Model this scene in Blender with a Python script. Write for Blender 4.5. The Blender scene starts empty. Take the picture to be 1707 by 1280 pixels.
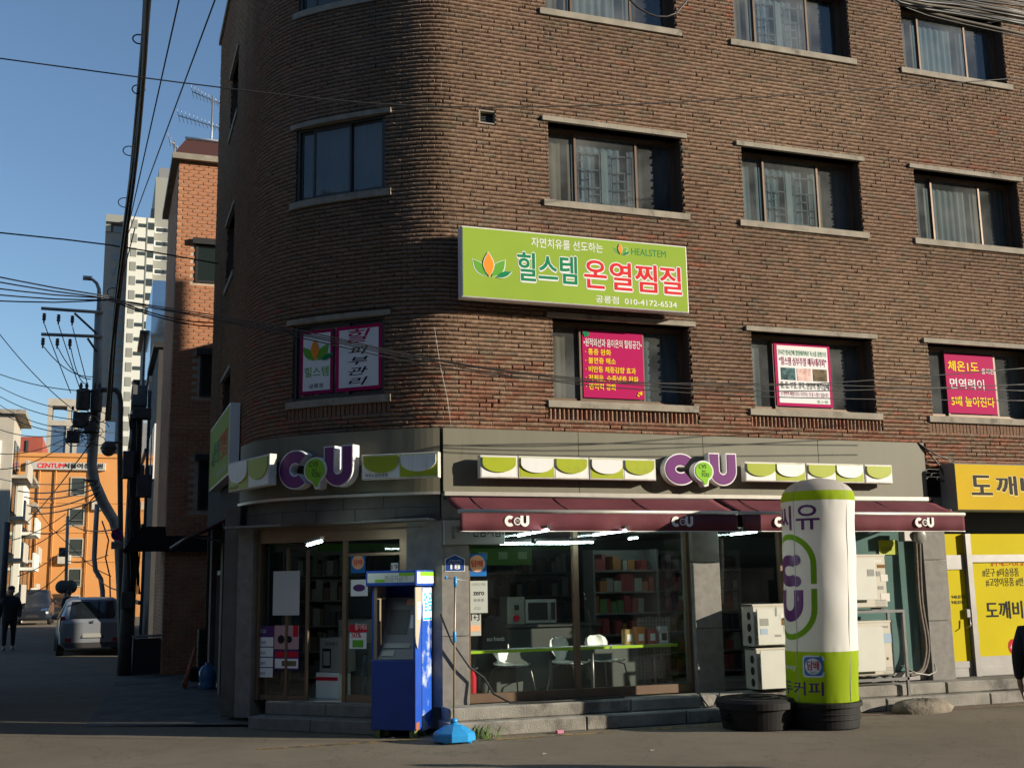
import bpy, bmesh, math, random
import numpy as np
from mathutils import Vector, Matrix

# ------------------------------------------------------------------ camera, sky, sun, exposure
SC = bpy.context.scene
COL = SC.collection
RAD = math.radians
EYE = 1.92                                   # camera height above the road
F_PX, YAW, PITCH, ROLL = 1896.57, RAD(19.82), RAD(10.006), RAD(-0.958)
CAM = np.array([0.0, -15.0, EYE])
_fw = np.array([math.sin(YAW) * math.cos(PITCH), math.cos(YAW) * math.cos(PITCH), math.sin(PITCH)])
_r0 = np.array([math.cos(YAW), -math.sin(YAW), 0.0])
_u0 = np.cross(_r0, _fw)
_R = _r0 * math.cos(ROLL) + _u0 * math.sin(ROLL)
_U = -_r0 * math.sin(ROLL) + _u0 * math.cos(ROLL)
cd = bpy.data.cameras.new('camera')
cam = bpy.data.objects.new('camera', cd)
COL.objects.link(cam)
cd.sensor_width = 36.0
cd.lens = F_PX / 1707.0 * 36.0
cd.clip_start = 0.1
cd.clip_end = 6000
cam.matrix_world = Matrix(((_R[0], _U[0], -_fw[0], CAM[0]), (_R[1], _U[1], -_fw[1], CAM[1]),
                           (_R[2], _U[2], -_fw[2], CAM[2]), (0, 0, 0, 1)))
SC.camera = cam

SUN_EL = RAD(15.0)
SUN_H = (math.cos(RAD(31)), -math.sin(RAD(31)))          # horizontal direction towards the sun
SUN = Vector((SUN_H[0] * math.cos(SUN_EL), SUN_H[1] * math.cos(SUN_EL), math.sin(SUN_EL)))
world = bpy.data.worlds.new('World')
SC.world = world
world.use_nodes = True
wn = world.node_tree
sky = wn.nodes.new('ShaderNodeTexSky')
sky.sky_type = 'NISHITA'
sky.sun_disc = False
sky.sun_elevation = SUN_EL
sky.sun_rotation = math.atan2(SUN_H[0], SUN_H[1])
sky.air_density = 1.0
sky.dust_density = 0.05
sky.ozone_density = 2.8
wn.nodes['Background'].inputs['Strength'].default_value = 0.105
wn.links.new(sky.outputs['Color'], wn.nodes['Background'].inputs['Color'])

sd = bpy.data.lights.new('sun', 'SUN')
sd.energy = 5.0
sd.angle = RAD(0.5)
sd.color = (1.0, 0.89, 0.72)
sun = bpy.data.objects.new('sun', sd)
sun.rotation_euler = SUN.to_track_quat('Z', 'Y').to_euler()
sun.location = (30, -30, 30)
COL.objects.link(sun)

vs = SC.view_settings
vs.view_transform = 'Standard'
vs.look = 'None'
vs.exposure = 0.55
vs.gamma = 1.0
vs.use_curve_mapping = False
SC.render.engine = 'CYCLES'
SC.cycles.use_denoising = True
SC.cycles.max_bounces = 8
SC.cycles.diffuse_bounces = 3
SC.cycles.transparent_max_bounces = 12
SC.cycles.caustics_reflective = False
SC.cycles.caustics_refractive = False

rnd = random.Random(7)
nprnd = np.random.RandomState(7)

# ------------------------------------------------------------------ measuring: a sight line of the photograph meets a real plane
def ray(px, py):
    return _fw * F_PX + _R * (px - 853.5) - _U * (py - 640.0)
def onY(px, py, Y=0.0):
    d = ray(px, py); return Vector(CAM + d * ((Y - CAM[1]) / d[1]))
def onX(px, py, X):
    d = ray(px, py); return Vector(CAM + d * ((X - CAM[0]) / d[0]))
def onZ(px, py, Z=0.0):
    d = ray(px, py); return Vector(CAM + d * ((Z - CAM[2]) / d[2]))

class Frame:
    """A wall-like plane: a runs to the right along it, b up, c outwards."""
    def __init__(s, o, r, u=(0, 0, 1)):
        s.o = Vector(o); s.r = Vector(r).normalized(); s.u = Vector(u).normalized(); s.n = s.r.cross(s.u).normalized()
    def P(s, a, b, c=0.0):
        return s.o + s.r * a + s.u * b + s.n * c
    def hit(s, px, py, c=0.0):
        d = Vector(ray(px, py)); C = Vector(CAM); q = s.o + s.n * c
        p = C + d * ((q - C).dot(s.n) / d.dot(s.n))
        return ((p - s.o).dot(s.r), (p - s.o).dot(s.u))
    def off(s, a, b, c):
        return Frame(s.P(a, b, c), s.r, s.u)
W0 = Frame((0, 0, 0), (1, 0, 0))          # street facade: a = X, b = Z, c = towards the street
WORLD = Frame((0, 0, 0), (1, 0, 0))

# ------------------------------------------------------------------ materials
MATS = {}
def mat(name, color, rough=0.7, var=0.0, vscale=6.0, bump=0.0, bscale=40.0, metal=0.0, spec=0.5, dirt=None, dscale=1.5, dcut=0.55, emit=None, stretch=None):
    if name in MATS: return MATS[name]
    m = bpy.data.materials.new(name); m.use_nodes = True
    nt = m.node_tree; N = nt.nodes; L = nt.links
    b = N['Principled BSDF']
    b.inputs['Base Color'].default_value = (*color, 1)
    b.inputs['Roughness'].default_value = rough
    b.inputs['Metallic'].default_value = metal
    b.inputs['Specular IOR Level'].default_value = spec
    tc = N.new('ShaderNodeTexCoord')
    src = tc.outputs['Object']
    if stretch:
        mp = N.new('ShaderNodeMapping'); mp.inputs['Scale'].default_value = stretch
        L.new(src, mp.inputs['Vector']); src = mp.outputs['Vector']
    out = None
    if var > 0:
        nz = N.new('ShaderNodeTexNoise'); nz.inputs['Scale'].default_value = vscale; nz.inputs['Detail'].default_value = 6
        L.new(src, nz.inputs['Vector'])
        mr = N.new('ShaderNodeMapRange'); mr.inputs[1].default_value = .3; mr.inputs[2].default_value = .7
        mr.inputs[3].default_value = 1 - var; mr.inputs[4].default_value = 1 + var
        L.new(nz.outputs['Fac'], mr.inputs[0])
        mx = N.new('ShaderNodeVectorMath'); mx.operation = 'SCALE'
        mx.inputs[0].default_value = color
        L.new(mr.outputs[0], mx.inputs['Scale'])
        out = mx.outputs[0]
        L.new(out, b.inputs['Base Color'])
    if dirt:
        nz = N.new('ShaderNodeTexNoise'); nz.inputs['Scale'].default_value = dscale; nz.inputs['Detail'].default_value = 8; nz.inputs['Roughness'].default_value = .65
        L.new(src, nz.inputs['Vector'])
        cr = N.new('ShaderNodeMapRange'); cr.inputs[1].default_value = dcut; cr.inputs[2].default_value = dcut + .14
        L.new(nz.outputs['Fac'], cr.inputs[0])
        mx = N.new('ShaderNodeMix'); mx.data_type = 'RGBA'
        L.new(cr.outputs[0], mx.inputs[0])
        if out: L.new(out, mx.inputs[6])
        else: mx.inputs[6].default_value = (*color, 1)
        mx.inputs[7].default_value = (*dirt, 1)
        L.new(mx.outputs[2], b.inputs['Base Color'])
    if bump > 0:
        nz = N.new('ShaderNodeTexNoise'); nz.inputs['Scale'].default_value = bscale; nz.inputs['Detail'].default_value = 5
        L.new(src, nz.inputs['Vector'])
        bp = N.new('ShaderNodeBump'); bp.inputs['Strength'].default_value = bump; bp.inputs['Distance'].default_value = .02
        L.new(nz.outputs['Fac'], bp.inputs['Height']); L.new(bp.outputs[0], b.inputs['Normal'])
    if emit:
        b.inputs['Emission Color'].default_value = (*emit[:3], 1); b.inputs['Emission Strength'].default_value = emit[3]
    MATS[name] = m
    return m
def glass(name, tint=(.9, .95, .95), ior=1.5, rough=0.0, extra=0.0, dust=0.0):
    if name in MATS: return MATS[name]
    m = bpy.data.materials.new(name); m.use_nodes = True
    nt = m.node_tree; N = nt.nodes; L = nt.links
    for n in list(N): N.remove(n)
    o = N.new('ShaderNodeOutputMaterial'); t = N.new('ShaderNodeBsdfTransparent'); g = N.new('ShaderNodeBsdfGlossy')
    t.inputs[0].default_value = (*tint, 1); g.inputs['Roughness'].default_value = rough
    g.inputs['Color'].default_value = (.9, .95, 1, 1)
    # the same reflectance from both sides of the sheet
    f0 = ((ior - 1) / (ior + 1)) ** 2 + extra
    f = N.new('ShaderNodeLayerWeight'); f.inputs['Blend'].default_value = .5
    pw = N.new('ShaderNodeMath'); pw.operation = 'POWER'; pw.inputs[1].default_value = 5.0
    ad = N.new('ShaderNodeMath'); ad.operation = 'MULTIPLY_ADD'; ad.inputs[1].default_value = 1 - f0; ad.inputs[2].default_value = f0; ad.use_clamp = True
    mx = N.new('ShaderNodeMixShader')
    L.new(f.outputs['Facing'], pw.inputs[0]); L.new(pw.outputs[0], ad.inputs[0]); L.new(ad.outputs[0], mx.inputs[0]); L.new(t.outputs[0], mx.inputs[1]); L.new(g.outputs[0], mx.inputs[2]); 
    if dust:      # a film of dust on the sheet, in uneven patches
        df = N.new('ShaderNodeBsdfDiffuse'); df.inputs[0].default_value = (.42, .44, .43, 1)
        tc = N.new('ShaderNodeTexCoord'); nz = N.new('ShaderNodeTexNoise'); nz.inputs['Scale'].default_value = 1.8; nz.inputs['Detail'].default_value = 6
        L.new(tc.outputs['Object'], nz.inputs['Vector'])
        mr = N.new('ShaderNodeMapRange'); mr.inputs[1].default_value = .35; mr.inputs[2].default_value = .7; mr.inputs[3].default_value = dust * .4; mr.inputs[4].default_value = dust * 1.5
        m2 = N.new('ShaderNodeMixShader'); L.new(nz.outputs['Fac'], mr.inputs[0]); L.new(mr.outputs[0], m2.inputs[0]); L.new(mx.outputs[0], m2.inputs[1]); L.new(df.outputs[0], m2.inputs[2]); L.new(m2.outputs[0], o.inputs[0])
    else: L.new(mx.outputs[0], o.inputs[0])
    MATS[name] = m
    return m

# ------------------------------------------------------------------ meshes
ORG = {}
class MB:
    """Collects shapes (in a frame) and links them as ONE mesh object."""
    def __init__(s, fr=WORLD):
        s.v = []; s.f = []; s.m = []; s.fr = fr; s.mi = 0; s.sm = []
    def add(s, vs, fs, smooth=False):
        k = len(s.v); s.v += [Vector(p) for p in vs]
        for f in fs: s.f.append([i + k for i in f]); s.m.append(s.mi); s.sm.append(smooth)
        return s
    def box(s, a0, a1, b0, b1, c0, c1):
        P = s.fr.P
        v = [P(a, b, c) for c in (c0, c1) for b in (b0, b1) for a in (a0, a1)]
        return s.add(v, [(0, 2, 3, 1), (4, 5, 7, 6), (0, 1, 5, 4), (2, 6, 7, 3), (0, 4, 6, 2), (1, 3, 7, 5)])
    def bbox(s, a0, a1, b0, b1, c0, c1, e=.01):
        """box with its front edges bevelled (front = +c)"""
        P = s.fr.P
        v = [P(a0, b0, c0), P(a1, b0, c0), P(a1, b1, c0), P(a0, b1, c0),
             P(a0, b0, c1 - e), P(a1, b0, c1 - e), P(a1, b1, c1 - e), P(a0, b1, c1 - e),
             P(a0 + e, b0 + e, c1), P(a1 - e, b0 + e, c1), P(a1 - e, b1 - e, c1), P(a0 + e, b1 - e, c1)]
        f = [(3, 2, 1, 0), (8, 9, 10, 11)]
        for i in range(4):
            j = (i + 1) % 4
            f += [(i, j, 4 + j, 4 + i), (4 + i, 4 + j, 8 + j, 8 + i)]
        return s.add(v, f)
    def prism(s, poly, c0, c1, back=True):
        """polygon (a,b) extruded along c"""
        P = s.fr.P; n = len(poly)
        v = [P(a, b, c0) for a, b in poly] + [P(a, b, c1) for a, b in poly]
        f = [tuple(range(n, 2 * n))] + ([tuple(reversed(range(n)))] if back else [])
        f += [(i, (i + 1) % n, n + (i + 1) % n, n + i) for i in range(n)]
        return s.add(v, f)
    def strip(s, outer, inner, c0, c1, closed=True):
        """band between two outlines of equal length, extruded"""
        P = s.fr.P; n = len(outer)
        v = [P(a, b, c0) for a, b in outer] + [P(a, b, c0) for a, b in inner] + [P(a, b, c1) for a, b in outer] + [P(a, b, c1) for a, b in inner]
        f = []
        for i in range(n if closed else n - 1):
            j = (i + 1) % n
            f += [(2 * n + i, 2 * n + j, 3 * n + j, 3 * n + i), (i, n + i, n + j, j), (i, j, 2 * n + j, 2 * n + i), (n + i, 3 * n + i, 3 * n + j, n + j)]
        if not closed:
            f += [(0, 2 * n, 3 * n, n), (n - 1, 2 * n - 1, 4 * n - 1, 3 * n - 1)]
        return s.add(v, f)
    def tube(s, pts, r, n=8, caps=True, closed=False):
        pts = [Vector(p) for p in pts]; m = len(pts)
        rr = r if isinstance(r, (list, tuple)) else [r] * m
        v = []; up = None
        for i, p in enumerate(pts):
            t = (pts[min(i + 1, m - 1)] - pts[max(i - 1, 0)])
            t = t.normalized() if t.length > 1e-9 else Vector((0, 0, 1))
            if up is None:
                up = Vector((0, 0, 1)) if abs(t.z) < .9 else Vector((1, 0, 0))
            x = up.cross(t); x = x.normalized() if x.length > 1e-6 else Vector((1, 0, 0)); y = t.cross(x); up = y
            for k in range(n):
                an = 2 * math.pi * k / n
                v.append(p + (x * math.cos(an) + y * math.sin(an)) * rr[i])
        f = []
        for i in range(m - 1):
            for k in range(n):
                f.append((i * n + k, i * n + (k + 1) % n, (i + 1) * n + (k + 1) % n, (i + 1) * n + k))
        k0 = len(s.v); s.add(v, f, True)
        if caps:
            s.f.append([k0 + k for k in reversed(range(n))]); s.f.append([k0 + (m - 1) * n + k for k in range(n)])
            s.m += [s.mi] * 2; s.sm += [False] * 2
        return s
    def lathe(s, prof, c, n=24, axis=None, smooth=True):
        """profile [(r,h)...] round a vertical (or given) axis at c"""
        c = Vector(c); ax = Vector(axis).normalized() if axis else Vector((0, 0, 1))
        x = (Vector((1, 0, 0)) if abs(ax.x) < .9 else Vector((0, 1, 0))); x = (x - ax * x.dot(ax)).normalized(); y = ax.cross(x)
        v = []
        for r, h in prof:
            for k in range(n):
                an = 2 * math.pi * k / n
                v.append(c + ax * h + (x * math.cos(an) + y * math.sin(an)) * r)
        f = []
        for i in range(len(prof) - 1):
            for k in range(n):
                f.append((i * n + k, i * n + (k + 1) % n, (i + 1) * n + (k + 1) % n, (i + 1) * n + k))
        s.add(v, f, smooth)
        k0 = len(s.v) - len(v)
        s.f.append([k0 + k for k in reversed(range(n))]); s.f.append([k0 + (len(prof) - 1) * n + k for k in range(n)])
        s.m += [s.mi] * 2; s.sm += [False] * 2
        return s
    def quad(s, p0, p1, p2, p3):
        return s.add([p0, p1, p2, p3], [(0, 1, 2, 3)])
    def rect(s, a0, a1, b0, b1, c):
        P = s.fr.P
        return s.add([P(a0, b0, c), P(a1, b0, c), P(a1, b1, c), P(a0, b1, c)], [(0, 1, 2, 3)])
    def ball(s, c, r, n=10, sz=1.0):
        return s.lathe([(max(r * math.sin(math.pi * i / n), 1e-4), -r * sz * math.cos(math.pi * i / n)) for i in range(n + 1)], c, n * 2)
    def build(s, name, mats, parent=None, org=None):
        if not isinstance(mats, (list, tuple)): mats = [mats]
        o = Vector(ORG[parent.name]) if parent is not None else Vector(org if org is not None else base_of(s.v))
        me = bpy.data.meshes.new(name)
        me.from_pydata([p - o for p in s.v], [], s.f)
        for m in mats: me.materials.append(m)
        me.polygons.foreach_set('material_index', s.m)
        me.polygons.foreach_set('use_smooth', s.sm)
        me.update()
        ob = bpy.data.objects.new(name, me); COL.objects.link(ob)
        ORG[ob.name] = o
        if parent is not None: ob.parent = parent
        else: ob.location = o
        return ob
def base_of(v):
    return (sum(p[0] for p in v) / len(v), sum(p[1] for p in v) / len(v), min(p[2] for p in v))
def tag(o, label=None, cat=None, group=None, kind=None):
    if label: o['label'] = label
    if cat: o['category'] = cat
    if group: o['group'] = group
    if kind: o['kind'] = kind
    return o
def thing(name, loc, label, cat, group=None):
    o = bpy.data.objects.new(name, None); COL.objects.link(o)
    o.location = loc; o.empty_display_size = .2
    ORG[o.name] = Vector(loc)
    return tag(o, label, cat, group)
KIDS = {}
def kids(o):
    return [c for c in bpy.data.objects if c.parent == o]
def copy_tree(o, loc=None, parent=None, rotz=None):
    c = o.copy(); COL.objects.link(c); ORG[c.name] = Vector(loc) if loc is not None else ORG[o.name]
    if parent is not None: c.parent = parent
    if loc is not None: c.location = loc
    if rotz is not None: c.rotation_euler = (0, 0, rotz)
    for k in kids(o): copy_tree(k, None, c)
    return c

# ------------------------------------------------------------------ lettering: queued, converted in one go at the end
TXT = []
def text(s, fr, a, b, w, h, c, m, parent, name='lettering', bold=0.0, shear=0.0, rot=0.0, wrap=None, ext=0.0, align='L', keep=False):
    """the words s fitted into a w x h box whose lower left corner is (a,b) on the frame, c in front of it"""
    TXT.append(dict(s=s, fr=fr, a=a, b=b, w=w, h=h, c=c, m=m, parent=parent, name=name, bold=bold, shear=shear, rot=rot, wrap=wrap, ext=ext, keep=keep))
def textq(s, fr, tl, br, c, m, parent, **k):
    """same, box given by two corners seen in the photograph"""
    a0, b1 = fr.hit(*tl, c); a1, b0 = fr.hit(*br, c)
    text(s, fr, a0, b0, a1 - a0, b1 - b0, c, m, parent, **k)
def flush_text():
    obs = []
    for t in TXT:
        cu = bpy.data.curves.new('t', 'FONT'); cu.body = t['s']; cu.size = 1; cu.shear = t['shear']; cu.resolution_u = 3
        cu.space_line = .9
        if t['ext']: cu.extrude = t['ext']
        ob = bpy.data.objects.new('t', cu); COL.objects.link(ob); obs.append(ob)
    dg = bpy.context.evaluated_depsgraph_get(); dg.update()
    for t, ob in zip(TXT, obs):
        me = bpy.data.meshes.new_from_object(ob.evaluated_get(dg))
        n = len(me.vertices)
        if n == 0: continue
        co = np.empty(n * 3); me.vertices.foreach_get('co', co); co = co.reshape(n, 3)
        mn, mx = co.min(0), co.max(0)
        fr = t['fr']; w, h = t['w'], t['h']
        q = co.copy()
        if t['rot']:                                   # turned a quarter
            q[:, 0], q[:, 1] = -co[:, 1].copy(), co[:, 0].copy()
            if t['rot'] < 0: q[:, :2] *= -1
            mn, mx = q.min(0), q.max(0)
        sx = w / max(mx[0] - mn[0], 1e-6); sy = h / max(mx[1] - mn[1], 1e-6)
        q[:, 0] = (q[:, 0] - mn[0]) * sx; q[:, 1] = (q[:, 1] - mn[1]) * sy
        if t['wrap']:
            bm = bmesh.new(); bm.from_mesh(me)
            for v, p in zip(bm.verts, q): v.co = (p[0], p[1], 0)
            step = .04
            for k in range(1, int(w / step) + 1):
                g = bm.verts[:] + bm.edges[:] + bm.faces[:]
                bmesh.ops.bisect_plane(bm, geom=g, plane_co=(k * step, 0, 0), plane_no=(1, 0, 0))
            bm.to_mesh(me); bm.free()
            loc = [(v.co.x, v.co.y) for v in me.vertices]
        else:
            loc = [(p[0], p[1]) for p in q]
        # bold lettering: the strokes laid over each other a little displaced, each a hair further out
        bx_, by_ = t['bold'] * sx * .75, t['bold'] * sy * .75
        offs = [(0, 0)]
        if t['bold']: offs = [(bx_ * math.cos(k * math.pi / 4), by_ * math.sin(k * math.pi / 4)) for k in range(8 if t['bold'] > .045 else 4)] + [(0, 0)]
        o = Vector(ORG[t['parent'].name]); bm = bmesh.new()
        for k, (dx, dy) in enumerate(offs):
            cc = t['c'] + k * .00012
            for v, p in zip(me.vertices, loc):
                v.co = Vector(t['wrap'](t['a'] + p[0] + dx, t['b'] + p[1] + dy, cc) if t['wrap'] else fr.P(t['a'] + p[0] + dx, t['b'] + p[1] + dy, cc)) - o
            bm.from_mesh(me)
        bm.to_mesh(me); bm.free()
        me.materials.clear(); me.materials.append(t['m']); me.update()
        me.name = t['name']
        nb = bpy.data.objects.new(t['name'], me); COL.objects.link(nb); nb.parent = t['parent']
    for m in bpy.data.materials:
        if any(w in m.name for w in ('print', 'film', 'paper', 'sticker', 'inflatable', 'photo', 'label', 'canvas', 'magenta')) and m.use_nodes and 'Principled BSDF' in m.node_tree.nodes:
            b = m.node_tree.nodes['Principled BSDF']; b.inputs['Specular IOR Level'].default_value = .12; b.inputs['Roughness'].default_value = max(b.inputs['Roughness'].default_value, .7)
    for ob in obs:
        cu = ob.data; bpy.data.objects.remove(ob); bpy.data.curves.remove(cu)

def catmull(pts, step):
    pts = [np.array(p, float) for p in pts]; out = []
    for i in range(len(pts) - 1):
        p0 = pts[max(i - 1, 0)]; p1 = pts[i]; p2 = pts[i + 1]; p3 = pts[min(i + 2, len(pts) - 1)]
        n = max(2, int(np.linalg.norm(p2 - p1) / step))
        for k in range(n):
            t = k / n
            out.append(.5 * ((2 * p1) + (-p0 + p2) * t + (2 * p0 - 5 * p1 + 4 * p2 - p3) * t * t + (-p0 + 3 * p1 - 3 * p2 + p3) * t ** 3))
    out.append(pts[-1])
    return out
def sag(p, q, drop, n=12):
    p, q = Vector(p), Vector(q)
    return [p.lerp(q, i / n) - Vector((0, 0, drop * 4 * (i / n) * (1 - i / n))) for i in range(n + 1)]
# ------------------------------------------------------------------ materials of the setting
def asphalt():
    m = bpy.data.materials.new('asphalt'); m.use_nodes = True; nt = m.node_tree; N = nt.nodes; L = nt.links; b = N['Principled BSDF']
    b.inputs['Roughness'].default_value = .92; b.inputs['Specular IOR Level'].default_value = .25
    tc = N.new('ShaderNodeTexCoord')
    def noise(sc, det=4, rough=.6):
        n = N.new('ShaderNodeTexNoise'); n.inputs['Scale'].default_value = sc; n.inputs['Detail'].default_value = det; n.inputs['Roughness'].default_value = rough; L.new(tc.outputs['Object'], n.inputs['Vector']); return n
    def rng(s, a, c, lo, hi):
        r = N.new('ShaderNodeMapRange'); r.inputs[1].default_value = a; r.inputs[2].default_value = c; r.inputs[3].default_value = lo; r.inputs[4].default_value = hi; L.new(s, r.inputs[0]); return r.outputs[0]
    def mixc(f, c1, c2):
        x = N.new('ShaderNodeMix'); x.data_type = 'RGBA'; L.new(f, x.inputs[0])
        for i, c in ((6, c1), (7, c2)):
            if isinstance(c, tuple): x.inputs[i].default_value = (*c, 1)
            else: L.new(c, x.inputs[i])
        return x.outputs[2]
    col = mixc(rng(noise(.35, 6).outputs['Fac'], .4, .62, 0, 1), (.15, .125, .092), (.2, .168, .125))
    col = mixc(rng(noise(2.2, 8, .7).outputs['Fac'], .52, .7, 0, .65), col, (.1, .085, .066))
    fine = noise(95, 3).outputs['Fac']
    col = mixc(rng(fine, .5, .72, 0, .8), col, (.32, .28, .22)); col = mixc(rng(fine, .47, .3, 0, .8), col, (.045, .04, .034))
    vo = N.new('ShaderNodeTexVoronoi'); vo.feature = 'DISTANCE_TO_EDGE'; vo.inputs['Scale'].default_value = .55
    mp = N.new('ShaderNodeVectorMath'); mp.operation = 'ADD'; sc_ = N.new('ShaderNodeVectorMath'); sc_.operation = 'SCALE'; sc_.inputs['Scale'].default_value = .7
    L.new(noise(1.6, 5).outputs['Color'], sc_.inputs[0]); L.new(sc_.outputs[0], mp.inputs[1]); L.new(tc.outputs['Object'], mp.inputs[0]); L.new(mp.outputs[0], vo.inputs['Vector'])
    col = mixc(rng(vo.outputs['Distance'], .0, .007, .45, 0), col, (.05, .043, .036))
    L.new(col, b.inputs['Base Color'])
    bp = N.new('ShaderNodeBump'); bp.inputs['Strength'].default_value = 1.0; bp.inputs['Distance'].default_value = .012; L.new(fine, bp.inputs['Height']); L.new(bp.outputs[0], b.inputs['Normal'])
    return m
M_ASPH = asphalt()
M_DIRT = mat('gutter_dirt', (.16, .115, .075), .95, .4, 5, .8, 60)
M_CONC = mat('concrete', (.11, .1, .09), .9, .3, 3, .5, 60, dirt=(.06, .055, .05), dscale=1.2, dcut=.5)
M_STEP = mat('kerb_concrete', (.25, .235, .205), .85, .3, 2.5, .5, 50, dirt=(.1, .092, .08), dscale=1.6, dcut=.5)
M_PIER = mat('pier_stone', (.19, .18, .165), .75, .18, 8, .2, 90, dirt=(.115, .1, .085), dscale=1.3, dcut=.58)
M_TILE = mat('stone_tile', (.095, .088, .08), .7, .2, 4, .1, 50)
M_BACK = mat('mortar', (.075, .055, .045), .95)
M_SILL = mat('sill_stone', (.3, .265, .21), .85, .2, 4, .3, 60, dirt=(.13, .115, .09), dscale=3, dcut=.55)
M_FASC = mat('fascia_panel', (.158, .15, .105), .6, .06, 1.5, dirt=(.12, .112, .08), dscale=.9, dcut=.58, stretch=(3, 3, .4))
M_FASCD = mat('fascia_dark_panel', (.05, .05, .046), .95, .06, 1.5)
M_TRIM = mat('aluminium_trim', (.5, .48, .43), .4, .1, 6, metal=.4)
M_BRONZE = mat('bronze_frame', (.16, .105, .07), .45, .12, 5, metal=.3)
M_ALU = mat('aluminium_frame', (.3, .29, .28), .4, .08, 5, metal=.6)
M_DKFR = mat('dark_frame', (.03, .028, .028), .5)
M_BLACK = mat('black_rubber', (.012, .012, .013), .6)
M_WHITE = mat('white_plastic', (.78, .77, .74), .45)
M_WHITEP = mat('white_print', (.8, .8, .8), .5)
M_BLUEGL = glass('window_glass', (.7, .77, .8), 1.5, .02, .02, .17)
M_GLASS = glass('shop_glass', (.86, .91, .89), 1.5, 0, .0, .012)
M_DARKIN = mat('dark_interior', (.02, .022, .024), .9)
M_CURT = mat('blue_curtain', (.105, .165, .185), .8, .2, 2, stretch=(9, 9, .6))
M_CURT2 = mat('pale_curtain', (.2, .26, .26), .8, .2, 2, stretch=(10, 10, .5))
M_CURTB = mat('brown_curtain', (.2, .16, .11), .9, .2, 2, stretch=(6, 6, .5))
M_CURT3 = mat('grey_curtain', (.15, .17, .165), .8, .2, 2, stretch=(9, 9, .6))
M_CURT4 = mat('steel_blue_curtain', (.12, .165, .2), .8, .2, 2, stretch=(7, 7, .5))
M_LATT = mat('lattice', (.09, .135, .155), .7)

# ------------------------------------------------------------------ ground
def gz(Y):
    return 0.0 if Y < 1 else min((Y - 1) * .0133, .34)
def onG(px, py):
    z = 0.0
    for _ in range(12):
        p = onZ(px, py, z); z = gz(p.y)
    return p
mb = MB()
rows = [-220, -60, -20, -8, 1, 5, 10, 18, 26.6, 60, 150, 1500]
xs = [-900, -60, -12, -4, 0, 4, 8, 14, 60, 900]
vv = [(x, y, gz(y)) for y in rows for x in xs]
ff = [(j * 10 + i, j * 10 + i + 1, (j + 1) * 10 + i + 1, (j + 1) * 10 + i) for j in range(len(rows) - 1) for i in range(9)]
mb.add(vv, ff); tag(mb.build('road', M_ASPH, org=(0, 0, 0)), 'dark worn asphalt road running past the shop and into the alley', 'road', kind='structure')
# worn yellow no-parking line along the kerb
M_YEL = mat('worn_yellow_paint', (.38, .23, .06), .8, .4, 9, dirt=(.07, .06, .05), dscale=7, dcut=.42)
mb = MB()
for x0, x1, y in ((1.9, 3.9, -.36), (4.6, 6.4, -.84), (7.0, 8.0, -.84)):
    mb.add([(x0, y - .05, .004), (x1, y - .05, .004), (x1, y + .05, .004), (x0, y + .05, .004)], [(0, 1, 2, 3)])
tag(mb.build('road_marking', M_YEL, org=(3, -.9, 0)), 'worn broken yellow line painted on the asphalt along the kerb', 'road marking', kind='structure')
# brownish grit washed up against the kerb
mb = MB()
pts = [(10.2 + i * .35, -.58 - .02 * math.sin(i)) for i in range(22)]
v = []
for i, (x, y) in enumerate(pts):
    v += [(x, y, .008), (x + .02, y - .2 - .12 * abs(math.sin(i * 1.7)), .005)]
mb.add(v, [(2 * i, 2 * i + 1, 2 * i + 3, 2 * i + 2) for i in range(len(pts) - 1)])
tag(mb.build('gutter_grit', M_DIRT, org=(13, -.7, 0)), 'brown grit lying in the gutter below the right hand kerb', 'grit', kind='stuff')

# ------------------------------------------------------------------ unseen buildings added across street and alley mouth to cut sky light
M_OPP = mat('sky_blocker_render', (.09, .08, .075), .85, .2, .5)
def block(nm, x0, x1, y0, y1, h, label, rows):
    t = thing(nm, ((x0 + x1) / 2, (y0 + y1) / 2, 0), label, 'building')
    mb = MB(); mb.box(x0, x1, 0, h, -y1, -y0); mb.build('wall', M_OPP, t)
    for side in (Frame((x1, y1, 0), (-1, 0, 0)), Frame((x1, y0, 0), (0, 1, 0))):
        L_ = (x1 - x0) if side.r.x else (y1 - y0)
        for j in range(rows):
            for k in range(int(L_ / 3)):
                mb = MB(side); mb.box(.8 + k * 3, 2.4 + k * 3, 1.2 + j * 3, 2.6 + j * 3, 0, .03); mb.build('window', M_DARKIN, t)
    return t
block('opposite_sky_blocker', -46, -14, -40, -25, 13, 'plain sky blocking building added across the street behind the viewer on the left', 4)
block('opposite_sky_blocker', -13, 6, -36, -23, 17, 'plain sky blocking building added across the street straight behind the viewer', 5)
block('opposite_sky_blocker', 7, 24, -36, -22, 22, 'plain sky blocking building added across the street behind the viewer on the right', 4)
block('opposite_sky_blocker', 26, 62, -52, -42, 30, 'plain sky blocking building added further along the far side of the street', 4)
block('opposite_sky_blocker', 46, 90, -70, -58, 18, 'plain sky blocking building added farthest along the far side of the street', 5)
block('opposite_sky_blocker', -75, -48, -20, 6, 26, 'tall plain sky blocking mass added at the far left end of the street outside the picture', 9)
block('alley_corner_sky_blocker', -20, -4.4, 2, 11, 12, 'plain sky blocking building added on the left corner of the alley outside the picture', 4)

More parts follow.
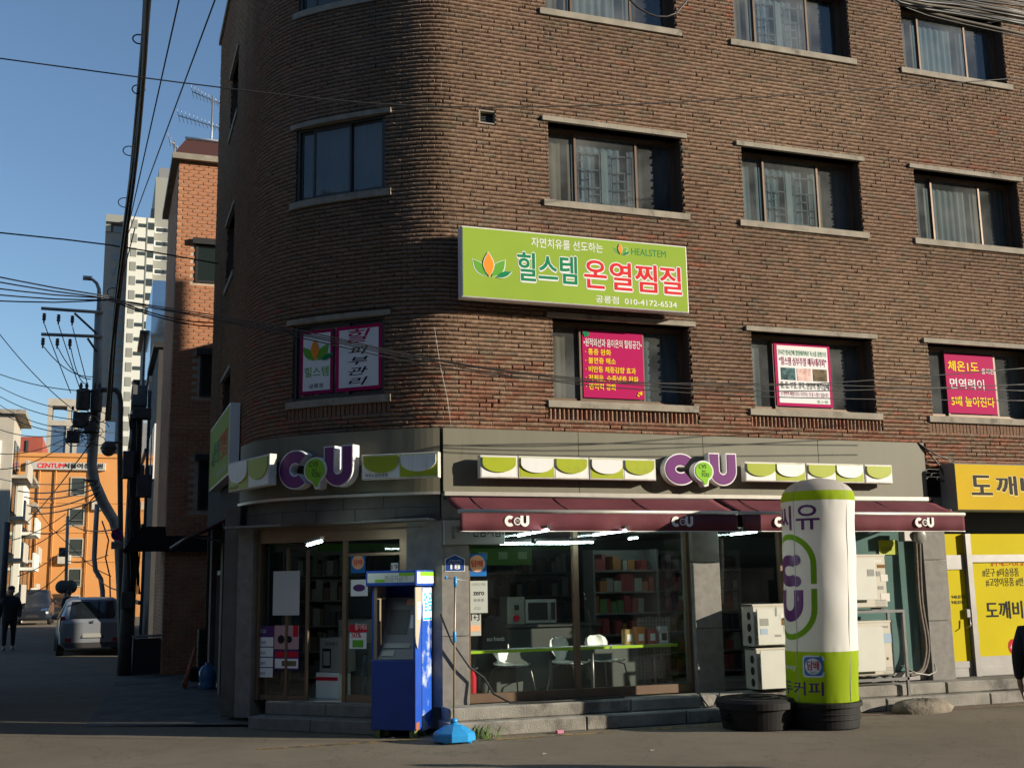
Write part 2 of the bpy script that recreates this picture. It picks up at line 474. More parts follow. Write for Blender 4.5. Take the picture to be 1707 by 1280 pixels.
# ------------------------------------------------------------------ plan of the brick corner building
PLAN = [(17.2, 0), (14, 0), (10, 0), (7, 0), (5.4, 0), (4.75, 0), (4.5, .005), (4.3, .04), (4.1, .12), (3.9, .23), (3.66, .375), (3.3, .65), (3.0, .9), (2.66, 1.22), (2.4, 1.55), (2.2, 1.95), (2.07, 2.45), (2.02, 3.0), (2.03, 3.6), (2.04, 6.0), (2.06, 9.3)]
_pl = np.array(catmull(PLAN, .02))
_ds = np.r_[0, np.cumsum(np.linalg.norm(np.diff(_pl, axis=0), axis=1))]
SMAX = _ds[-1]
def plan(s):
    return np.stack([np.interp(s, _ds, _pl[:, 0]), np.interp(s, _ds, _pl[:, 1])], -1)
def pnorm(s):
    d = plan(np.asarray(s) + .03) - plan(np.asarray(s) - .03)
    d = d / np.maximum(np.linalg.norm(d, axis=-1, keepdims=True), 1e-9)
    return np.stack([-d[..., 1], d[..., 0]], -1) * 1.0
def sof(x, y):
    return float(_ds[np.argmin((_pl[:, 0] - x) ** 2 + (_pl[:, 1] - y) ** 2)])
def s_px(px, py, z):
    p = onZ(px, py, z); return sof(p.x, p.y)
# the outward side must face the street
if pnorm(3.0)[1] > 0:
    _pn = pnorm
    pnorm = lambda s: -_pn(s)
def ribbon(mb, s0, s1, z0, z1, c0, c1, step=.12):
    """a bar following the plan from s0 to s1"""
    n = max(1, int(abs(s1 - s0) / step)); ss = np.linspace(s0, s1, n + 1)
    p = plan(ss); nn = pnorm(ss); v = []
    for i in range(n + 1):
        a = p[i] + nn[i] * c0; b = p[i] + nn[i] * c1
        v += [(a[0], a[1], z0), (b[0], b[1], z0), (b[0], b[1], z1), (a[0], a[1], z1)]
    f = [(0, 1, 2, 3), (4 * n + 3, 4 * n + 2, 4 * n + 1, 4 * n)]
    for i in range(n):
        for k in range(4):
            f.append((4 * i + k, 4 * i + 4 + k, 4 * i + 4 + (k + 1) % 4, 4 * i + (k + 1) % 4))
    mb.add(v, f)

ZT, ZBOT = 13.8, 4.06
Z1B, Z1T, Z2B, Z2T, Z3B, Z3T = 4.518, 5.738, 7.527, 8.761, 10.58, 11.80
bld = thing('brick_building', (5, 0, 0), 'four storey corner building of rough brown brick with a rounded corner', 'building')
OPEN = []      # (s0, s1, z0, z1, kind)
for row, (zb, zt) in enumerate(((Z1B, Z1T), (Z2B, Z2T), (Z3B, Z3T))):
    for col, x in enumerate((6.05, 9.36, 12.70)):
        OPEN.append((sof(x + 2.223, 0), sof(x, 0), zb, zt, 'street', row, col))
SC0 = s_px(637, 318, Z2B); SC1 = s_px(489, 343, Z2B)
for row, (zb, zt) in enumerate(((Z1B, Z1T), (Z2B, Z2T), (Z3B, Z3T))):
    OPEN.append((SC0, SC1, zb + .05, zt - .03, 'corner', row, 3))
SA0, SA1 = sof(2.1, 5.2), sof(2.15, 6.6)
for row, (zb, zt) in enumerate(((Z1B, Z1T), (Z2B, Z2T), (Z3B, Z3T))):
    OPEN.append((SA0, SA1, zb, zt, 'alley', row, 4))
SV0, SV1 = sof(5.225, 0), sof(4.957, 0)
VENT = (SV0, SV1, 6.683 + 1.92, 6.892 + 1.92)

# backing wall with its openings
cuts_s = sorted(set(list(np.arange(0, SMAX, .15)) + [SMAX] + [o[0] for o in OPEN] + [o[1] for o in OPEN] + [SV0, SV1]))
cuts_z = sorted({ZBOT - .9, ZBOT, ZT, VENT[2], VENT[3]} | {o[2] for o in OPEN} | {o[3] for o in OPEN})
ps = plan(np.array(cuts_s)); ns = pnorm(np.array(cuts_s))
mb = MB(); v = []
for i in range(len(cuts_s)):
    for z in cuts_z: v.append((ps[i][0] - ns[i][0] * .012, ps[i][1] - ns[i][1] * .012, z))
nz = len(cuts_z); f = []
for i in range(len(cuts_s) - 1):
    sm_ = (cuts_s[i] + cuts_s[i + 1]) / 2
    for j in range(nz - 1):
        zm = (cuts_z[j] + cuts_z[j + 1]) / 2
        if any(o[0] < sm_ < o[1] and o[2] < zm < o[3] for o in OPEN) or (SV0 < sm_ < SV1 and VENT[2] < zm < VENT[3]): continue
        if j == 0 and sm_ < sof(12.45, 0): continue
        f.append((i * nz + j, (i + 1) * nz + j, (i + 1) * nz + j + 1, i * nz + j + 1))
mb.add(v, f); mb.build('mortar_wall', M_BACK, bld)
# body behind: floors, roof, unseen rear walls wedged to let the sun past
foot = [tuple(p) for p in (plan(np.linspace(0, SMAX, 60)) - pnorm(np.linspace(0, SMAX, 60)) * .75)]
foot = [(17.2, .7)] + foot[1:-1] + [(2.7, 9.3), (3.2, 9.3), (12.5, 4.2), (17.2, 1.5)]
mb = MB(); n = len(foot)
mb.add([(x, y, 3.32) for x, y in foot] + [(x, y, ZT - .5) for x, y in foot], [tuple(reversed(range(n))), tuple(range(n, 2 * n))] + [(i, (i + 1) % n, n + (i + 1) % n, n + i) for i in range(n)])
mb.build('inner_wall', M_DARKIN, bld)
mb = MB(); ribbon(mb, 0, SMAX, ZT, ZT + .12, -.3, .08, .3); mb.build('coping', M_SILL, bld)
mb = MB(); mb.box(17.2, 17.4, 0, ZT, -1.5, 0); mb.build('end_wall', M_BACK, bld)
mb = MB(); mb.box(2.06, 3.2, 0, ZT, -9.4, -9.3); mb.build('end_wall', M_BACK, bld)

# ------------------------------------------------------------------ bricks
def brick_colours(s, z, n):
    """fired colours: tan, brown and red bricks in drifting patches, more red low down"""
    f = .5 + .28 * np.sin(s * .9 + 1.3 * np.sin(z * .55)) + .22 * np.sin(z * 1.35 + s * .31 + 2)
    red = np.clip((5.0 - z) / .9, 0, 1) * .55 + np.clip(f - .62, 0, 1) * .3
    r = nprnd.rand(n)
    tan = np.array([.295, .2, .138]); brown = np.array([.232, .145, .102]); redc = np.array([.33, .125, .078]); grey = np.array([.205, .165, .12])
    c = tan[None] * (1 - f[:, None]) + brown[None] * f[:, None]
    k = (r < red)[:, None] * nprnd.uniform(.3, .85, n)[:, None]
    c = c * (1 - k) + redc[None] * k
    g = (nprnd.rand(n) < .10)[:, None] * .7
    c = c * (1 - g) + grey[None] * g
    for o in OPEN:      # water stains below the sills
        m = ((s > o[0] - .15) & (s < o[1] + .15) & (z < o[2] - .1) & (z > o[2] - .8))
        fade = np.clip((z - (o[2] - .8)) / .7, 0, 1) * m * .42
        fade = fade * 1.5 * (.55 + .45 * np.sin(s * 17 + o[0] * 3) * np.sin(s * 7.3 + z * .8))
        c = c * (1 - fade[:, None]) + np.array([.125, .105, .075])[None] * fade[:, None]
    soot = np.clip(np.sin(s * .77 + 4) * np.sin(z * .61 + s * .2) + .35 * np.sin(s * 5.1 + np.sin(z * 2.1)) - .25, 0, 1) * .2
    c *= (1 - soot)[:, None] * nprnd.uniform(.88, 1.1, n)[:, None]
    return c
M_BRICK = bpy.data.materials.new('rough_brick'); M_BRICK.use_nodes = True
_n = M_BRICK.node_tree.nodes; _l = M_BRICK.node_tree.links; _b = _n['Principled BSDF']
_b.inputs['Roughness'].default_value = .92; _b.inputs['Specular IOR Level'].default_value = .25
_at = _n.new('ShaderNodeAttribute'); _at.attribute_name = 'fired'
_tc = _n.new('ShaderNodeTexCoord'); _nz = _n.new('ShaderNodeTexNoise'); _nz.inputs['Scale'].default_value = 30; _nz.inputs['Detail'].default_value = 4
_mr = _n.new('ShaderNodeMapRange'); _mr.inputs[1].default_value = .3; _mr.inputs[2].default_value = .7; _mr.inputs[3].default_value = .72; _mr.inputs[4].default_value = 1.25
_vm = _n.new('ShaderNodeVectorMath'); _vm.operation = 'SCALE'
_l.new(_tc.outputs['Object'], _nz.inputs['Vector']); _l.new(_nz.outputs['Fac'], _mr.inputs[0]); _l.new(_at.outputs['Color'], _vm.inputs[0]); _l.new(_mr.outputs[0], _vm.inputs['Scale']); _l.new(_vm.outputs[0], _b.inputs['Base Color'])
_bp = _n.new('ShaderNodeBump'); _bp.inputs['Strength'].default_value = .5; _bp.inputs['Distance'].default_value = .01
_nz2 = _n.new('ShaderNodeTexNoise'); _nz2.inputs['Scale'].default_value = 120; _l.new(_tc.outputs['Object'], _nz2.inputs['Vector']); _l.new(_nz2.outputs['Fac'], _bp.inputs['Height']); _l.new(_bp.outputs[0], _b.inputs['Normal'])

COURSE, PITCH_B = .0628, .2
NU = 12
VR = np.array([0.02, .24, .62, .98]) * (COURSE - .004)
def brick_depth(n):
    """rock-faced fronts: a plain projecting ledge above, broken flutes below"""
    d = np.zeros((n, 4, NU))
    alt = (np.arange(NU) % 2)[None, :]
    d[:, 0] = -.01
    d[:, 1] = .003 + alt * .018
    d[:, 2] = .0245 + alt * .006
    d[:, 3] = .018
    d[:, 1:3] += nprnd.uniform(-.005, .005, (n, 2, NU))
    d[:, 3] += nprnd.uniform(-.003, .002, (n, NU))
    d += nprnd.uniform(-.003, .004, (n, 1, 1))
    e_ = nprnd.rand(n, 1) < .15; d[:, 1:, 0] = np.where(e_, -.004, d[:, 1:, 0]); d[:, 1:, -1] = np.where(e_, -.004, d[:, 1:, -1] * .88)
    return d
cs, cz, cw = [], [], []
nrow = int((ZT - ZBOT) / COURSE)
for j in range(-6, nrow):
    z = ZBOT + j * COURSE
    blocked = []
    for o in OPEN:
        lo, hi = o[2] - .0, o[3] + .0
        if z + COURSE > lo + .02 and z < hi - .01: blocked.append((o[0], o[1]))
        elif (o[3] - .01 <= z < o[3] + .07) and o[4] != 'alley' or (o[2] - .115 <= z + .01 < o[2]): blocked.append((o[0] - .1, o[1] + .1))
        elif o[5] == 0 and o[4] != 'alley' and o[2] - .29 <= z < o[2] - .1: blocked.append((o[0] - .1, o[1] + .1))
    if VENT[2] - COURSE < z < VENT[3]: blocked.append((SV0, SV1))
    if j < 0: blocked.append((sof(12.47, 0), SMAX))
    blocked.sort()
    # runs between the blocked stretches
    runs = []; a = 0.0
    for b0, b1 in blocked:
        if b0 > a: runs.append((a, b0))
        a = max(a, b1)
    if a < SMAX: runs.append((a, SMAX))
    offs = (j % 2) * PITCH_B / 2
    for a, b in runs:
        k0 = math.floor((a - offs) / PITCH_B)
        s = k0 * PITCH_B + offs
        while s < b:
            s0, s1 = max(s, a) + .0025, min(s + PITCH_B, b) - .0025
            if s1 - s0 > .03:
                cs.append((s0 + s1) / 2); cz.append(z); cw.append(s1 - s0)
            s += PITCH_B
cs, cz, cw = np.array(cs), np.array(cz), np.array(cw)
NB = len(cs)
bcol = brick_colours(cs, cz, NB)
bdep = brick_depth(NB)
bz = cz + nprnd.uniform(-.0025, .0025, NB)
u = np.r_[-.5, np.linspace(-.482, .482, NU - 2), .5][None, :] + np.r_[0, nprnd.uniform(-.02, .02, NU - 2), 0][None, :]
sv = cs[:, None] + cw[:, None] * u                                   # n x NU
pp, nn_ = plan(sv), pnorm(sv)
zz = bz[:, None] + VR[None, :]                                       # n x 4
bv = np.empty((NB, 4, NU, 3))
bv[..., 0] = pp[:, None, :, 0] + nn_[:, None, :, 0] * bdep
bv[..., 1] = pp[:, None, :, 1] + nn_[:, None, :, 1] * bdep
bv[..., 2] = zz[:, :, None]
q = []
for r in range(3):
    for k in range(NU - 1):
        q.append((r * NU + k, (r + 1) * NU + k, (r + 1) * NU + k + 1, r * NU + k + 1))
for k in range(NU - 1):                                              # top ledge back into the joint
    q.append((3 * NU + k, 4 * NU + k, 4 * NU + k + 1, 3 * NU + k + 1))
q = np.array(q)
top = bv[:, 3:4].copy(); tn = nn_[:, None]
top[..., 0] -= tn[..., 0] * (bdep[:, 3:4] + .01); top[..., 1] -= tn[..., 1] * (bdep[:, 3:4] + .01)
bv = np.concatenate([bv, top], 1).reshape(NB, 5 * NU, 3)
def mesh_np(name, V, Q, col=None):
    me = bpy.data.meshes.new(name)
    nv, nf = len(V), len(Q)
    me.vertices.add(nv); me.vertices.foreach_set('co', V.astype(np.float32).ravel())
    me.loops.add(nf * 4); me.loops.foreach_set('vertex_index', Q.astype(np.int32).ravel())
    me.polygons.add(nf); me.polygons.foreach_set('loop_start', np.arange(0, nf * 4, 4, dtype=np.int32))
    me.update(calc_edges=True)
    if col is not None:
        at = me.attributes.new('fired', 'FLOAT_COLOR', 'POINT')
        at.data.foreach_set('color', np.c_[col, np.ones(len(col))].astype(np.float32).ravel())
    me.materials.append(M_BRICK)
    return me
# the 230 bricks that show largest hang under the building one by one, the rest are joined
bxy = plan(cs)
near = np.hypot(bxy[:, 0], bxy[:, 1] + 15) + np.abs(cz - 4) * 4 + np.where(cz < 4, 50, 0) + np.where(cw < .15, 50, 0) + np.where((bxy[:, 0] < 4.7), 50, 0) + np.where(bxy[:, 0] > 11.5, 50, 0)
singles = np.argsort(near)[:225]
mask = np.ones(NB, bool); mask[singles] = False
idx = np.where(mask)[0]
V = bv[idx].reshape(-1, 3) - np.array([5, 0, 0])
Q = (q[None] + (np.arange(len(idx)) * 5 * NU)[:, None, None]).reshape(-1, 4)
me = mesh_np('brickwork', V, Q, np.repeat(bcol[idx], 5 * NU, 0))
o = bpy.data.objects.new('brickwork', me); COL.objects.link(o); o.parent = bld; o['kind'] = 'stuff'
protos = []
for k in range(16):
    i = singles[k * 13]
    lo = bv[i] - np.array([bxy[i][0], bxy[i][1], cz[i]])
    protos.append(mesh_np('brick', lo, q, np.repeat(bcol[i][None], 5 * NU, 0)))
for k, i in enumerate(singles):
    o = bpy.data.objects.new('brick', protos[k % 16]); COL.objects.link(o); o.parent = bld
    o.location = (bxy[i][0] - 5, bxy[i][1], bz[i])

# ------------------------------------------------------------------ windows, sills, lintels
def window_unit(o, fr, w, h, row, col):
    """sliding window in a plane frame whose origin is the lower left corner of the opening"""
    d = -.2
    mb = MB(fr)
    mb.box(0, w, 0, .045, d - .07, d + .02); mb.box(0, w, h - .045, h, d - .07, d + .02)
    mb.box(0, .045, .045, h - .045, d - .07, d + .02); mb.box(w - .045, w, .045, h - .045, d - .07, d + .02)
    win = mb.build('window', M_BRONZE if col < 3 else M_DKFR, bld)
    rv = -.005 if col != 3 else -.185
    mb = MB(fr)      # sides of the opening
    mb.box(-.01, .0, 0, h, d - .07, rv); mb.box(w, w + .01, 0, h, d - .07, rv); mb.box(-.01, w + .01, h, h + .02, d - .07, rv); mb.box(-.01, w + .01, -.02, 0, d - .07, rv)
    mb.build('reveal', M_BACK, win)
    if col == 3: splits = [0.045, .2, .56, w / w * .97]; splits = [.045, .2 * w, .6 * w, w - .045]
    else: splits = [.045, w * .235, w * .69, w - .045]
    for k in range(3):
        a0, a1 = splits[k], splits[k + 1]; c = d - (.03 if k != 1 else .0)
        if k == 1: a0 -= .025; a1 += .025
        mb = MB(fr); t = .035
        mb.box(a0, a1, .045, .045 + t, c - .02, c + .012); mb.box(a0, a1, h - .045 - t, h - .045, c - .02, c + .012)
        mb.box(a0, a0 + t, .045 + t, h - .045 - t, c - .02, c + .012); mb.box(a1 - t, a1, .045 + t, h - .045 - t, c - .02, c + .012)
        mb.build('sash', M_BRONZE if col < 3 else M_DKFR, win)
        mb = MB(fr); mb.rect(a0 + t, a1 - t, .045 + t, h - .045 - t, c); mb.build('pane', M_BLUEGL, win)
    # curtains hanging behind the panes; dark sheets stand in for unlit rooms
    rr = random.Random(row * 10 + col)
    kinds = {(0, 0): (2, 0, 1), (0, 1): (1, 0, 0), (0, 2): (1, 0, 2), (1, 0): (2, 1, 0), (1, 1): (1, 1, 2), (1, 2): (1, 1, 2), (2, 0): (2, 1, 0), (2, 1): (2, 1, 0), (2, 2): (2, 1, 0)}.get((row, col), (1, 1, 0))
    for k in range(3):
        a0, a1 = splits[k], splits[k + 1]
        mb = MB(fr); n = max(6, int((a1 - a0) / .035)); v = []
        for i in range(n + 1):
            a = a0 - .03 + (a1 - a0 + .06) * i / n; c = d - .11 + .014 * math.sin(i * 1.9 + rr.random())
            v += [fr.P(a, 0, c), fr.P(a, h, c)]
        mb.add(v, [(2 * i, 2 * i + 2, 2 * i + 3, 2 * i + 1) for i in range(n)], True)
        mb.build('curtain_or_dark_sheet', [M_DARKIN, (M_CURT, M_CURT4, M_CURT3)[(row + 2 * col) % 3], M_CURTB][kinds[k]] if col < 3 else M_DARKIN, win)
    if (row, col) in ((1, 0), (1, 1), (2, 1)):
        mb = MB(fr); a0, a1 = splits[1] + .06, splits[1] + .44; c = d - .075
        for (p, q_, r_, s_) in ((0, 1, .0, .02), (0, 1, .28, .3), (0, 1, .6, .62), (0, 1, .9, .92), (.0, .03, 0, .9), (.3, .33, .1, .9), (.62, .65, .0, .6), (.96, 1, 0, .9), (.3, .65, .44, .46), (.0, .3, .75, .77), (.65, 1, .16, .18)):
            for off in (0, .55):
                mb.box(a0 + off * 1.0 + (a1 - a0) * p, a0 + off + (a1 - a0) * q_, .12 + r_ * h * .72, .12 + s_ * h * .72, c, c + .012)
        mb.build('lattice', M_LATT, win)
        mb = MB(fr); mb.box(splits[1] + .46, splits[1] + .57, .1, h * .8, c, c + .01); mb.build('curtain_or_dark_sheet', M_CURT2, win)
    return win
WIN = {}
for o in OPEN:
    s0, s1, zb, zt, kind, row, col = o
    p1, p0 = plan(s1), plan(s0)
    fr = Frame((p1[0], p1[1], zb), (p0[0] - p1[0], p0[1] - p1[1], 0))
    w = float(np.linalg.norm(p0 - p1))
    if kind == 'corner':                 # a flat window inside the rounded wall
        fr = fr.off(0, 0, .17)
    WIN[(row, col)] = (window_unit(o, fr, w, zt - zb, row, col), fr, w, zt - zb)
    if row > -1:
        mb = MB(); ribbon(mb, s0 - .1, s1 + .1, zb - .1, zb, -.2, .055); mb.build('sill', M_SILL, bld)
        mb = MB(); ribbon(mb, s0 - .1, s1 + .1, zt, zt + .075, -.2, .06); mb.build('lintel', M_SILL, bld)
    if row == 0 and kind != 'alley':     # a course of bricks on end under the sill: each one a brick
        n = int((s1 - s0 + .2) / .068)
        if kind == 'street' and col < 2:
            for i in range(n):
                sb = s0 - .1 + (i + .5) * (s1 - s0 + .2) / n
                i0 = singles[(i * 7) % 200]
                pb = plan(sb)
                ob = bpy.data.objects.new('brick', protos[i % 16]); COL.objects.link(ob); ob.parent = bld
                ob.scale = (.85, 1, .85); ob.rotation_euler = (0, RAD(90), 0)
                ob.location = (pb[0] - 5 - .028, pb[1] + .012, zb - .19)
        else:
            mb = MB()
            for i in range(n):
                sb = s0 - .1 + (i + .5) * (s1 - s0 + .2) / n
                ribbon(mb, sb - .028, sb + .028, zb - .275, zb - .105, -.03, .006 + .008 * rnd.random(), .1)
            ob = mb.build('brick_course', M_BRICK, bld); ob['kind'] = 'stuff'
            at = ob.data.attributes.new('fired', 'FLOAT_COLOR', 'POINT'); at.data.foreach_set('color', np.tile([.2, .12, .08, 1], (len(ob.data.vertices), 1)).astype(np.float32).ravel())
# vent grille
fr = Frame((4.957, 0, VENT[2]), (1, 0, 0)); mb = MB(fr)
mb.box(0, .02, 0, .21, -.12, .01); mb.box(.248, .268, 0, .21, -.12, .01); mb.box(.02, .248, .19, .21, -.12, .01); mb.box(.02, .248, 0, .02, -.12, .01)
ve = mb.build('vent_frame', M_SILL, bld)
for k in range(6):
    mb = MB(fr); b = .035 + k * .026
    mb.add([fr.P(.02, b, -.06), fr.P(.248, b, -.06), fr.P(.248, b + .018, -.1), fr.P(.02, b + .018, -.1), fr.P(.02, b - .004, -.06), fr.P(.248, b - .004, -.06)], [(0, 1, 2, 3), (4, 5, 1, 0)])
    mb.build('slat', M_ALU, ve)
mb = MB(fr); mb.rect(.0, .27, 0, .21, -.12); mb.build('vent_back', M_BLACK, ve)
# ------------------------------------------------------------------ ground floor: steps, piers, fascia
FC = Frame((1.95, 2.35, 0), (2.4, -2.33, 0))          # chord of the rounded corner (a runs from alley to street)
step = thing('entrance_step', (8, -.4, 0), 'two long low concrete steps of worn kerb stones in front of the shop window', 'step')
def stones(x0, x1, z0, z1, y0, y1, lens, parent):
    x = x0; i = 0
    while x < x1:
        l = min(lens[i % len(lens)], x1 - x); i += 1
        mb = MB(); e = rnd.uniform(-.012, .006); t = rnd.uniform(-.008, .004)
        mb.fr = W0; mb.bbox(x + .006, x + l - .006, z0, z1 + t, -y1, -y0 + e, .018)
        mb.build('kerb_stone', M_STEP, parent); x += l
stones(4.28, 17.2, 0, .185, -.56, 0.0, (1.9, 1.5, 2.1, 1.2), step)
stones(4.33, 17.2, .185, .36, -.385, .0, (2.6, 1.7, 1.4, 2.2), step)
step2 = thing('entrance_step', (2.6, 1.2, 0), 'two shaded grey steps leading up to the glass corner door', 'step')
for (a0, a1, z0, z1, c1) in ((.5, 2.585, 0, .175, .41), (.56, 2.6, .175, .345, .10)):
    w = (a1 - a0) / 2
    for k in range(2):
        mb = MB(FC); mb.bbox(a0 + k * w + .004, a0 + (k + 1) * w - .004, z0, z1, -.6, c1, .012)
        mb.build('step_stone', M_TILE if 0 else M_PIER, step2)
mb = MB()      # rough pavement along the alley side of the building
mb.add([(-.1, 3.0, gz(3)+.004), (2.1, 1.9, .05), (2.1, 9.2, .16), (.35, 9.2, gz(9.2)+.004)], [(0, 1, 2, 3)])
mb.add([(.35, 9.2, .012 + gz(9.2)), (2.3, 9.2, .16), (2.3, 13, .2), (.5, 13, gz(13)+.01)], [(0, 1, 2, 3)])
tag(mb.build('pavement', M_CONC, org=(1, 4, 0)), 'patched grey pavement strip along the alley wall', 'pavement', kind='structure')

# floor, ceiling and walls of the shop
M_FLOOR = mat('shop_floor_tile', (.3, .3, .29), .3, .1, 3)
M_CEIL = mat('shop_ceiling', (.32, .33, .32), .9)
M_SWALL = mat('shop_wall', (.12, .13, .12), .9)
M_GREENW = mat('green_wall_band', (.12, .3, .04), .7)
shop = [(2.35, 2.2), (4.1, .2), (4.75, .15), (12.35, .15), (12.35, 3.6), (8.6, 5.6), (2.4, 5.6)]
mb = MB(); n = len(shop); mb.add([(x, y, .05) for x, y in shop] + [(x, y, .352) for x, y in shop], [tuple(range(n, 2 * n))] + [(i, (i + 1) % n, n + (i + 1) % n, n + i) for i in range(n)]); mb.build('shop_floor', M_FLOOR, bld)
mb = MB(); mb.add([(x, y, 2.72) for x, y in shop], [tuple(reversed(range(n)))]); mb.build('shop_ceiling', M_CEIL, bld)
mb = MB()
for (x0, y0), (x1, y1) in zip(shop[3:], shop[4:] + shop[:1]):
    mb.add([(x0, y0, .35), (x1, y1, .35), (x1, y1, 2.72), (x0, y0, 2.72)], [(0, 1, 2, 3)])
mb.build('shop_wall', M_SWALL, bld)
mb = MB(); mb.add([(2.42, 5.57, 2.3), (8.6, 5.57, 2.3), (8.6, 5.57, 2.7), (2.42, 5.57, 2.7)], [(0, 1, 2, 3)]); mb.build('wall_band', M_GREENW, bld)

# street side piers
for a0, a1 in ((4.35, 4.73), (8.18, 8.62), (12.3, 12.75)):
    for b0, b1 in ((.33, 1.25), (1.256, 2.2), (2.206, 3.2)):
        mb = MB(W0); mb.bbox(a0, a1, b0, b1, -.35, 0.0, .006); mb.build('pier', M_PIER, bld)
mb = MB(W0); mb.box(4.73, 12.3, 3.0, 3.2, -.3, -.06); mb.build('header_beam', M_FASCD, bld)
mb = MB(W0); mb.box(12.75, 17.2, 2.62, 3.9, -.9, -.35); mb.build('header_beam', M_DKFR, bld)
# fascia boards
for k in range(4):
    mb = MB(W0); a0 = 4.35 + k * 2.0125
    mb.bbox(a0, a0 + 2.009, 3.19, 4.06, -.05, .1, .004); mb.build('fascia_panel', M_FASC, bld)
mb = MB(W0); mb.box(4.36, 12.42, 3.13, 3.187, -.05, .14); mb.build('fascia_trim', M_TRIM, bld)
sF0, sF1 = sof(4.345, .02), sof(2.06, 2.6)
for k in range(3):
    mb = MB(); d = (sF1 - sF0) / 3
    ribbon(mb, sF0 + k * d + .002, sF0 + (k + 1) * d - .002, 3.19, 4.06, -.2, .11, .08); mb.build('fascia_panel', M_FASC, bld)
mb = MB(); ribbon(mb, sF0, sF1, 3.15, 3.187, -.2, .14, .08); mb.build('fascia_trim', M_TRIM, bld)
# stone tiles of the band above the door
for r_, (z0, z1) in enumerate(((2.815, 2.985), (2.99, 3.147))):
    n = 6
    for k in range(n):
        d = (sF1 - sF0) / n; o_ = (.3 if r_ else 0) * d
        mb = MB(); ribbon(mb, sF0 + k * d + .004 + o_ * (k > 0), min(sF0 + (k + 1) * d + o_, sF1) - .004, z0, z1, -.2, .03 + .004 * rnd.random(), .08); mb.build('tile', M_TILE, bld)
# soffit and the reveals of the corner entrance
mb = MB(FC); mb.box(-.1, 3.3, 2.8, 2.83, -.5, .3); mb.build('soffit', M_PIER, bld)
mb = MB(FC); mb.bbox(2.8, 3.36, .33, 2.81, -.45, .0, .01); mb.build('pier', M_PIER, bld)
mb = MB(FC); mb.bbox(-.06, .22, .1, 2.81, -.4, .0, .01); mb.build('pier', M_PIER, bld)
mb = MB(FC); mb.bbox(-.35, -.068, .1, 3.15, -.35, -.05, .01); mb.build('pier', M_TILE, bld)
# alley side of the ground floor, a shutter, a door and dark openings
aw = Frame((2.05, 9.3, 0), (.0, -1, 0))
sA, sB = sof(2.07, 2.45), SMAX
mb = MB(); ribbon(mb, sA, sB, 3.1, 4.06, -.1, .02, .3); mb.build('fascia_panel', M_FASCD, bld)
for y0, y1 in ((2.5, 3.0), (4.3, 4.6), (5.9, 6.3), (8.2, 8.6)):
    s0, s1 = sof(2.04, y0), sof(2.06, y1)
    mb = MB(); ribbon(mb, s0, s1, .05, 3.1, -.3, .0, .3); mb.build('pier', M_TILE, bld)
mb = MB(); ribbon(mb, sA, sB, .02, 3.1, -.34, -.3, .3); mb.build('alley_wall', M_DARKIN, bld)
for y0, y1, m_ in ((3.05, 4.25, M_ALU), (4.65, 5.85, M_DKFR), (6.35, 8.15, M_ALU)):
    s0, s1 = sof(2.04, y0), sof(2.06, y1)
    mb = MB(); ribbon(mb, s0, s1, 2.2, 2.28, -.28, -.1, .3); ribbon(mb, s0, s0 + .06, .1, 2.2, -.28, -.1, .3); ribbon(mb, s1 - .06, s1, .1, 2.2, -.28, -.1, .3); ribbon(mb, s0, s1, .1, .2, -.28, -.1)
    dr = mb.build('door', m_, bld)
    mb = MB(); ribbon(mb, s0 + .06, s1 - .06, .2, 2.2, -.2, -.19, .3); mb.build('pane', M_BLUEGL, dr)

# ------------------------------------------------------------------ shop windows (frame, panes)
def shopfront(a0, a1, b0, b1, mull, m_, c=-.14, sillh=.12):
    mb = MB(W0); t = .05
    mb.box(a0, a1, b0, b0 + sillh, c - .05, c + .04); mb.box(a0, a1, b1 - .06, b1, c - .05, c + .04)
    mb.box(a0, a0 + t, b0 + sillh, b1 - .06, c - .05, c + .04); mb.box(a1 - t, a1, b0 + sillh, b1 - .06, c - .05, c + .04)
    w = mb.build('window', m_, bld)
    xs_ = [a0 + t] + [q for q in mull] + [a1 - t]
    for k in range(len(mull)):
        mb = MB(W0); mb.box(mull[k] - .035, mull[k] + .035, b0 + sillh, b1 - .06, c - .05, c + .05); mb.build('mullion', M_BRONZE, w)
    for k in range(len(xs_) - 1):
        mb = MB(W0); mb.rect(xs_[k] + (.035 if k else 0), xs_[k + 1] - (.035 if k < len(mull) else 0), b0 + sillh, b1 - .06, c); mb.build('pane', M_GLASS, w)
    return w
shopfront(4.735, 8.175, .36, 3.1, [6.36], M_BRONZE)
sf = shopfront(8.625, 12.295, .36, 3.1, [9.75], M_ALU)
mb = MB(W0); mb.rect(9.8, 12.24, .5, 3.03, -.15); mb.build('frosted_film', mat('pale_teal_film', (.13, .215, .21), .6, .12, 1.2, dirt=(.09, .15, .145), dscale=.8, dcut=.55), sf)
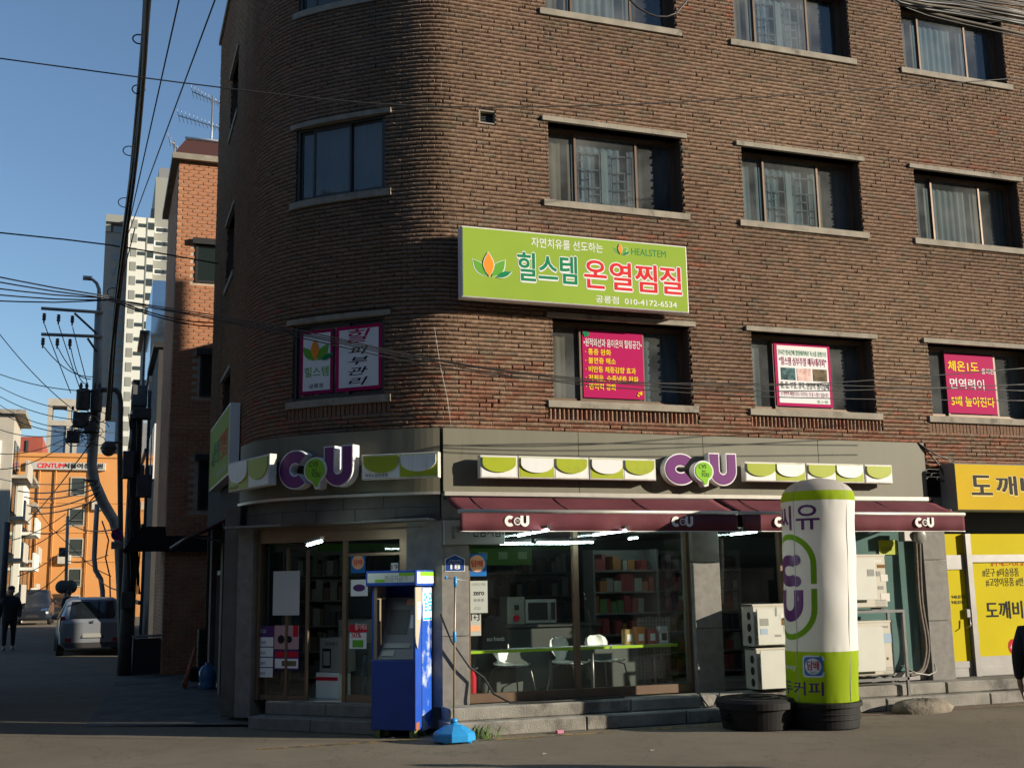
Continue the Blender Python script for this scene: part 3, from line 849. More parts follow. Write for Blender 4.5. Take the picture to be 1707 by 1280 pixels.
# corner entrance
mb = MB(FC); c = -.16
mb.box(.22, 2.8, 2.58, 2.8, c - .06, c + .06); mb.box(2.68, 2.8, .345, 2.58, c - .06, c + .06); mb.box(.22, .28, .345, 2.58, c - .06, c + .06)
ent = mb.build('entrance_frame', mat('warm_aluminium', (.22, .15, .1), .35, .1, 4, metal=.5), bld)
mb = MB(FC); mb.box(.28, 1.1, 2.46, 2.56, c - .2, c - .08); mb.build('door_track', M_DKFR, ent)
mb = MB(FC); mb.box(1.69, 1.75, .35, 2.58, c - .03, c + .03); mb.box(2.62, 2.68, .35, 2.58, c - .03, c + .03); mb.box(1.75, 2.62, 2.36, 2.4, c - .02, c + .02); mb.box(1.75, 2.62, .35, .45, c - .02, c + .02)
dr = mb.build('door', MATS['warm_aluminium'], bld)
mb = MB(FC); mb.rect(1.75, 2.62, .45, 2.36, c); mb.rect(1.75, 2.62, 2.4, 2.58, c); mb.build('pane', M_GLASS, dr)
mb = MB(FC); mb.box(.72, .76, .35, 2.5, c - .03, c + .03); mb.box(1.06, 1.1, .35, 2.46, c - .02, c + .02); mb.box(.28, 1.06, .35, .42, c - .02, c + .02)
dr = mb.build('door', M_BRONZE, bld)
mb = MB(FC); mb.rect(.28, .72, .42, 2.5, c); mb.rect(.76, 1.06, .42, 2.46, c); mb.build('pane', M_GLASS, dr)
# the yellow shop's front to the right
M_YELF = mat('yellow_film', (.56, .46, .004), .6, .05, 2, spec=.2)
mb = MB(W0); c = -.2
mb.box(12.75, 17.2, .36, .5, c - .05, c + .02); mb.box(13.26, 13.36, .36, 2.62, c - .05, c + .08); mb.box(12.75, 13.26, 2.16, 2.28, c - .05, c + .03); mb.box(13.36, 17.2, 2.16, 2.28, c - .05, c + .03); mb.box(15.0, 15.1, .5, 2.62, c - .05, c + .06); mb.box(13.36, 15, .5, .66, c - .05, c + .01)
w = mb.build('window', M_ALU, bld)
for a0, a1, b0, b1 in ((12.75, 13.26, 2.28, 2.62), (13.36, 15, 2.28, 2.62), (13.36, 15, .66, 2.16), (15.1, 17.2, .5, 2.6)):
    mb = MB(W0); mb.rect(a0, a1, b0, b1, c); mb.build('pane', M_YELF, w)
mb = MB(W0); mb.rect(12.79, 13.24, .52, 2.05, c + .01); ydoor = mb.build('door', M_YELF, bld)
mb = MB(W0); mb.box(12.76, 12.79, .5, 2.16, c, c + .03); mb.box(12.79, 13.24, 2.05, 2.16, c, c + .03); mb.box(12.79, 13.24, .5, .6, c, c + .03); mb.build('door_frame', M_ALU, ydoor)
mb = MB(W0); mb.bbox(13.17, 13.25, 1.28, 1.42, c + .03, c + .07, .01); mb.tube([W0.P(13.2, 1.28, c + .09), W0.P(13.2, 1.16, c + .1), W0.P(13.12, 1.12, c + .1)], .01); mb.build('handle', M_ALU, ydoor)
M_INK = mat('black_print', (.02, .02, .022), .6)
M_RED = mat('red_print', (.55, .02, .04), .5)
yw = w
for s_, tl, br, m_ in (('#구해드려요 #', (1651, 932), (1707, 943), M_RED), ('#문구 #미술용품', (1637, 947), (1699, 960), M_INK), ('#고양이용품 #반', (1643, 963), (1707, 976), M_INK)):
    textq(s_, W0, tl, br, c + .004, m_, yw)
textq('도깨비', W0, (1643, 1003), (1706, 1030), c + .004, M_INK, yw, bold=.035)
textq('948.8768', W0, (1586, 992), (1610, 997), c + .014, M_INK, ydoor); textq('948.8767', W0, (1586, 1001), (1609, 1006), c + .014, M_INK, ydoor)
a, b = W0.hit(1689, 1077, c)
mb = MB(W0); mb.prism([(a + .1 * math.cos(k / 24 * 6.283), b + .12 * math.sin(k / 24 * 6.283)) for k in range(24)], c + .001, c + .004); mb.build('round_sticker', M_RED, yw)
text('-HW', W0, a - .07, b - .04, .14, .07, c + .006, M_WHITEP, yw)

# ------------------------------------------------------------------ inside the shop
M_SHELF_ = mat('dull_casing', (.06, .062, .06), .6)
M_LAMP = mat('lamp_tube', (.9, .9, .9), .5, emit=(.75, 1.0, .92, 24.0))
def lamp(x0, y0, x1, y1, zl, label):
    d = Vector((x1 - x0, y1 - y0, 0)); t = thing('fluorescent_lamp', ((x0 + x1) / 2, (y0 + y1) / 2, zl + .02), label, 'lamp', 'fluorescent tubes on the shop ceiling')
    f_ = Frame((x0, y0, zl), d); mb = MB(f_); mb.box(0, d.length, .025, .06, -.025, .025); mb.build('lamp_body', M_SHELF_, t)
    mb = MB(); mb.tube([(x0 + d.x * .03, y0 + d.y * .03, zl), (x1 - d.x * .03, y1 - d.y * .03, zl)], .013); mb.build('tube', M_LAMP, t)
def lamp_px(p, q, label):
    z = 2.49 if 'level' in label or 'door' in label else 2.62
    a, b = onZ(*p, z), onZ(*q, z); lamp(a.x, a.y, b.x, b.y, z, label)
lamp_px((832, 906), (886, 905), 'lit level fluorescent tube at the left of the shop ceiling')
lamp_px((892, 904.5), (992, 903.5), 'longest lit level fluorescent tube in the middle of the shop ceiling')
lamp_px((862, 893), (915, 883), 'slanting lit fluorescent tube touching the awning fringe on the left')
lamp_px((987, 892), (1045, 884), 'slanting lit fluorescent tube right of the window mullion')
lamp_px((1048, 898), (1063, 896), 'tiny lit fluorescent tube at the right of the left shop window')
lamp_px((1217, 891), (1262, 886), 'lit fluorescent tube in the second shop window beside the inflatable column')
lamp_px((512, 909), (537, 902), 'short lit fluorescent tube above the corner door')
# window counter and chairs
M_LIME = mat('lime_edge', (.45, .68, .03), .4)
cnt = thing('window_counter', (5.9, .75, .35), 'white narrow counter with a lime green edge behind the shop window', 'counter')
ztop = 1.03
for a0, a1 in ((4.8, 6.95), (6.99, 8.05)):
    mb = MB(W0); mb.box(a0, a1, ztop - .03, ztop, -.75, -.36); mb.build('counter_top', M_WHITE, cnt)
    mb = MB(W0); mb.box(a0, a1, ztop - .036, ztop + .003, -.357, -.34); mb.build('edge_strip', M_LIME, cnt)
for a in (4.95, 6.1, 6.75, 7.75):
    mb = MB(); mb.tube([(a, .5, .352), (a, .5, ztop - .03)], .022); mb.build('leg', M_ALU, cnt)
mb = MB(W0); mb.box(4.8, 8.05, .36, .98, -1.28, -1.25); mb.build('back_panel', M_SWALL, cnt)
def chair(x, y, rz, label):
    t = thing('chair', (x, y, .352), label, 'chair', 'white shell chairs at the window counter')
    ca, sa = math.cos(rz), math.sin(rz)
    L = lambda a, b, h: Vector((x + (a * ca - b * sa) * 1.16, y + (a * sa + b * ca) * 1.16, .352 + h * .93))
    # one curved shell: seat, waist and round back   (b>0 is the back)
    pr = [(-.2, .455, .19), (-.12, .445, .215), (0, .445, .21), (.1, .45, .19), (.16, .475, .13), (.185, .53, .1), (.195, .58, .13), (.205, .66, .19), (.215, .74, .205), (.225, .81, .17), (.23, .85, .08)]
    v = []
    for b, h, w in pr:
        for k in range(7):
            u_ = -1 + 2 * k / 6
            v.append(L(u_ * w, b + (.03 * u_ * u_ if h < .5 else -.05 * u_ * u_), h + (.02 * u_ * u_ if h < .5 else 0)))
    f_ = [(i * 7 + k, i * 7 + k + 1, (i + 1) * 7 + k + 1, (i + 1) * 7 + k) for i in range(len(pr) - 1) for k in range(6)]
    mb = MB(); mb.add(v, f_, True); ob = mb.build('seat_shell', M_WHITE, t)
    sm_ = ob.modifiers.new('s', 'SOLIDIFY'); sm_.thickness = .012
    for sx in (-1, 1):
        for sy in (-1, 1):
            mb = MB(); mb.tube([L(sx * .1, sy * .1, .44), L(sx * .17, sy * .17, .4), L(sx * .215, sy * .23, 0)], .011, 8); mb.build('leg', M_ALU, t)
    return t
chair(5.68, .98, RAD(38), 'white shell chair at the left end of the window counter')
chair(6.6, .98, RAD(32), 'white shell chair at the counter just left of the mullion')
chair(7.25, 1.15, RAD(20), 'shaded white shell chair at the counter right of the mullion')
# things on the counter and against the back
M_BAG = mat('black_nylon', (.012, .012, .014), .7, .2, 20, .3, 60)
a0, b1 = W0.hit(800, 1005, -.55); a1, b0 = W0.hit(842, 1060, -.55)
mb = MB(W0); p = [(a0, ztop), (a1 + .02, ztop), (a1 + .03, ztop + .2), (a1 - .04, ztop + .42), (a0 + .2, ztop + .47), (a0 + .05, ztop + .4)]
mb.prism(p, -.7, -.5); bg = tag(mb.build('bag', M_BAG), 'black soft bag standing on the left end of the counter', 'bag')
text('eco friends', W0, a0 + .08, ztop + .12, .26, .06, -.497, M_WHITEP, bg)
def boxthing(name, tl, br, c0, c1, m_, label, cat, zb=None, lines=None, kids_=None):
    a0, b1 = W0.hit(*tl, c1); a1, b0 = W0.hit(*br, c1)
    if zb is not None: b0 = zb
    mb = MB(W0); mb.bbox(a0, a1, b0, b1, c0, c1, .006); o = tag(mb.build(name, m_), label, cat)
    return o, a0, a1, b0, b1
M_BEIGE = mat('beige_plastic', (.28, .275, .25), .4); M_SILV = mat('silver_panel', (.42, .42, .43), .35, metal=.3)
# shelf at the back carrying coffee machine and microwave
sh = thing('back_counter', (6.4, 1.9, .35), 'dark low counter carrying the coffee machine and the microwave', 'counter')
mb = MB(W0); mb.box(5.2, 7.4, .36, 1.28, -2.3, -1.75); mb.build('cabinet', M_SHELF_, sh); mb = MB(W0); mb.box(5.15, 7.45, 1.28, 1.32, -2.35, -1.7); mb.build('worktop', M_SHELF_, sh)
o, a0, a1, b0, b1 = boxthing('coffee_machine', (845, 995), (876, 1062), -2.2, -1.85, M_BEIGE, 'grey boxy coffee machine left of the microwave', 'coffee machine', zb=1.32)
mb = MB(W0); mb.box(a0 + .12, a1 - .1, b1 - .2, b1 - .12, -1.852, -1.845); mb.build('display', M_BLACK, o); mb = MB(W0); mb.tube([W0.P((a0 + a1) / 2, b1 - .32, -1.86), W0.P((a0 + a1) / 2, b1 - .32, -1.82)], .05, 14); mb.build('button', M_RED, o)
o, a0, a1, b0, b1 = boxthing('microwave', (876, 999), (928, 1034), -2.2, -1.8, M_SILV, 'silver microwave oven with black door on the back counter', 'microwave', zb=1.33)
mb = MB(W0); mb.box(a0 + .04, a1 - .15, b0 + .05, b1 - .05, -1.803, -1.79); mb.build('door', M_BLACK, o); mb = MB(W0); mb.tube([W0.P(a1 - .12, b0 + .05, -1.76), W0.P(a1 - .12, b1 - .05, -1.76)], .012); mb.build('handle', M_ALU, o); mb = MB(W0); mb.box(a1 - .09, a1 - .02, b0 + .05, b1 - .05, -1.803, -1.795); mb.build('control_panel', M_DKFR, o)
# packets at the right end of the counter
cols_ = [((.4, .25, .08), 'brown'), ((.6, .2, .03), 'orange'), ((.35, .05, .05), 'dark red'), ((.55, .55, .55), 'pale grey')]
for k, (cc, nm) in enumerate(cols_):
    a = 7.28 + k * .19
    mb = MB(W0); mb.bbox(a, a + .14, ztop, ztop + .22 + .03 * (k % 2), -.62, -.5, .008); o = tag(mb.build('carton', mat('carton_' + nm.replace(' ', '_'), cc, .5)), nm + ' packet in the row at the right end of the counter', 'packet', 'packets on the counter')
    mb = MB(W0); mb.box(a + .03, a + .11, ztop + .05, ztop + .15, -.499, -.496); mb.build('print', M_WHITEP if k != 3 else M_INK, o)
# shelving with goods: each shelf unit a thing, goods too small to pick apart joined
M_SHELF = mat('shelf_metal', (.12, .12, .12), .5)
GOODS = [mat('goods_red', (.2, .03, .03), .5), mat('goods_green', (.06, .12, .04), .5), mat('goods_white', (.2, .2, .19), .5), mat('goods_brown', (.07, .04, .025), .5), mat('goods_orange', (.22, .09, .025), .5), mat('goods_dark', (.03, .03, .05), .5)]
def shelves(fr, w, h, d, n, label, dens=1.0, pal=(0, 1, 2, 3, 4, 5)):
    t = thing('shelf_unit', fr.P(w / 2, 0, 0), label, 'shelves')
    for a in (0, w - .03):
        mb = MB(fr); mb.box(a, a + .03, 0, h, -d, 0); mb.build('upright', M_SHELF, t)
    mb = MB(fr); mb.rect(0, w, 0, h, -d); mb.build('back_panel', M_SHELF, t)
    goods = MB(fr)
    for k in range(n):
        b = .08 + k * (h - .1) / n
        mb = MB(fr); mb.box(.03, w - .03, b, b + .025, -d, 0); mb.build('shelf_board', M_SHELF, t)
        a = .05
        while a < w - .12:
            ww = rnd.uniform(.06, .14); hh = rnd.uniform(.45, .85) * (h - .1) / n
            if rnd.random() < .88 * dens:
                goods.mi = rnd.choice(pal); goods.box(a, a + ww - .008, b + .025, b + .025 + hh, -d + .05, -rnd.uniform(.02, .08))
            a += ww
    goods.mi = 0
    g = goods.build('goods', GOODS, t); g['kind'] = 'stuff'
    return t
shelves(Frame((7.35, 1.75, .352), (1, 0, 0)), 1.15, 2.1, .4, 6, 'tall dark shelves of packets behind the right pane of the window', pal=(0, 0, 2, 4, 1))
shelves(Frame((5.0, 4.6, .352), (1, 0, 0)), 3.3, 2.2, .4, 5, 'long dim shelves of goods along the back of the shop', pal=(5, 3, 5, 0, 2))
shelves(Frame((8.75, 2.3, .352), (1, 0, 0)), 1.6, 2.1, .4, 6, 'dark shelves of goods behind the second shop window', pal=(5, 5, 3, 0, 2))
shelves(Frame((2.9, 4.6, .352), (1, 0, 0)), 1.6, 2.2, .4, 5, 'dim shelves of goods seen through the corner door', pal=(5, 3, 1, 2))
wr = Frame((7.55, .62, .352), (1, 0, 0))
t = thing('wire_rack', wr.P(.3, 0, 0), 'black wire grid screen holding a pale board behind the window', 'rack')
mb = MB(wr); mb.rect(.0, .55, .5, 1.05, -.03); mb.build('board', M_BEIGE, t)
mb = MB(wr)
for k in range(11): mb.box(k * .055, k * .055 + .005, .1, 1.1, 0, .005)
for k in range(19): mb.box(0, .555, .1 + k * .055, .105 + k * .055, .006, .011)
t2 = mb.build('wire_grid', M_BLACK, t)
# green scalloped pelmet sign inside
t = thing('pelmet', (5.9, 3.3, 2.3), 'green and white chequered pelmet glowing dimly at the back of the shop', 'pelmet')
f_ = Frame((4.7, 3.3, 2.25), (1, 0, 0)); mb = MB(f_); mb.box(0, 2.2, 0, .28, -.05, 0); mb.build('board', M_GREENW, t)
for k in range(6):
    mb = MB(f_); mb.box(.2 + k * .35, .36 + k * .35, .1, .22, 0, .01); mb.build('print', mat('pale_green', (.4, .6, .3), .6), t)
# fire extinguisher inside, bottom left
ex = thing('fire_extinguisher', (4.9, .45, .352), 'red fire extinguisher on the shop floor at the left end of the window', 'extinguisher')
mb = MB(); mb.lathe([(.055, 0), (.06, .02), (.06, .33), (.035, .39), (.02, .42)], (4.9, .42, .352), 16); mb.build('cylinder', M_RED, ex)
mb = MB(); mb.tube([(4.9, .42, .77), (4.98, .4, .8)], .012); mb.tube([(4.92, .42, .76), (5.0, .4, .7), (5.0, .4, .5)], .01); mb.build('handle', M_BEIGE, ex)
# behind the corner door: printer on a cabinet, boxes, bottled water
FD = Frame(FC.P(0, .35, -.9), FC.r)
pr = thing('copier', FD.P(1.2, 0, 0), 'pale grey copier on a cabinet behind the corner door', 'copier')
mb = MB(FD); mb.bbox(.95, 1.62, 0, .75, -.5, -.05, .01); mb.build('cabinet', M_SWALL, pr)
mb = MB(FD); mb.bbox(1.08, 1.6, .76, 1.1, -.5, -.05, .02); mb.build('body', M_BEIGE, pr); mb = MB(FD); mb.box(1.14, 1.52, .92, .935, -.05, -.045); mb.build('slot', M_BLACK, pr); mb = MB(FD); mb.bbox(1.12, 1.6, 1.12, 1.5, -.5, -.2, .02); mb.build('screen', M_DKFR, pr)
bx = thing('carton', FD.P(1.1, 0, .1), 'white carton with a red stripe standing in the corner doorway', 'box')
mb = MB(FD); mb.bbox(.98, 1.36, 0, .36, .02, .36, .006); mb.build('box_body', M_WHITE, bx); mb = MB(FD); mb.box(.98, 1.36, .25, .3, .361, .364); mb.build('stripe', M_RED, bx)
bx = thing('carton', FD.P(1.3, .4, .1), 'tall pale carton printed with a phone above the striped carton', 'box')
mb = MB(FD); mb.bbox(1.0, 1.42, .365, .85, -.02, .3, .006); mb.build('box_body', M_BEIGE, bx); mb = MB(FD); mb.bbox(1.05, 1.2, .42, .7, .301, .304, .002); mb.build('phone_print', M_INK, bx); mb = MB(FD); mb.rect(1.07, 1.18, .46, .66, .306); mb.build('screen_print', M_BEIGE, bx); text('SMART', FD, 1.1, .74, .22, .05, .304, M_INK, bx)
M_WATER = glass('water_bottle', (.75, .85, .92), 1.33, .1, .06)
for k in range(6):
    f_ = FD.P(1.85 + (k % 3) * .13, (k // 3) * .33, .4)
    b_ = thing('water_bottle', f_, 'clear bottle of water in the shrink wrapped stack inside the door', 'bottle', 'water bottles stacked inside the door')
    mb = MB(); mb.lathe([(.05, 0), (.055, .02), (.055, .2), (.045, .23), (.018, .29), (.018, .31)], f_, 12); mb.build('bottle_body', M_WATER, b_); mb = MB(); mb.lathe([(.02, .295), (.02, .32)], f_, 10); mb.build('cap', GOODS[0] if k % 2 else M_BEIGE, b_)
# ------------------------------------------------------------------ signs
M_PURP = mat('purple_acrylic', (.16, .025, .17), .35)
M_GREEN = mat('green_acrylic', (.24, .55, .015), .35)
M_LIMEP = mat('lime_panel', (.36, .42, .008), .4, .06, 2, dirt=(.28, .33, .02), dscale=2, dcut=.56)
M_SIGNW = mat('sign_white', (.8, .8, .79), .4, .05, 2, dirt=(.62, .6, .54), dscale=2.2, dcut=.56, stretch=(3, 3, .5))
M_RIM = mat('sign_side', (.62, .6, .55), .45, .08, 3, dirt=(.36, .33, .28), dscale=2, dcut=.54)
M_HEAL = mat('sign_green_film', (.285, .42, .05), .5, .05, 1.2)
M_HEALD = mat('deep_green_print', (.01, .22, .09), .5)
M_REDP = mat('red_sign_print', (.68, .03, .035), .5)
M_ORNG = mat('orange_print', (.85, .3, .03), .5)
M_MAG = mat('magenta_film', (.45, .008, .105), .45)
M_MAGD = mat('magenta_frame', (.3, .01, .09), .5)
M_YTXT = mat('yellow_print', (.95, .68, .02), .5)
M_GREYP = mat('grey_print', (.25, .25, .25), .6)

def arc(cx, cy, r, a0, a1, n=20, ry=None):
    ry = ry or r
    return [(cx + r * math.cos(RAD(a0 + (a1 - a0) * i / n)), cy + ry * math.sin(RAD(a0 + (a1 - a0) * i / n))) for i in range(n + 1)]
def c_band(cx, cy, h, w, t, g=0.0):
    """letter C as (outer, inner) outlines; g grows it"""
    o = arc(cx, cy, w / 2 + g, 48 - g * 30, 312 + g * 30, 26, h / 2 + g); i = arc(cx, cy, w / 2 - t - g, 48 - g * 30, 312 + g * 30, 26, h / 2 - t - g)
    return o, i
def u_band(cx, cy, h, w, t, g=0.0):
    top = cy + h / 2 + g; R_ = w / 2; yb = cy - h / 2 + R_
    o = [(cx - R_ - g, top)] + arc(cx, yb, R_ + g, 180, 360, 20) + [(cx + R_ + g, top)]
    i = [(cx - R_ + t + g, top)] + arc(cx, yb, R_ - t - g, 180, 360, 20) + [(cx + R_ - t - g, top)]
    return o, i
def bubble(cx, cy, r, g=0.0):
    p = arc(cx, cy, r + g, -60, 235, 22, (r + g) * .95)
    return p + [(cx - .25 * r, cy - r * .98 - g), (cx + .02 * r, cy - 1.42 * r - g * 1.3), (cx + .3 * r + g, cy - 1.38 * r - g)]
def logo_sign(fr, a0, a1, b0, b1, c0, c1, label):
    """two rounded block letters with a green speech bubble between them"""
    w, h = a1 - a0, b1 - b0
    t = thing('logo_sign', fr.P((a0 + a1) / 2, b0, c0), label, 'shop sign')
    cx, cy = a0 + w * .23, b0 + h * .52
    for nm, fn, args in (('letter', c_band, (cx, cy, h * .9, w * .42, w * .13)), ('letter', u_band, (a0 + w * .82, cy + .01, h * .93, w * .36, w * .118))):
        mb = MB(fr); mb.strip(*fn(*args, g=.018), c0, c1, closed=False); L_ = mb.build(nm, M_SIGNW, t)
        mb = MB(fr); mb.strip(*fn(*args), c1 - .005, c1 + .006, closed=False); mb.build('letter_face', M_PURP, L_)
    mb = MB(fr); bx, by, r = a0 + w * .53, b0 + h * .47, h * .29
    mb.prism(bubble(bx, by, r, .024), c0 + .03, c1 + .035); L_ = mb.build('speech_bubble', M_SIGNW, t)
    mb = MB(fr); mb.prism(bubble(bx, by, r), c1 + .03, c1 + .042); mb.build('bubble_face', M_GREEN, L_)
    for k, s_ in enumerate(('CVS', 'for', 'YOU')):
        hh = r * (.42 if k != 1 else .24); ww = r * (.9 if k != 1 else .5)
        text(s_, fr, bx - ww / 2 + .02 * (k - 1), by + r * (.28 - k * .44) + (.06 * r if k == 1 else 0), ww, hh, c1 + .045, M_INK, t, shear=.15)
    mb = MB(fr); mb.box(a0 - .06, a1 + .06, b0 + h * .42, b0 + h * .55, .0, c0 - .02); mb.build('mounting_rail', M_FASCD, t)
    return t
def scallop_box(fr, a0, a1, b0, b1, c0, c1, cells, label, grp=None, caption=None):
    t = thing('light_box_sign', fr.P((a0 + a1) / 2, b0, c0), label, 'shop sign', grp)
    w = (a1 - a0) / len(cells)
    mb = MB(fr); mb.bbox(a0, a1, b0, b1, c1 - .11, c1, .008); mb.build('box', M_RIM, t)
    mb = MB(fr); mb.box(a0 + .1, a1 - .1, b0 + .1, b1 - .1, c0, c1 - .112); mb.build('bracket', M_FASCD, t)
    for k, ch in enumerate(cells):
        x0, x1 = a0 + k * w + (.02 if k == 0 or cells[k] == 'g' else .004), a0 + (k + 1) * w - (.02 if k == len(cells) - 1 else .004)
        h = b1 - b0 - .04; y0, y1 = b0 + .02, b1 - .02
        mb = MB(fr); mb.rect(x0, x1, y0, y1, c1 + .003); p = mb.build('panel', M_SIGNW if ch == 'g' else M_LIMEP, t)
        sc = [(x1 - .012, y1 - .008), (x0 + .012, y1 - .008)] + arc((x0 + x1) / 2, y1 - h * .32, (x1 - x0) / 2 - .012, 180, 360, 20, h * .46)
        mb = MB(fr); mb.prism(sc, c1 + .004, c1 + .022); mb.build('scallop', M_LIMEP if ch == 'g' else M_SIGNW, p)
    if caption: text(caption, fr, a0 + .05, b0 + .03, min(.32, w * .8), .05, c1 + .008, M_INK, t)
    return t
D_ = .30
a0, b1 = W0.hit(800, 758, D_); a1, b0 = W0.hit(1094, 801, D_)
logo_a0, lb1 = W0.hit(1106, 755, D_); logo_a1, lb0 = W0.hit(1228, 812, D_)
w = a1 - a0
scallop_box(W0, a0, a0 + w * .205, b0 + .0, b1, .1, D_, 'g', 'single lime and white scalloped light box at the left end of the street fascia')
scallop_box(W0, a0 + w * .21, a0 + w * .605, b0, b1, .1, D_, 'wg', 'two cell scalloped light box in the middle of the left row on the street fascia')
scallop_box(W0, a0 + w * .61, a1, b0, b1, .1, D_, 'wg', 'two cell scalloped light box just left of the big purple street letters')
logo_sign(W0, logo_a0, logo_a1, lb0, lb1, .16, D_, 'purple block letters with green speech bubble on the sunlit street fascia')
a0, b1 = W0.hit(1241, 769, D_); a1, b0 = W0.hit(1489, 806, D_); w = a1 - a0
scallop_box(W0, a0, a0 + w * .4, b0, b1, .1, D_, 'gw', 'two cell scalloped light box just right of the big purple street letters')
scallop_box(W0, a0 + w * .405, a0 + w * .8, b0, b1, .1, D_, 'gw', 'scalloped light box above the top of the inflatable column')
scallop_box(W0, a0 + w * .805, a1, b0, b1, .1, D_, 'g', 'single scalloped light box at the right end of the street fascia')
def tangent(x, y, off=0.0):
    s = sof(x, y); p = plan(s); nn = pnorm(s); r = (-nn[1], nn[0], 0)
    return Frame((p[0] + nn[0] * off, p[1] + nn[1] * off, 0), r)
FT = tangent(3.85, .26)
if FT.r.x < 0: FT = Frame(FT.o, -FT.r)
def tfr(x, y):
    f = tangent(x, y); return f if f.r.x > 0 else Frame(f.o, -f.r)
f = tfr(3.75, .33); a0, b1 = f.hit(603, 758, .3); a1, b0 = f.hit(731, 795, .3)
scallop_box(f, a0, a1, b0, b1, .1, .3, 'gw', 'shaded lime and white light box right of the letters over the corner door', caption='씨유노원공릉점')
f = tfr(2.72, 1.17); a0, b1 = f.hit(462, 752, .36); a1, b0 = f.hit(583, 812, .36)
logo_sign(f, a0, a1, b0, b1, .16, .32, 'purple block letters with green speech bubble over the shaded corner door')
f = tfr(2.15, 2.1); a0, b1 = f.hit(382, 772, .3); a1, b0 = f.hit(448, 808, .3)
scallop_box(f, a0, a1, b0, b1, .1, .3, 'wg', 'shaded light box at the alley end of the corner fascia', caption='씨유노원공릉점')

# big green sign of the upper floor
D_ = .34
a0, b1 = W0.hit(769, 376, D_); a1, b0 = W0.hit(1149, 522, D_); h = b1 - b0; w = a1 - a0
gs = thing('green_sign', W0.P((a0 + a1) / 2, b0, .0), 'long lime green signboard with red and green lettering on the brick wall', 'sign')
mb = MB(W0); mb.bbox(a0, a1, b0, b1, D_ - .17, D_, .012); mb.build('frame', M_SIGNW, gs)
mb = MB(W0); mb.rect(a0 + .018, a1 - .018, b0 + .018, b1 - .018, D_ + .003); mb.build('panel', M_HEAL, gs)
for k in range(3):
    mb = MB(W0); x = a0 + .4 + k * (w - .8) / 2; mb.box(x, x + .05, b0 + .2, b1 - .2, 0, D_ - .172); mb.build('bracket', M_DKFR, gs)
def lotus(fr, a, b, s, c, parent, rim=None):
    def petal(cx, cy, l, wd, an):
        p = []
        for i in range(17):
            t_ = i / 16; p.append((wd * math.sin(math.pi * t_) * (1 - .15 * t_), l * t_))
        p += [(-x, y) for x, y in reversed(p[1:-1])]
        ca, sa = math.cos(RAD(an)), math.sin(RAD(an))
        return [(cx + x * ca - y * sa, cy + x * sa + y * ca) for x, y in p]
    for k, (dx, l, wd, an, m_) in enumerate(((-.1, .95, .22, 42, M_GREEN2), (.1, .98, .24, -38, M_GREEN2), (.3, .75, .13, -68, M_HEALD), (-.02, 1.05, .24, 2, M_ORNG))):
        if rim:
            mb = MB(fr); mb.prism(petal(a + dx * s, b - .015 * s, l * s * 1.05, wd * s * 1.14, an), c + k * .003, c + .001 + k * .003, False); mb.build('petal_rim', rim, parent)
        mb = MB(fr); mb.prism(petal(a + dx * s, b, l * s, wd * s, an), c + .0015 + k * .003, c + .0025 + k * .003, False); mb.build('petal', m_, parent)
M_GREEN2 = mat('mid_green_print', (.13, .38, .045), .5)
lotus(W0, a0 + w * .115, b0 + h * .31, .33, D_ + .0042, gs, M_WHITEP)
def outlined(s_, fr, a, b, w_, h_, c, m_, parent, om, g=.014, bold=.03, obold=.075):
    text(s_, fr, a, b, w_, h_, c, om, parent, bold=obold); text(s_, fr, a, b, w_, h_, c + .0022, m_, parent, bold=bold)
text('자연치유를 선도하는', W0, a0 + w * .295, b0 + h * .785, w * .315, h * .14, D_ + .0042, M_WHITEP, gs, bold=.015)
lotus(W0, a0 + w * .69, b0 + h * .79, .15, D_ + .0042, gs, M_WHITEP)
text('HEALSTEM', W0, a0 + w * .74, b0 + h * .80, w * .16, h * .1, D_ + .0042, M_HEALD, gs)
outlined('힐스템', W0, a0 + w * .235, b0 + h * .29, w * .255, h * .40, D_ + .0042, M_HEALD, gs, M_WHITEP, bold=.035)
for k, ch in enumerate('온열찜질'):
    outlined(ch, W0, a0 + w * (.525 + k * .115), b0 + h * .26, w * .097, h * .40, D_ + .0042, M_REDP, gs, M_WHITEP, bold=.03)
text('공릉점  010-4172-6534', W0, a0 + w * .572, b0 + h * .055, w * .37, h * .105, D_ + .0042, M_WHITEP, gs, bold=.02)

# posters stuck behind the first floor panes
def poster(key, k0, k1, label, bg, border=None):
    win, fr, w, h = WIN[key]; c = -.2 + .016
    a0, a1, b0, b1 = k0 * w, k1 * w, .1, h - .1
    t = thing('window_poster', fr.P((a0 + a1) / 2, b0, c), label, 'poster')
    mb = MB(fr); mb.box(a0, a1, b0, b1, c, c + .006); mb.build('sheet', border or bg, t)
    if border:
        mb = MB(fr); mb.rect(a0 + .05, a1 - .05, b0 + .05, b1 - .05, c + .008); mb.build('print', bg, t)
    return t, fr, a0, a1, b0, b1, c + .010
t, fr, a0, a1, b0, b1, c = poster((0, 0), .245, .69, 'magenta poster with a white headline and five yellow lines in a window', M_MAG)
w, h = a1 - a0, b1 - b0
text('•원적외선과 음이온의 힐링공간•', fr, a0 + .02, b0 + h * .755, w - .04, h * .12, c, M_WHITEP, t, bold=.02)
for k, (s_, f_) in enumerate((('· 통증 완화', .45), ('· 불면증 해소', .53), ('· 비만등 체중감량 효과', .88), ('· 저체온, 수족냉증 완화', .92), ('· 면역력 강화', .52))):
    text(s_, fr, a0 + .04, b0 + h * (.63 - k * .128), (w - .06) * f_, h * .09, c, M_YTXT, t, bold=.03)
mb = MB(fr)
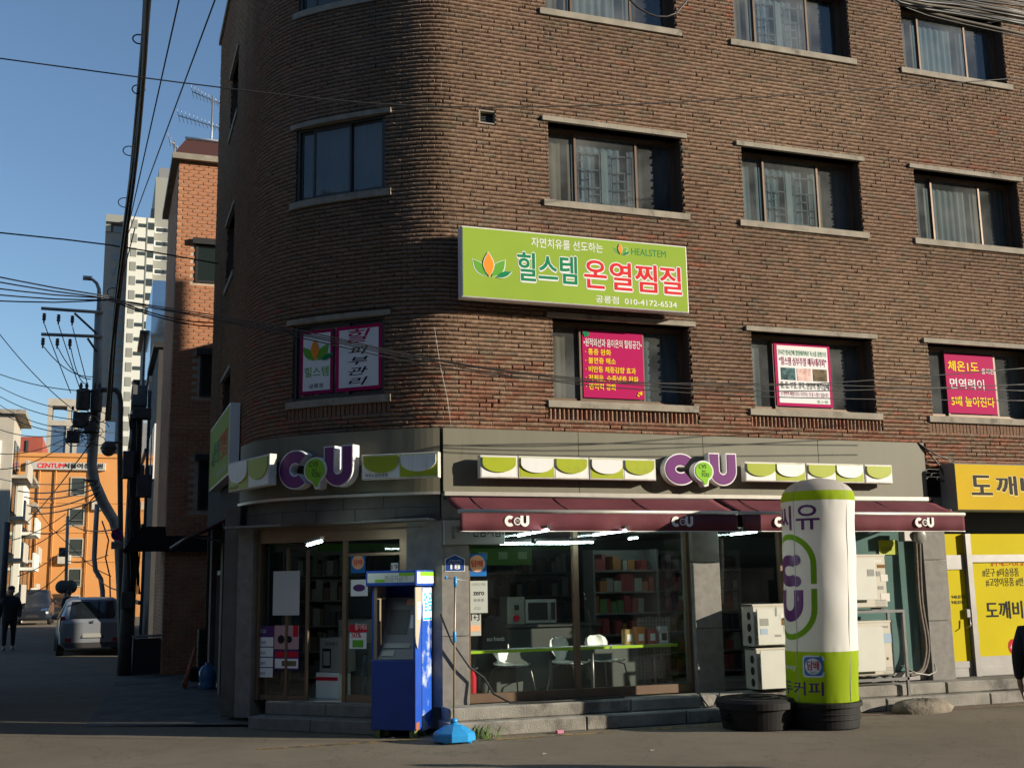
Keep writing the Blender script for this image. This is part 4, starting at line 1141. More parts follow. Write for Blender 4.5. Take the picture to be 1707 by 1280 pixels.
for k in range(7): mb.prism(arc(a1 - .08 + .03 * math.cos(k), b0 + .08 + .03 * math.sin(k * 1.3), .013, 0, 330, 8), c, c + .002 + .001 * k)
mb.build('flower_print', M_YTXT, t)
mb = MB(fr)
for k in range(5): mb.prism(arc(a0 + .06 + .03 * math.cos(k * 1.4), b1 - .06 + .03 * math.sin(k * 1.4), .025, 0, 330, 8), c, c + .002 + .001 * k)
mb.build('leaf_print', M_HEALD, t)
t, fr, a0, a1, b0, b1, c = poster((0, 1), .235, .70, 'white poster with a magenta border and three small pictures in a window', M_WHITEP, M_MAG)
w, h = a1 - a0, b1 - b0
text('단시간 땀시간에 힐링테라피로 독소를 몸밖으로', fr, a0 + .07, b0 + h * .80, w - .14, h * .085, c, M_HEALD, t, bold=.02)
text('“힐스템 심부주열 해독테라피”', fr, a0 + .08, b0 + h * .64, w - .16, h * .13, c, M_MAGD, t, bold=.03)
for k, m_ in enumerate((mat('photo_teal', (.06, .12, .13), .5, .8, 14), mat('photo_pink', (.75, .5, .45), .5, .4, 12), mat('photo_brown', (.16, .12, .07), .5, .5, 10))):
    mb = MB(fr); mb.box(a0 + w * (.1 + k * .285), a0 + w * (.1 + k * .285 + .25), b0 + h * .41, b0 + h * .6, c, c + .003); mb.build('picture', m_, t)
text('침, 뜸, 부항, 경락, 한증막 생각날때', fr, a0 + .08, b0 + h * .27, w - .14, h * .11, c, M_INK, t, bold=.03)
text('단 한번의 체험으로도 다르다는 것 을 느낄수 있습니다', fr, a0 + .08, b0 + h * .16, w - .16, h * .07, c, M_MAGD, t, bold=.01)
text('힐스템', fr, a1 - .3, b0 + .065, .2, .045, c, M_HEALD, t)
t, fr, a0, a1, b0, b1, c = poster((0, 2), .22, .68, 'magenta poster with large yellow and white lines in the right hand window', M_MAG)
w, h = a1 - a0, b1 - b0
text('체온1도', fr, a0 + .06, b0 + h * .70, w * .62, h * .17, c, M_YTXT, t, bold=.035); text('올리면', fr, a0 + w * .74, b0 + h * .68, w * .25, h * .09, c, M_WHITEP, t, bold=.02)
text('면역력이', fr, a0 + .07, b0 + h * .40, w * .70, h * .18, c, M_WHITEP, t, bold=.02); text('5배 높아진다', fr, a0 + .07, b0 + h * .12, w * .88, h * .16, c, M_YTXT, t, bold=.035)
# corner window: two tall posters
win, fr, w, h = WIN[(0, 3)]
t, fr, a0, a1, b0, b1, c = poster((0, 3), .07, .44, 'shaded white window poster with lotus emblem and green lettering at the rounded corner', M_WHITEP, M_MAGD)
w = a1 - a0; h = b1 - b0
lotus(fr, a0 + w * .48, b0 + h * .52, .3, c, t); text('힐스템', fr, a0 + w * .14, b0 + h * .27, w * .72, h * .15, c, M_GREEN2, t, bold=.02); text('공릉점', fr, a0 + w * .28, b0 + h * .09, w * .42, h * .07, c, M_INK, t, bold=.01)
t, fr, a0, a1, b0, b1, c = poster((0, 3), .47, .965, 'shaded white window poster with brushed vertical lettering at the rounded corner', M_WHITEP, M_MAG)
w = a1 - a0; h = b1 - b0
for k, ch in enumerate('힐피부관리'):
    text(ch, fr, a0 + w * (.28 if k else .25), b0 + h * ((.74 if k == 0 else .71) - k * .158), w * (.42 if k else .5), h * (.12 if k else .2), c, M_MAG if k == 0 else M_INK, t, bold=.015, shear=.25)

# yellow shop sign at the right edge
D_ = .36
a0, b1 = W0.hit(1589, 771, D_); b0 = W0.hit(1586, 851, D_)[1]
ys = thing('yellow_sign', (14.5, -.2, b0), 'yellow signboard with fat dark lettering above the yellow shop front', 'sign')
M_YSIGN = mat('yellow_sign_film', (.6, .4, .012), .45, .06, 1.5)
mb = MB(W0); mb.bbox(a0, 17.1, b0, b1, .02, D_, .02); mb.build('box', mat('grey_sign_side', (.2, .2, .19), .5), ys)
mb = MB(W0); mb.rect(a0 + .02, 17.08, b0 + .02, b1 - .02, D_ + .003); mb.build('panel', M_YSIGN, ys)
h = b1 - b0
for k, ch in enumerate('도깨비마트'):
    outlined(ch, W0, a0 + .32 + k * .5, b0 + h * .33, .40, h * .40, D_ + .0042, mat('charcoal_print', (.04, .035, .03), .6), ys, mat('dark_yellow_rim', (.62, .45, .05), .5), bold=.045, obold=.075)

# alley side sign of the upper shop
asg = thing('alley_sign', (1.9, 4.5, 3.7), 'green signboard with white steel casing fixed along the alley wall', 'sign')
XS = 1.82; f = Frame((XS, 6.55, 0), (0, -1, 0))
mb = MB(f); mb.bbox(0, 3.35, 3.72 + 1.92 - 1.95, 4.83 + 1.92 - 1.92, -.16, 0, .01); mb.build('casing', M_SIGNW, asg)
mb = MB(f); mb.rect(.03, 3.32, 3.72, 4.80, .003); mb.build('panel', M_HEAL, asg)
lotus(f, .5, 4.1, .3, .006, asg, M_WHITEP); text('힐스템', f, .85, 4.05, .9, .42, .006, M_HEALD, asg, bold=.03); text('온열찜질', f, 1.85, 4.05, 1.3, .42, .006, M_REDP, asg, bold=.03); text('공릉점 010-4172-6534', f, 1.5, 3.8, 1.6, .12, .006, M_WHITEP, asg)

# plates on the first pier
a0, b1 = W0.hit(740, 866, .06); a1, b0 = W0.hit(842, 907, .06)
cs_ = thing('cash_sign', W0.P((a0 + a1) / 2, b0, 0), 'grey sign box with dark lettering half hidden by the awning fringe', 'sign')
M_GSIGN = mat('grey_sign_face', (.3, .3, .28), .5)
mb = MB(W0); mb.bbox(a0, a1, b0, b1, .002, .06, .01); mb.build('box', M_GSIGN, cs_)
text('현금지급기', W0, a0 + .4, b0 + .1, .52, .17, .063, M_INK, cs_, bold=.02); text('은행공동\n＆', W0, a0 + .1, b0 + .08, .27, .17, .063, M_INK, cs_)
a0, b1 = W0.hit(743, 925, .012); a1, b0 = W0.hit(774, 951, .012); w = a1 - a0; h = b1 - b0
M_NAVY = mat('navy_enamel', (.015, .06, .25), .3)
np_ = thing('number_plate', W0.P((a0 + a1) / 2, b0, 0), 'blue house shaped number plate reading 18 on the grey pier', 'plate')
pg = lambda e: [(a0 - e, b0 - e), (a1 + e, b0 - e), (a1 + e, b0 + h * .72 + e), ((a0 + a1) / 2, b1 + e), (a0 - e, b0 + h * .72 + e)]
mb = MB(W0); mb.prism(pg(.008), .001, .008); mb.build('rim', M_WHITEP, np_); mb = MB(W0); mb.prism(pg(0), .007, .011); mb.build('plate', M_NAVY, np_)
text('18', W0, a0 + w * .26, b0 + h * .1, w * .5, h * .3, .014, M_WHITEP, np_, bold=.04); text('동일로192길', W0, a0 + w * .2, b0 + h * .6, w * .6, h * .1, .014, M_WHITEP, np_); text('Dongil-ro', W0, a0 + w * .12, b0 + h * .47, w * .76, h * .07, .014, M_WHITEP, np_)

# stickers and notices on the shop glass
def sheet(name, fr, tl, br, c, m_, label, cat='notice'):
    a0, b1 = fr.hit(*tl, c); a1, b0 = fr.hit(*br, c)
    t = thing(name, fr.P((a0 + a1) / 2, b0, c), label, cat)
    mb = MB(fr); mb.box(a0, a1, b0, b1, c, c + .003); mb.build('sheet', m_, t)
    return t, a0, a1, b0, b1
M_STBLUE = mat('sticker_blue', (.02, .14, .42), .4); M_PEACH = mat('sticker_peach', (.75, .4, .22), .5)
def tobacco(fr, cx, cy, r, c, label, wrap=None, par=None):
    t = par or thing('tobacco_sticker', fr.P(cx, cy, c), label, 'sticker')
    mb = MB(fr); mb.prism([(cx - r * 1.2, cy - r * 1.5), (cx + r * 1.2, cy - r * 1.5), (cx + r * 1.2, cy + r * 1.2), (cx - r * 1.2, cy + r * 1.2)], c, c + .002); mb.build('sheet', M_STBLUE, t)
    mb = MB(fr); mb.prism(arc(cx, cy, r, 0, 350, 28), c + .003, c + .004); mb.build('disc', M_PEACH, t)
    text('담배', fr, cx - r * .7, cy - r * .4, r * 1.4, r * .8, c + .006, M_RED, t, bold=.03)
c = -.128
a, b = W0.hit(795, 939, c); tobacco(W0, a, b, .115, c, 'blue sticker with a round peach disc on the left edge of the shop window')
t, a0, a1, b0, b1 = sheet('paper_notice', W0, (783, 968), (813, 1021), c, mat('pale_paper', (.42, .44, .41), .6), 'pale paper notice with small print on the left edge of the shop window')
w, h = a1 - a0, b1 - b0
text('나만의 커피', W0, a0 + .03, b1 - .07, w - .06, .04, c + .005, M_GREYP, t); text('zero', W0, a0 + w * .2, b0 + h * .55, w * .6, h * .11, c + .005, M_INK, t, bold=.03)
text('●●●\n· · ·\n-CU', W0, a0 + w * .2, b0 + h * .1, w * .6, h * .35, c + .005, M_GREYP, t)
t, a0, a1, b0, b1 = sheet('paper_notice', W0, (783, 1024), (802, 1059), c, MATS['pale_paper'], 'small rounded notice marked with a three at the counter corner')
text('1+3', W0, a0 + .02, b0 + .2, a1 - a0 - .04, .09, c + .005, M_INK, t, bold=.02); mb = MB(W0); mb.rect(a0 + .01, a1 - .01, b0 + .06, b0 + .14, c + .005); mb.build('print', M_PEACH, t)
ce = -.145
t, a0, a1, b0, b1 = sheet('paper_notice', FC, (456, 952), (499, 1025), ce + .03, mat('plain_paper', (.55, .55, .55), .6), 'blank white sheet of paper hung on the glass left of the doorway')
M_PLUM = mat('plum_print', (.1, .04, .16), .5)
t, a0, a1, b0, b1 = sheet('promo_poster', FC, (416, 1043), (456, 1118), ce, M_PLUM, 'dark plum promotion poster with four white panels by the corner door', 'poster')
for k in range(4):
    mb = MB(FC); bb = b1 - .16 - k * .145; mb.rect(a0 + .02, a1 - .01, bb - .13, bb, ce + .005); mb.build('panel', M_WHITEP, t)
    mb = MB(FC); mb.prism(arc(a0 + .09, bb - .065, .045, 0, 340, 12), ce + .006, ce + .007); mb.build('picture', [M_INK, M_GREYP, M_RED, M_GREEN2][k], t); text('SALE %d' % (k + 1) if 0 else '%d,000원' % (k + 1), FC, a0 + .2, bb - .1, .1, .05, ce + .007, M_PURP, t)
text('포인트 CU', FC, a0 + .1, b1 - .1, .2, .06, ce + .006, M_WHITEP, t)
t, a0, a1, b0, b1 = sheet('promo_poster', FC, (458, 1042), (498, 1082), ce, mat('pink_print', (.5, .3, .32), .5), 'pink promotion poster with round products and a red corner flag', 'poster')
mb = MB(FC); mb.prism(arc(a0 + .12, b0 + .14, .06, 0, 350, 16), ce + .005, ce + .007); mb.prism(arc(a0 + .26, b0 + .14, .05, 0, 350, 16), ce + .005, ce + .007); mb.build('picture', M_INK, t)
mb = MB(FC); mb.rect(a1 - .1, a1 - .01, b1 - .16, b1, ce + .006); mb.build('flag', M_RED, t)
t, a0, a1, b0, b1 = sheet('promo_poster', FC, (458, 1083), (498, 1116), ce, M_PLUM, 'plum promotion poster with a red headline strip below the pink one', 'poster')
mb = MB(FC); mb.rect(a0 + .01, a1 - .01, b0 + .02, b1 - .12, ce + .005); mb.build('panel', M_WHITEP, t); mb = MB(FC); mb.rect(a0 + .01, a1 - .01, b1 - .1, b1 - .02, ce + .005); mb.build('headline', M_RED, t)
mb = MB(FC); mb.rect(a0 + .13, a1 - .04, b0 + .05, b1 - .15, ce + .007); mb.build('picture', mat('photo_brown', (.16, .12, .07)), t)
a, b = FC.hit(597, 937, ce); tobacco(FC, a, b, .1, ce, 'blue sticker with a round disc on the glass of the corner door')
t, a0, a1, b0, b1 = sheet('door_poster', FC, (585, 966), (613, 993), ce, M_WHITEP, 'white printed notice on the corner door beside the cash machine', 'poster')
mb = MB(FC); mb.prism(arc((a0 + a1) / 2, (b0 + b1) / 2, .1, 0, 350, 20, .05), ce + .005, ce + .007); mb.build('print', M_PLUM, t)
t, a0, a1, b0, b1 = sheet('door_poster', FC, (582, 1041), (613, 1053), ce, M_RED, 'red strip poster with white lettering on the corner door', 'poster'); text('즐기세요', FC, a0 + .1, b0 + .03, .2, .09, ce + .006, M_WHITEP, t)
t, a0, a1, b0, b1 = sheet('door_poster', FC, (583, 1054), (611, 1081), ce, M_WHITEP, 'white sale poster with a red fifty on the corner door', 'poster'); text('50%', FC, a0 + .03, b0 + .15, .16, .08, ce + .006, M_RED, t, bold=.03); mb = MB(FC); mb.rect(a0 + .05, a1 - .05, b0 + .02, b0 + .12, ce + .006); mb.build('picture', M_GREEN2, t)
t, a0, a1, b0, b1 = sheet('age_sticker', FC, (652, 938), (664, 951), ce, M_WHITEP, 'small white sticker reading 19 at the top of the corner door', 'sticker'); text('19', FC, a0 + .01, b0 + .02, a1 - a0 - .02, .07, ce + .006, M_INK, t)
t, a0, a1, b0, b1 = sheet('window_decal', W0, (1464, 900), (1496, 924), -.128, M_LIMEP, 'lime decal with small lettering on the glass behind the upper cooling unit', 'sticker'); text('담신을 위한', W0, a0 + .05, b0 + .06, .2, .06, -.122, M_INK, t)

# ------------------------------------------------------------------ awnings
M_AWN = mat('plum_canvas', (.135, .04, .05), .8, .12, 2, .1, 200, dirt=(.16, .058, .066), dscale=1.2, dcut=.55)
M_SEAM = mat('plum_seam', (.09, .025, .034), .8)
M_AWNF = mat('awning_white_print', (.85, .82, .78), .6)
def awning(x0, x1, logos, label):
    t = thing('awning', ((x0 + x1) / 2, -.4, 2.6), label, 'awning', 'plum canvas awnings over the shop windows')
    zt, zf, yf = 3.12, 2.875, -.79
    mb = MB(); n = 12; mm = max(8, int((x1 - x0) / .12)); v = []
    for j in range(mm + 1):
        for i in range(n + 1):
            q = i / n; x = x0 + (x1 - x0) * j / mm
            v.append((x, -.1 + (yf + .1) * q, zt + (zf - zt) * q - .022 * math.sin(math.pi * q) * (1 + .45 * math.sin(x * 2.1) + .25 * math.sin(x * 5.7 + q * 3))))
    mb.add(v, [(j * (n + 1) + i, (j + 1) * (n + 1) + i, (j + 1) * (n + 1) + i + 1, j * (n + 1) + i + 1) for j in range(mm) for i in range(n)], True)
    o = mb.build('canopy', M_AWN, t); sm_ = o.modifiers.new('s', 'SOLIDIFY'); sm_.thickness = .004
    mb = MB()
    for x in np.arange(x0 + .35, x1 - .2, 1.22):
        mb.tube([(x, -.1, zt + .006), (x, (yf - .1) / 2, (zt + zf) / 2 - .012), (x, yf, zf + .006)], .006, 5)
    mb.build('seam', M_SEAM, t)
    mb = MB(); mb.tube([(x0 - .02, yf, zf - .0), (x1 + .02, yf, zf - .0)], .028, 10); mb.build('front_bar', M_TRIM, t)
    mb = MB(); mb.tube([(x0, -.09, zt + .005), (x1, -.09, zt + .005)], .05, 10); mb.build('roller', M_DKFR, t)
    def val(x, b): return Vector((x, yf - .014 - (.016 * math.sin(x * 5.3) + .008 * math.sin(x * 13 + 1)) * (1 - b), zf - .025 - .235 * (1 - b) ))
    mb = MB(); m2 = int((x1 - x0) / .05)
    mb.add([val(x0 + (x1 - x0) * j / m2, b) for j in range(m2 + 1) for b in (0, .5, 1)], [(j * 3 + i, j * 3 + 3 + i, j * 3 + 4 + i, j * 3 + 1 + i) for j in range(m2) for i in range(2)], True)
    o = mb.build('valance', M_AWN, t); sm_ = o.modifiers.new('s', 'SOLIDIFY'); sm_.thickness = .003
    mb = MB(); mb.tube([val(x0 + (x1 - x0) * j / m2, 0) for j in range(m2 + 1)], .006, 5); mb.build('hem', M_AWNF, t)
    for xa in (x0 + .25, x1 - .25):
        mb = MB(); mb.tube([(xa, -.08, zt - .12), (xa + .35, -.4, zt - .16), (xa, yf + .03, zf - .02)], .022, 8); mb.build('folding_arm', M_ALU, t)
    fv = Frame((0, yf - .03, 0), (1, 0, 0))
    for a0, a1 in logos:
        w = a1 - a0; b0, b1 = zf - .2, zf - .055; h = b1 - b0
        mb = MB(fv); mb.strip(*c_band(a0 + w * .2, b0 + h * .5, h, w * .42, w * .13), 0, .003, False); mb.strip(*u_band(a0 + w * .82, b0 + h * .5, h, w * .36, w * .12), 0, .003, False)
        mb.strip(arc(a0 + w * .52, b0 + h * .48, w * .15, 0, 360, 16), arc(a0 + w * .52, b0 + h * .48, w * .11, 0, 360, 16), 0, .004, False)
        mb.build('printed_logo', M_AWNF, t)
        text('CVS', fv, a0 + w * .45, b0 + h * .4, w * .14, h * .2, .004, M_AWNF, t)
    return t
awning(4.37, 8.48, [(4.98, 5.32), (7.43, 7.76)], 'plum canvas awning above the left shop window, from pier to speech bubble letters')
awning(8.56, 12.46, [(9.08, 9.42), (11.53, 11.87)], 'plum canvas awning behind the inflatable column, reaching to the yellow shop')
# alley awning
t = thing('awning', (1.7, 5, 2.6), 'dark folded awning over the alley side doors', 'awning')
mb = MB(); mb.add([(2.0, 2.9, 3.1), (2.0, 8.6, 3.1), (1.3, 8.6, 2.75), (1.3, 2.9, 2.75)], [(0, 1, 2, 3)]); o = mb.build('canopy', M_SEAM, t); o.modifiers.new('s', 'SOLIDIFY').thickness = .02
mb = MB(); mb.tube([(1.3, 2.85, 2.75), (1.3, 8.65, 2.75)], .03); mb.tube([(2.0, 3.0, 2.6), (1.35, 3.0, 2.72)], .02); mb.build('front_bar', M_DKFR, t)

# ------------------------------------------------------------------ cash machine
M_ATM = mat('blue_paint', (.012, .07, .42), .4, .15, 3, dirt=(.6, .68, .78), dscale=2.6, dcut=.66)
M_ATMW = mat('scuffed_blue_paint', (.015, .09, .5), .4, .1, 3, dirt=(.5, .58, .68), dscale=3.2, dcut=.495)
M_ATMF = mat('blue_front_paint', (.01, .05, .3), .45, .1, 4)
FA = Frame((3.40, .06, 0), (.79, -.61, 0))
w = .62; D = .56
atm = thing('cash_machine', FA.P(w / 2, 0, -.2), 'blue scuffed cash machine cabinet standing at the corner of the shop', 'cash machine')
topz = FA.hit(690, 950, 0)[1]
b_s = topz - .20        # bottom of the header
mb = MB(FA); mb.bbox(.0, w, .10, .98, -D, 0, .01); mb.build('cabinet', M_ATMF, atm)
mb = MB(FA); mb.box(.03, .075, .985, b_s, -.3, -.015); mb.build('inner_post', mat('bronze_panel', (.3, .24, .17), .45, metal=.3), atm)
mb = MB(FA); mb.box(0, .03, .98, b_s, -D, -.02); mb.box(.03, w, .98, b_s, -D, -D + .03); mb.build('shell', M_ATM, atm)
# right side: two blue leaves with a scuffed surface
side = Frame(FA.P(w, 0, 0), -FA.n)
mb = MB(side); mb.bbox(.0, .2, .12, 1.62, -.02, .012, .006); mb.build('side_panel', M_ATM, atm)
mb = MB(side); mb.bbox(.21, D, .07, b_s - .02, -.02, .02, .008); sp = mb.build('side_panel', M_ATMW, atm)
mb = MB(side); mb.bbox(.235, D - .01, b_s - .46, b_s - .03, .021, .024, .002); mb.build('ice_poster', M_WHITEP, atm)
text('얼음', side, .25, b_s - .34, D - .28, .25, .027, mat('cyan_print', (.03, .4, .62), .5), atm, bold=.04, rot=0)
mb = MB(side); mb.rect(.245, D - .02, b_s - .45, b_s - .42, .026); mb.build('print', MATS['cyan_print'], atm)
# header box
mb = MB(FA); mb.bbox(-.06, w + .05, b_s, topz, -D - .02, .06, .012); hd = mb.build('header', M_ATM, atm)
mb = MB(FA); mb.rect(-.03, w + .02, b_s + .045, topz - .03, .063); mb.build('lit_panel', mat('header_white', (.7, .74, .7), .4), hd); text('현금지급기', FA, .22, b_s + .06, .32, .075, .066, M_GREYP, atm); mb = MB(FA); mb.rect(.08, .22, b_s + .05, b_s + .085, .066); mb.rect(.42, w + .02, topz - .07, topz - .03, .0645); mb.build('print', M_GREEN, hd)
hs = Frame(FA.P(w + .05, 0, .06), -FA.n)
mb = MB(hs); mb.rect(.02, D + .06, b_s + .03, topz - .02, .003); mb.build('side_sign', M_SIGNW, hd); mb = MB(hs); mb.rect(.12, D + .06, topz - .075, topz - .02, .005); mb.build('print', M_GREEN, hd)
# recessed teller: screen, keys, slots
M_ATMG = mat('atm_grey', (.17, .17, .18), .5); M_ATMD = mat('atm_dark', (.035, .035, .04), .5)
mb = MB(FA); P = FA.P
mb.add([P(.06, .99, -.02), P(w - .02, .99, -.02), P(w - .02, 1.2, -.16), P(.06, 1.2, -.16), P(w - .02, 1.78, -.38), P(.06, 1.78, -.38)], [(0, 1, 2, 3), (3, 2, 4, 5)])
mb.build('fascia', M_ATMG, atm)
mb = MB(FA)
for r_ in range(2):
    mb.add([P(.12, 1.03 + r_ * .1, -.035 - r_ * .065), P(.3 + .2 * r_, 1.03 + r_ * .1, -.035 - r_ * .065), P(.3 + .2 * r_, 1.1 + r_ * .09, -.08 - r_ * .06), P(.12, 1.1 + r_ * .09, -.08 - r_ * .06)], [(0, 1, 2, 3)])
mb.build('keypad', M_BEIGE, atm)
mb = MB(FA); sl = lambda a, z: P(a, z, -.16 - (z - 1.2) * .38 + .008)
mb.add([sl(.14, 1.3), sl(.42, 1.3), sl(.42, 1.62), sl(.14, 1.62)], [(0, 1, 2, 3)]); mb.build('screen', M_ATMD, atm)
mb = MB(FA); mb.add([sl(.45, 1.38), sl(.56, 1.38), sl(.56, 1.55), sl(.45, 1.55)], [(0, 1, 2, 3)]); mb.build('label', M_WHITEP, atm)
mb = MB(FA); mb.add([sl(.36, 1.68), sl(.57, 1.68), sl(.57, 1.76), sl(.36, 1.76)], [(0, 1, 2, 3)]); mb.build('label', M_PEACH, atm)
# swung-out beige wing on the right front edge
mb = MB(side); mb.prism([(.03, 1.12), (-.03, 1.2), (-.05, 1.3), (-.05, b_s - .02), (.16, b_s - .02), (.16, 1.6), (.1, 1.36)], .014, .03); mb.build('wing_panel', mat('beige_paint', (.42, .38, .3), .5), atm)
mb = MB(side); mb.rect(.02, .12, 1.5, 1.72, .033); mb.build('label', M_WHITEP, atm)
M_RUST = mat('rust', (.3, .09, .03), .85, .4, 12)
mb = MB(side); mb.bbox(.01, .12, .1, .2, .0, .016, .004); mb.build('rust_patch', M_RUST, atm)
for a, cc in ((.06, -.03), (.36, -.03), (.06, -w + .1), (.36, -w + .1)):
    mb = MB(side); mb.box(a - .05, a + .05, .0, .105, cc - .05, cc + .02); mb.build('foot', mat('lime_tape', (.12, .17, .05), .6, dirt=(.03, .03, .03), dscale=8), atm)

# ------------------------------------------------------------------ water filled base with a bare pole
bp = Vector((onY(757, 1225, -.84).x, -.84, 0))
M_SKYB = mat('blue_plastic', (.02, .27, .62), .35, .08, 5, dirt=(.03, .2, .45), dscale=4)
fb = thing('pole_base', bp, 'sky blue plastic base carrying a thin bare pole beside the cash machine', 'pole stand')
mb = MB()
n = 8; pr = [(.24, .02), (.255, .03), (.25, .1), (.235, .125), (.11, .205), (.06, .215), (.045, .235), (.03, .24)]
v = []
for r, z in pr:
    for k in range(n):
        an = RAD(22.5 + 45 * k); v.append(bp + Vector((r * math.cos(an) * 1.06, r * math.sin(an) * 1.06, z)))
f_ = [(i * n + k, i * n + (k + 1) % n, (i + 1) * n + (k + 1) % n, (i + 1) * n + k) for i in range(len(pr) - 1) for k in range(n)] + [tuple(reversed(range(n))), tuple(range((len(pr) - 1) * n, len(pr) * n))]
mb.add(v, f_); mb.build('base', M_SKYB, fb)
for k in range(4):
    an = RAD(45 + 90 * k); q = bp + Vector((.2 * math.cos(an), .2 * math.sin(an), 0)); mb = MB(); mb.lathe([(.045, 0), (.05, .05)], q, 8); mb.build('foot', M_SKYB, fb)
mb = MB(); mb.lathe([(.045, .235), (.045, .27), (.03, .29)], bp, 12); mb.build('collar', M_SKYB, fb)
pz = onY(760, 965, bp.y).z; lean = Vector((.03, 0, 0))
mb = MB(); mb.tube([bp + Vector((0, 0, .27)), bp + lean * .5 + Vector((0, 0, 1.3)), bp + lean + Vector((0, 0, pz))], .014, 8); mb.build('pole', mat('tarnished_pole', (.35, .27, .18), .45, .2, 6, metal=.4), fb)
mb = MB(); q = bp + lean * .5 + Vector((0, 0, 1.22)); mb.lathe([(.02, 0), (.024, .01), (.024, .12), (.02, .13)], q, 10); mb.build('clamp', M_SKYB, fb)
q = bp + lean + Vector((0, 0, pz)); mb = MB(); mb.lathe([(.018, -.1), (.024, -.05), (.02, .03)], q, 10); mb.build('pole_cap', M_SKYB, fb)
mb = MB(); mb.ball(q + Vector((-.13, -.02, .02)), .02); mb.build('bar_end', M_SKYB, fb)
mb = MB(); mb.tube([q + Vector((-.13, -.02, .02)), q, q + Vector((.16, .04, -.02))], .006, 6); mb.build('cross_bar', M_ALU, fb)

# ------------------------------------------------------------------ inflatable column
ib = Vector((9.15, -1.62, 0))
kx = (onY(1433, 1200, ib.y).x - onY(1327, 1200, ib.y).x) / 2
RB = kx * .945
ztop_ = onY(1363, 797, ib.y).z; zb_ = onY(1380, 1172, ib.y - .2).z
xt = (onY(1311, 850, ib.y).x + onY(1418, 850, ib.y).x) / 2
RT = (onY(1418, 850, ib.y).x - onY(1311, 850, ib.y).x) / 2 * .945
def axis(z):
    k = (z - zb_) / (ztop_ - zb_); return ib.x + (xt - ib.x) * k, ib.y
def rad_(z):
    k = min(max((z - zb_) / (ztop_ - zb_), 0), 1)
    r = RB + (RT - RB) * k
    zz_ = z - (ztop_ - .30)
    if zz_ > 0: r *= math.sqrt(max(1 - (zz_ / .30) ** 2.3, 0.0))
    return r * (1 + .008 * math.sin(z * 9))
inf = thing('inflatable_column', ib, 'tall white and lime inflatable column standing in a black tub', 'inflatable')
def translucent(m, col, k):
    nt = m.node_tree; N = nt.nodes; L = nt.links; o = N['Material Output']; t = N.new('ShaderNodeBsdfTranslucent'); t.inputs[0].default_value = (*col, 1)
    x = N.new('ShaderNodeMixShader'); x.inputs[0].default_value = k; L.new(N['Principled BSDF'].outputs[0], x.inputs[1]); L.new(t.outputs[0], x.inputs[2]); L.new(x.outputs[0], o.inputs['Surface'])
M_INFW = mat('inflatable_white', (.78, .77, .74), .5, .04, 2, .12, 7); M_INFG = mat('inflatable_lime', (.31, .43, .012), .45, .05, 2, .12, 7); M_INFC = mat('inflatable_cap_mesh', (.52, .48, .45), .8)
z1 = onY(1370, 1087, ib.y - RB).z; z2 = onY(1363, 832, ib.y - RB).z; z3 = onY(1363, 816, ib.y - RT * .9).z
translucent(M_INFW, (.85, .83, .8), .27); translucent(M_INFG, (.4, .6, .02), .3); translucent(M_INFC, (.55, .5, .46), .3)
def skin(za, zb2, m_, name, wrinkle=0.0):
    mb = MB(); n = 72; k = max(6, int((zb2 - za) / .04)); v = []
    for i in range(k + 1):
        z = za + (zb2 - za) * i / k; cx, cy = axis(z)
        for j in range(n):
            an = 2 * math.pi * j / n
            r = max(rad_(min(z, ztop_ - .0005)) + wrinkle * math.sin(j * 9.0) * (i / k), .002)
            pk = math.exp(-((z - z1) / .07) ** 2) + math.exp(-((z - z2) / .07) ** 2) + 1.3 * math.exp(-((z - zb_) / .1) ** 2)
            r += min(r, .2) / .2 * (.0045 * pk * math.sin(j * 2.2 + 1.3 * math.sin(j * .9)) + .0035 * math.sin(z * 6 + j * .26) * math.sin(j * .35))
            v.append((cx + r * math.cos(an), cy + r * math.sin(an), z))
    mb.add(v, [(i * n + j, i * n + (j + 1) % n, (i + 1) * n + (j + 1) % n, (i + 1) * n + j) for i in range(k) for j in range(n)], True)
    return mb.build(name, m_, inf)
skin(zb_ + .03, z1, M_INFG, 'lower_band'); skin(z1, z2, M_INFW, 'body'); skin(z2, z3, M_INFG, 'upper_band', .004); skin(z3, ztop_, M_INFC, 'cap')
TH0 = -34.7
for th in (-75, 15, 105):
    mb = MB(); mb.tube([Vector((axis(z)[0] + (rad_(z) + .001) * math.sin(RAD(th)), axis(z)[1] - (rad_(z) + .001) * math.cos(RAD(th)), z)) for z in np.linspace(zb_ + .04, ztop_ - .12, 60)], .005, 4); mb.build('seam', mat('seam_thread', (.5, .49, .46), .8), inf)
def wrapI(a, b, c):          # a = arc length from straight-on to the camera, b = height
    th = RAD(TH0) + a / RB; cx, cy = axis(b); r = rad_(b) + c
    return Vector((cx + r * math.sin(th), cy - r * math.cos(th), b))
def warped(mb, name, m_, c):
    """flat print on the unit frame, bent round the column"""
    bm = bmesh.new(); me = bpy.data.meshes.new('t'); me.from_pydata(mb.v, [], mb.f); bm.from_mesh(me)
    xs_ = [v.co.x for v in bm.verts]; x0, x1 = min(xs_), max(xs_)
    for k in range(1, int((x1 - x0) / .03) + 1):
        bmesh.ops.bisect_plane(bm, geom=bm.verts[:] + bm.edges[:] + bm.faces[:], plane_co=(x0 + k * .03, 0, 0), plane_no=(1, 0, 0))
    for v in bm.verts: v.co = wrapI(v.co.x, v.co.z, c) - ib
    bm.to_mesh(me); bm.free(); me.name = name; me.materials.append(m_)
    o = bpy.data.objects.new(name, me); COL.objects.link(o); o.parent = inf; ORG[o.name] = ib
    return o
def zI(py): return onY(1345, py, ib.y - RB * .8).z
hC = zI(922) - zI(980)
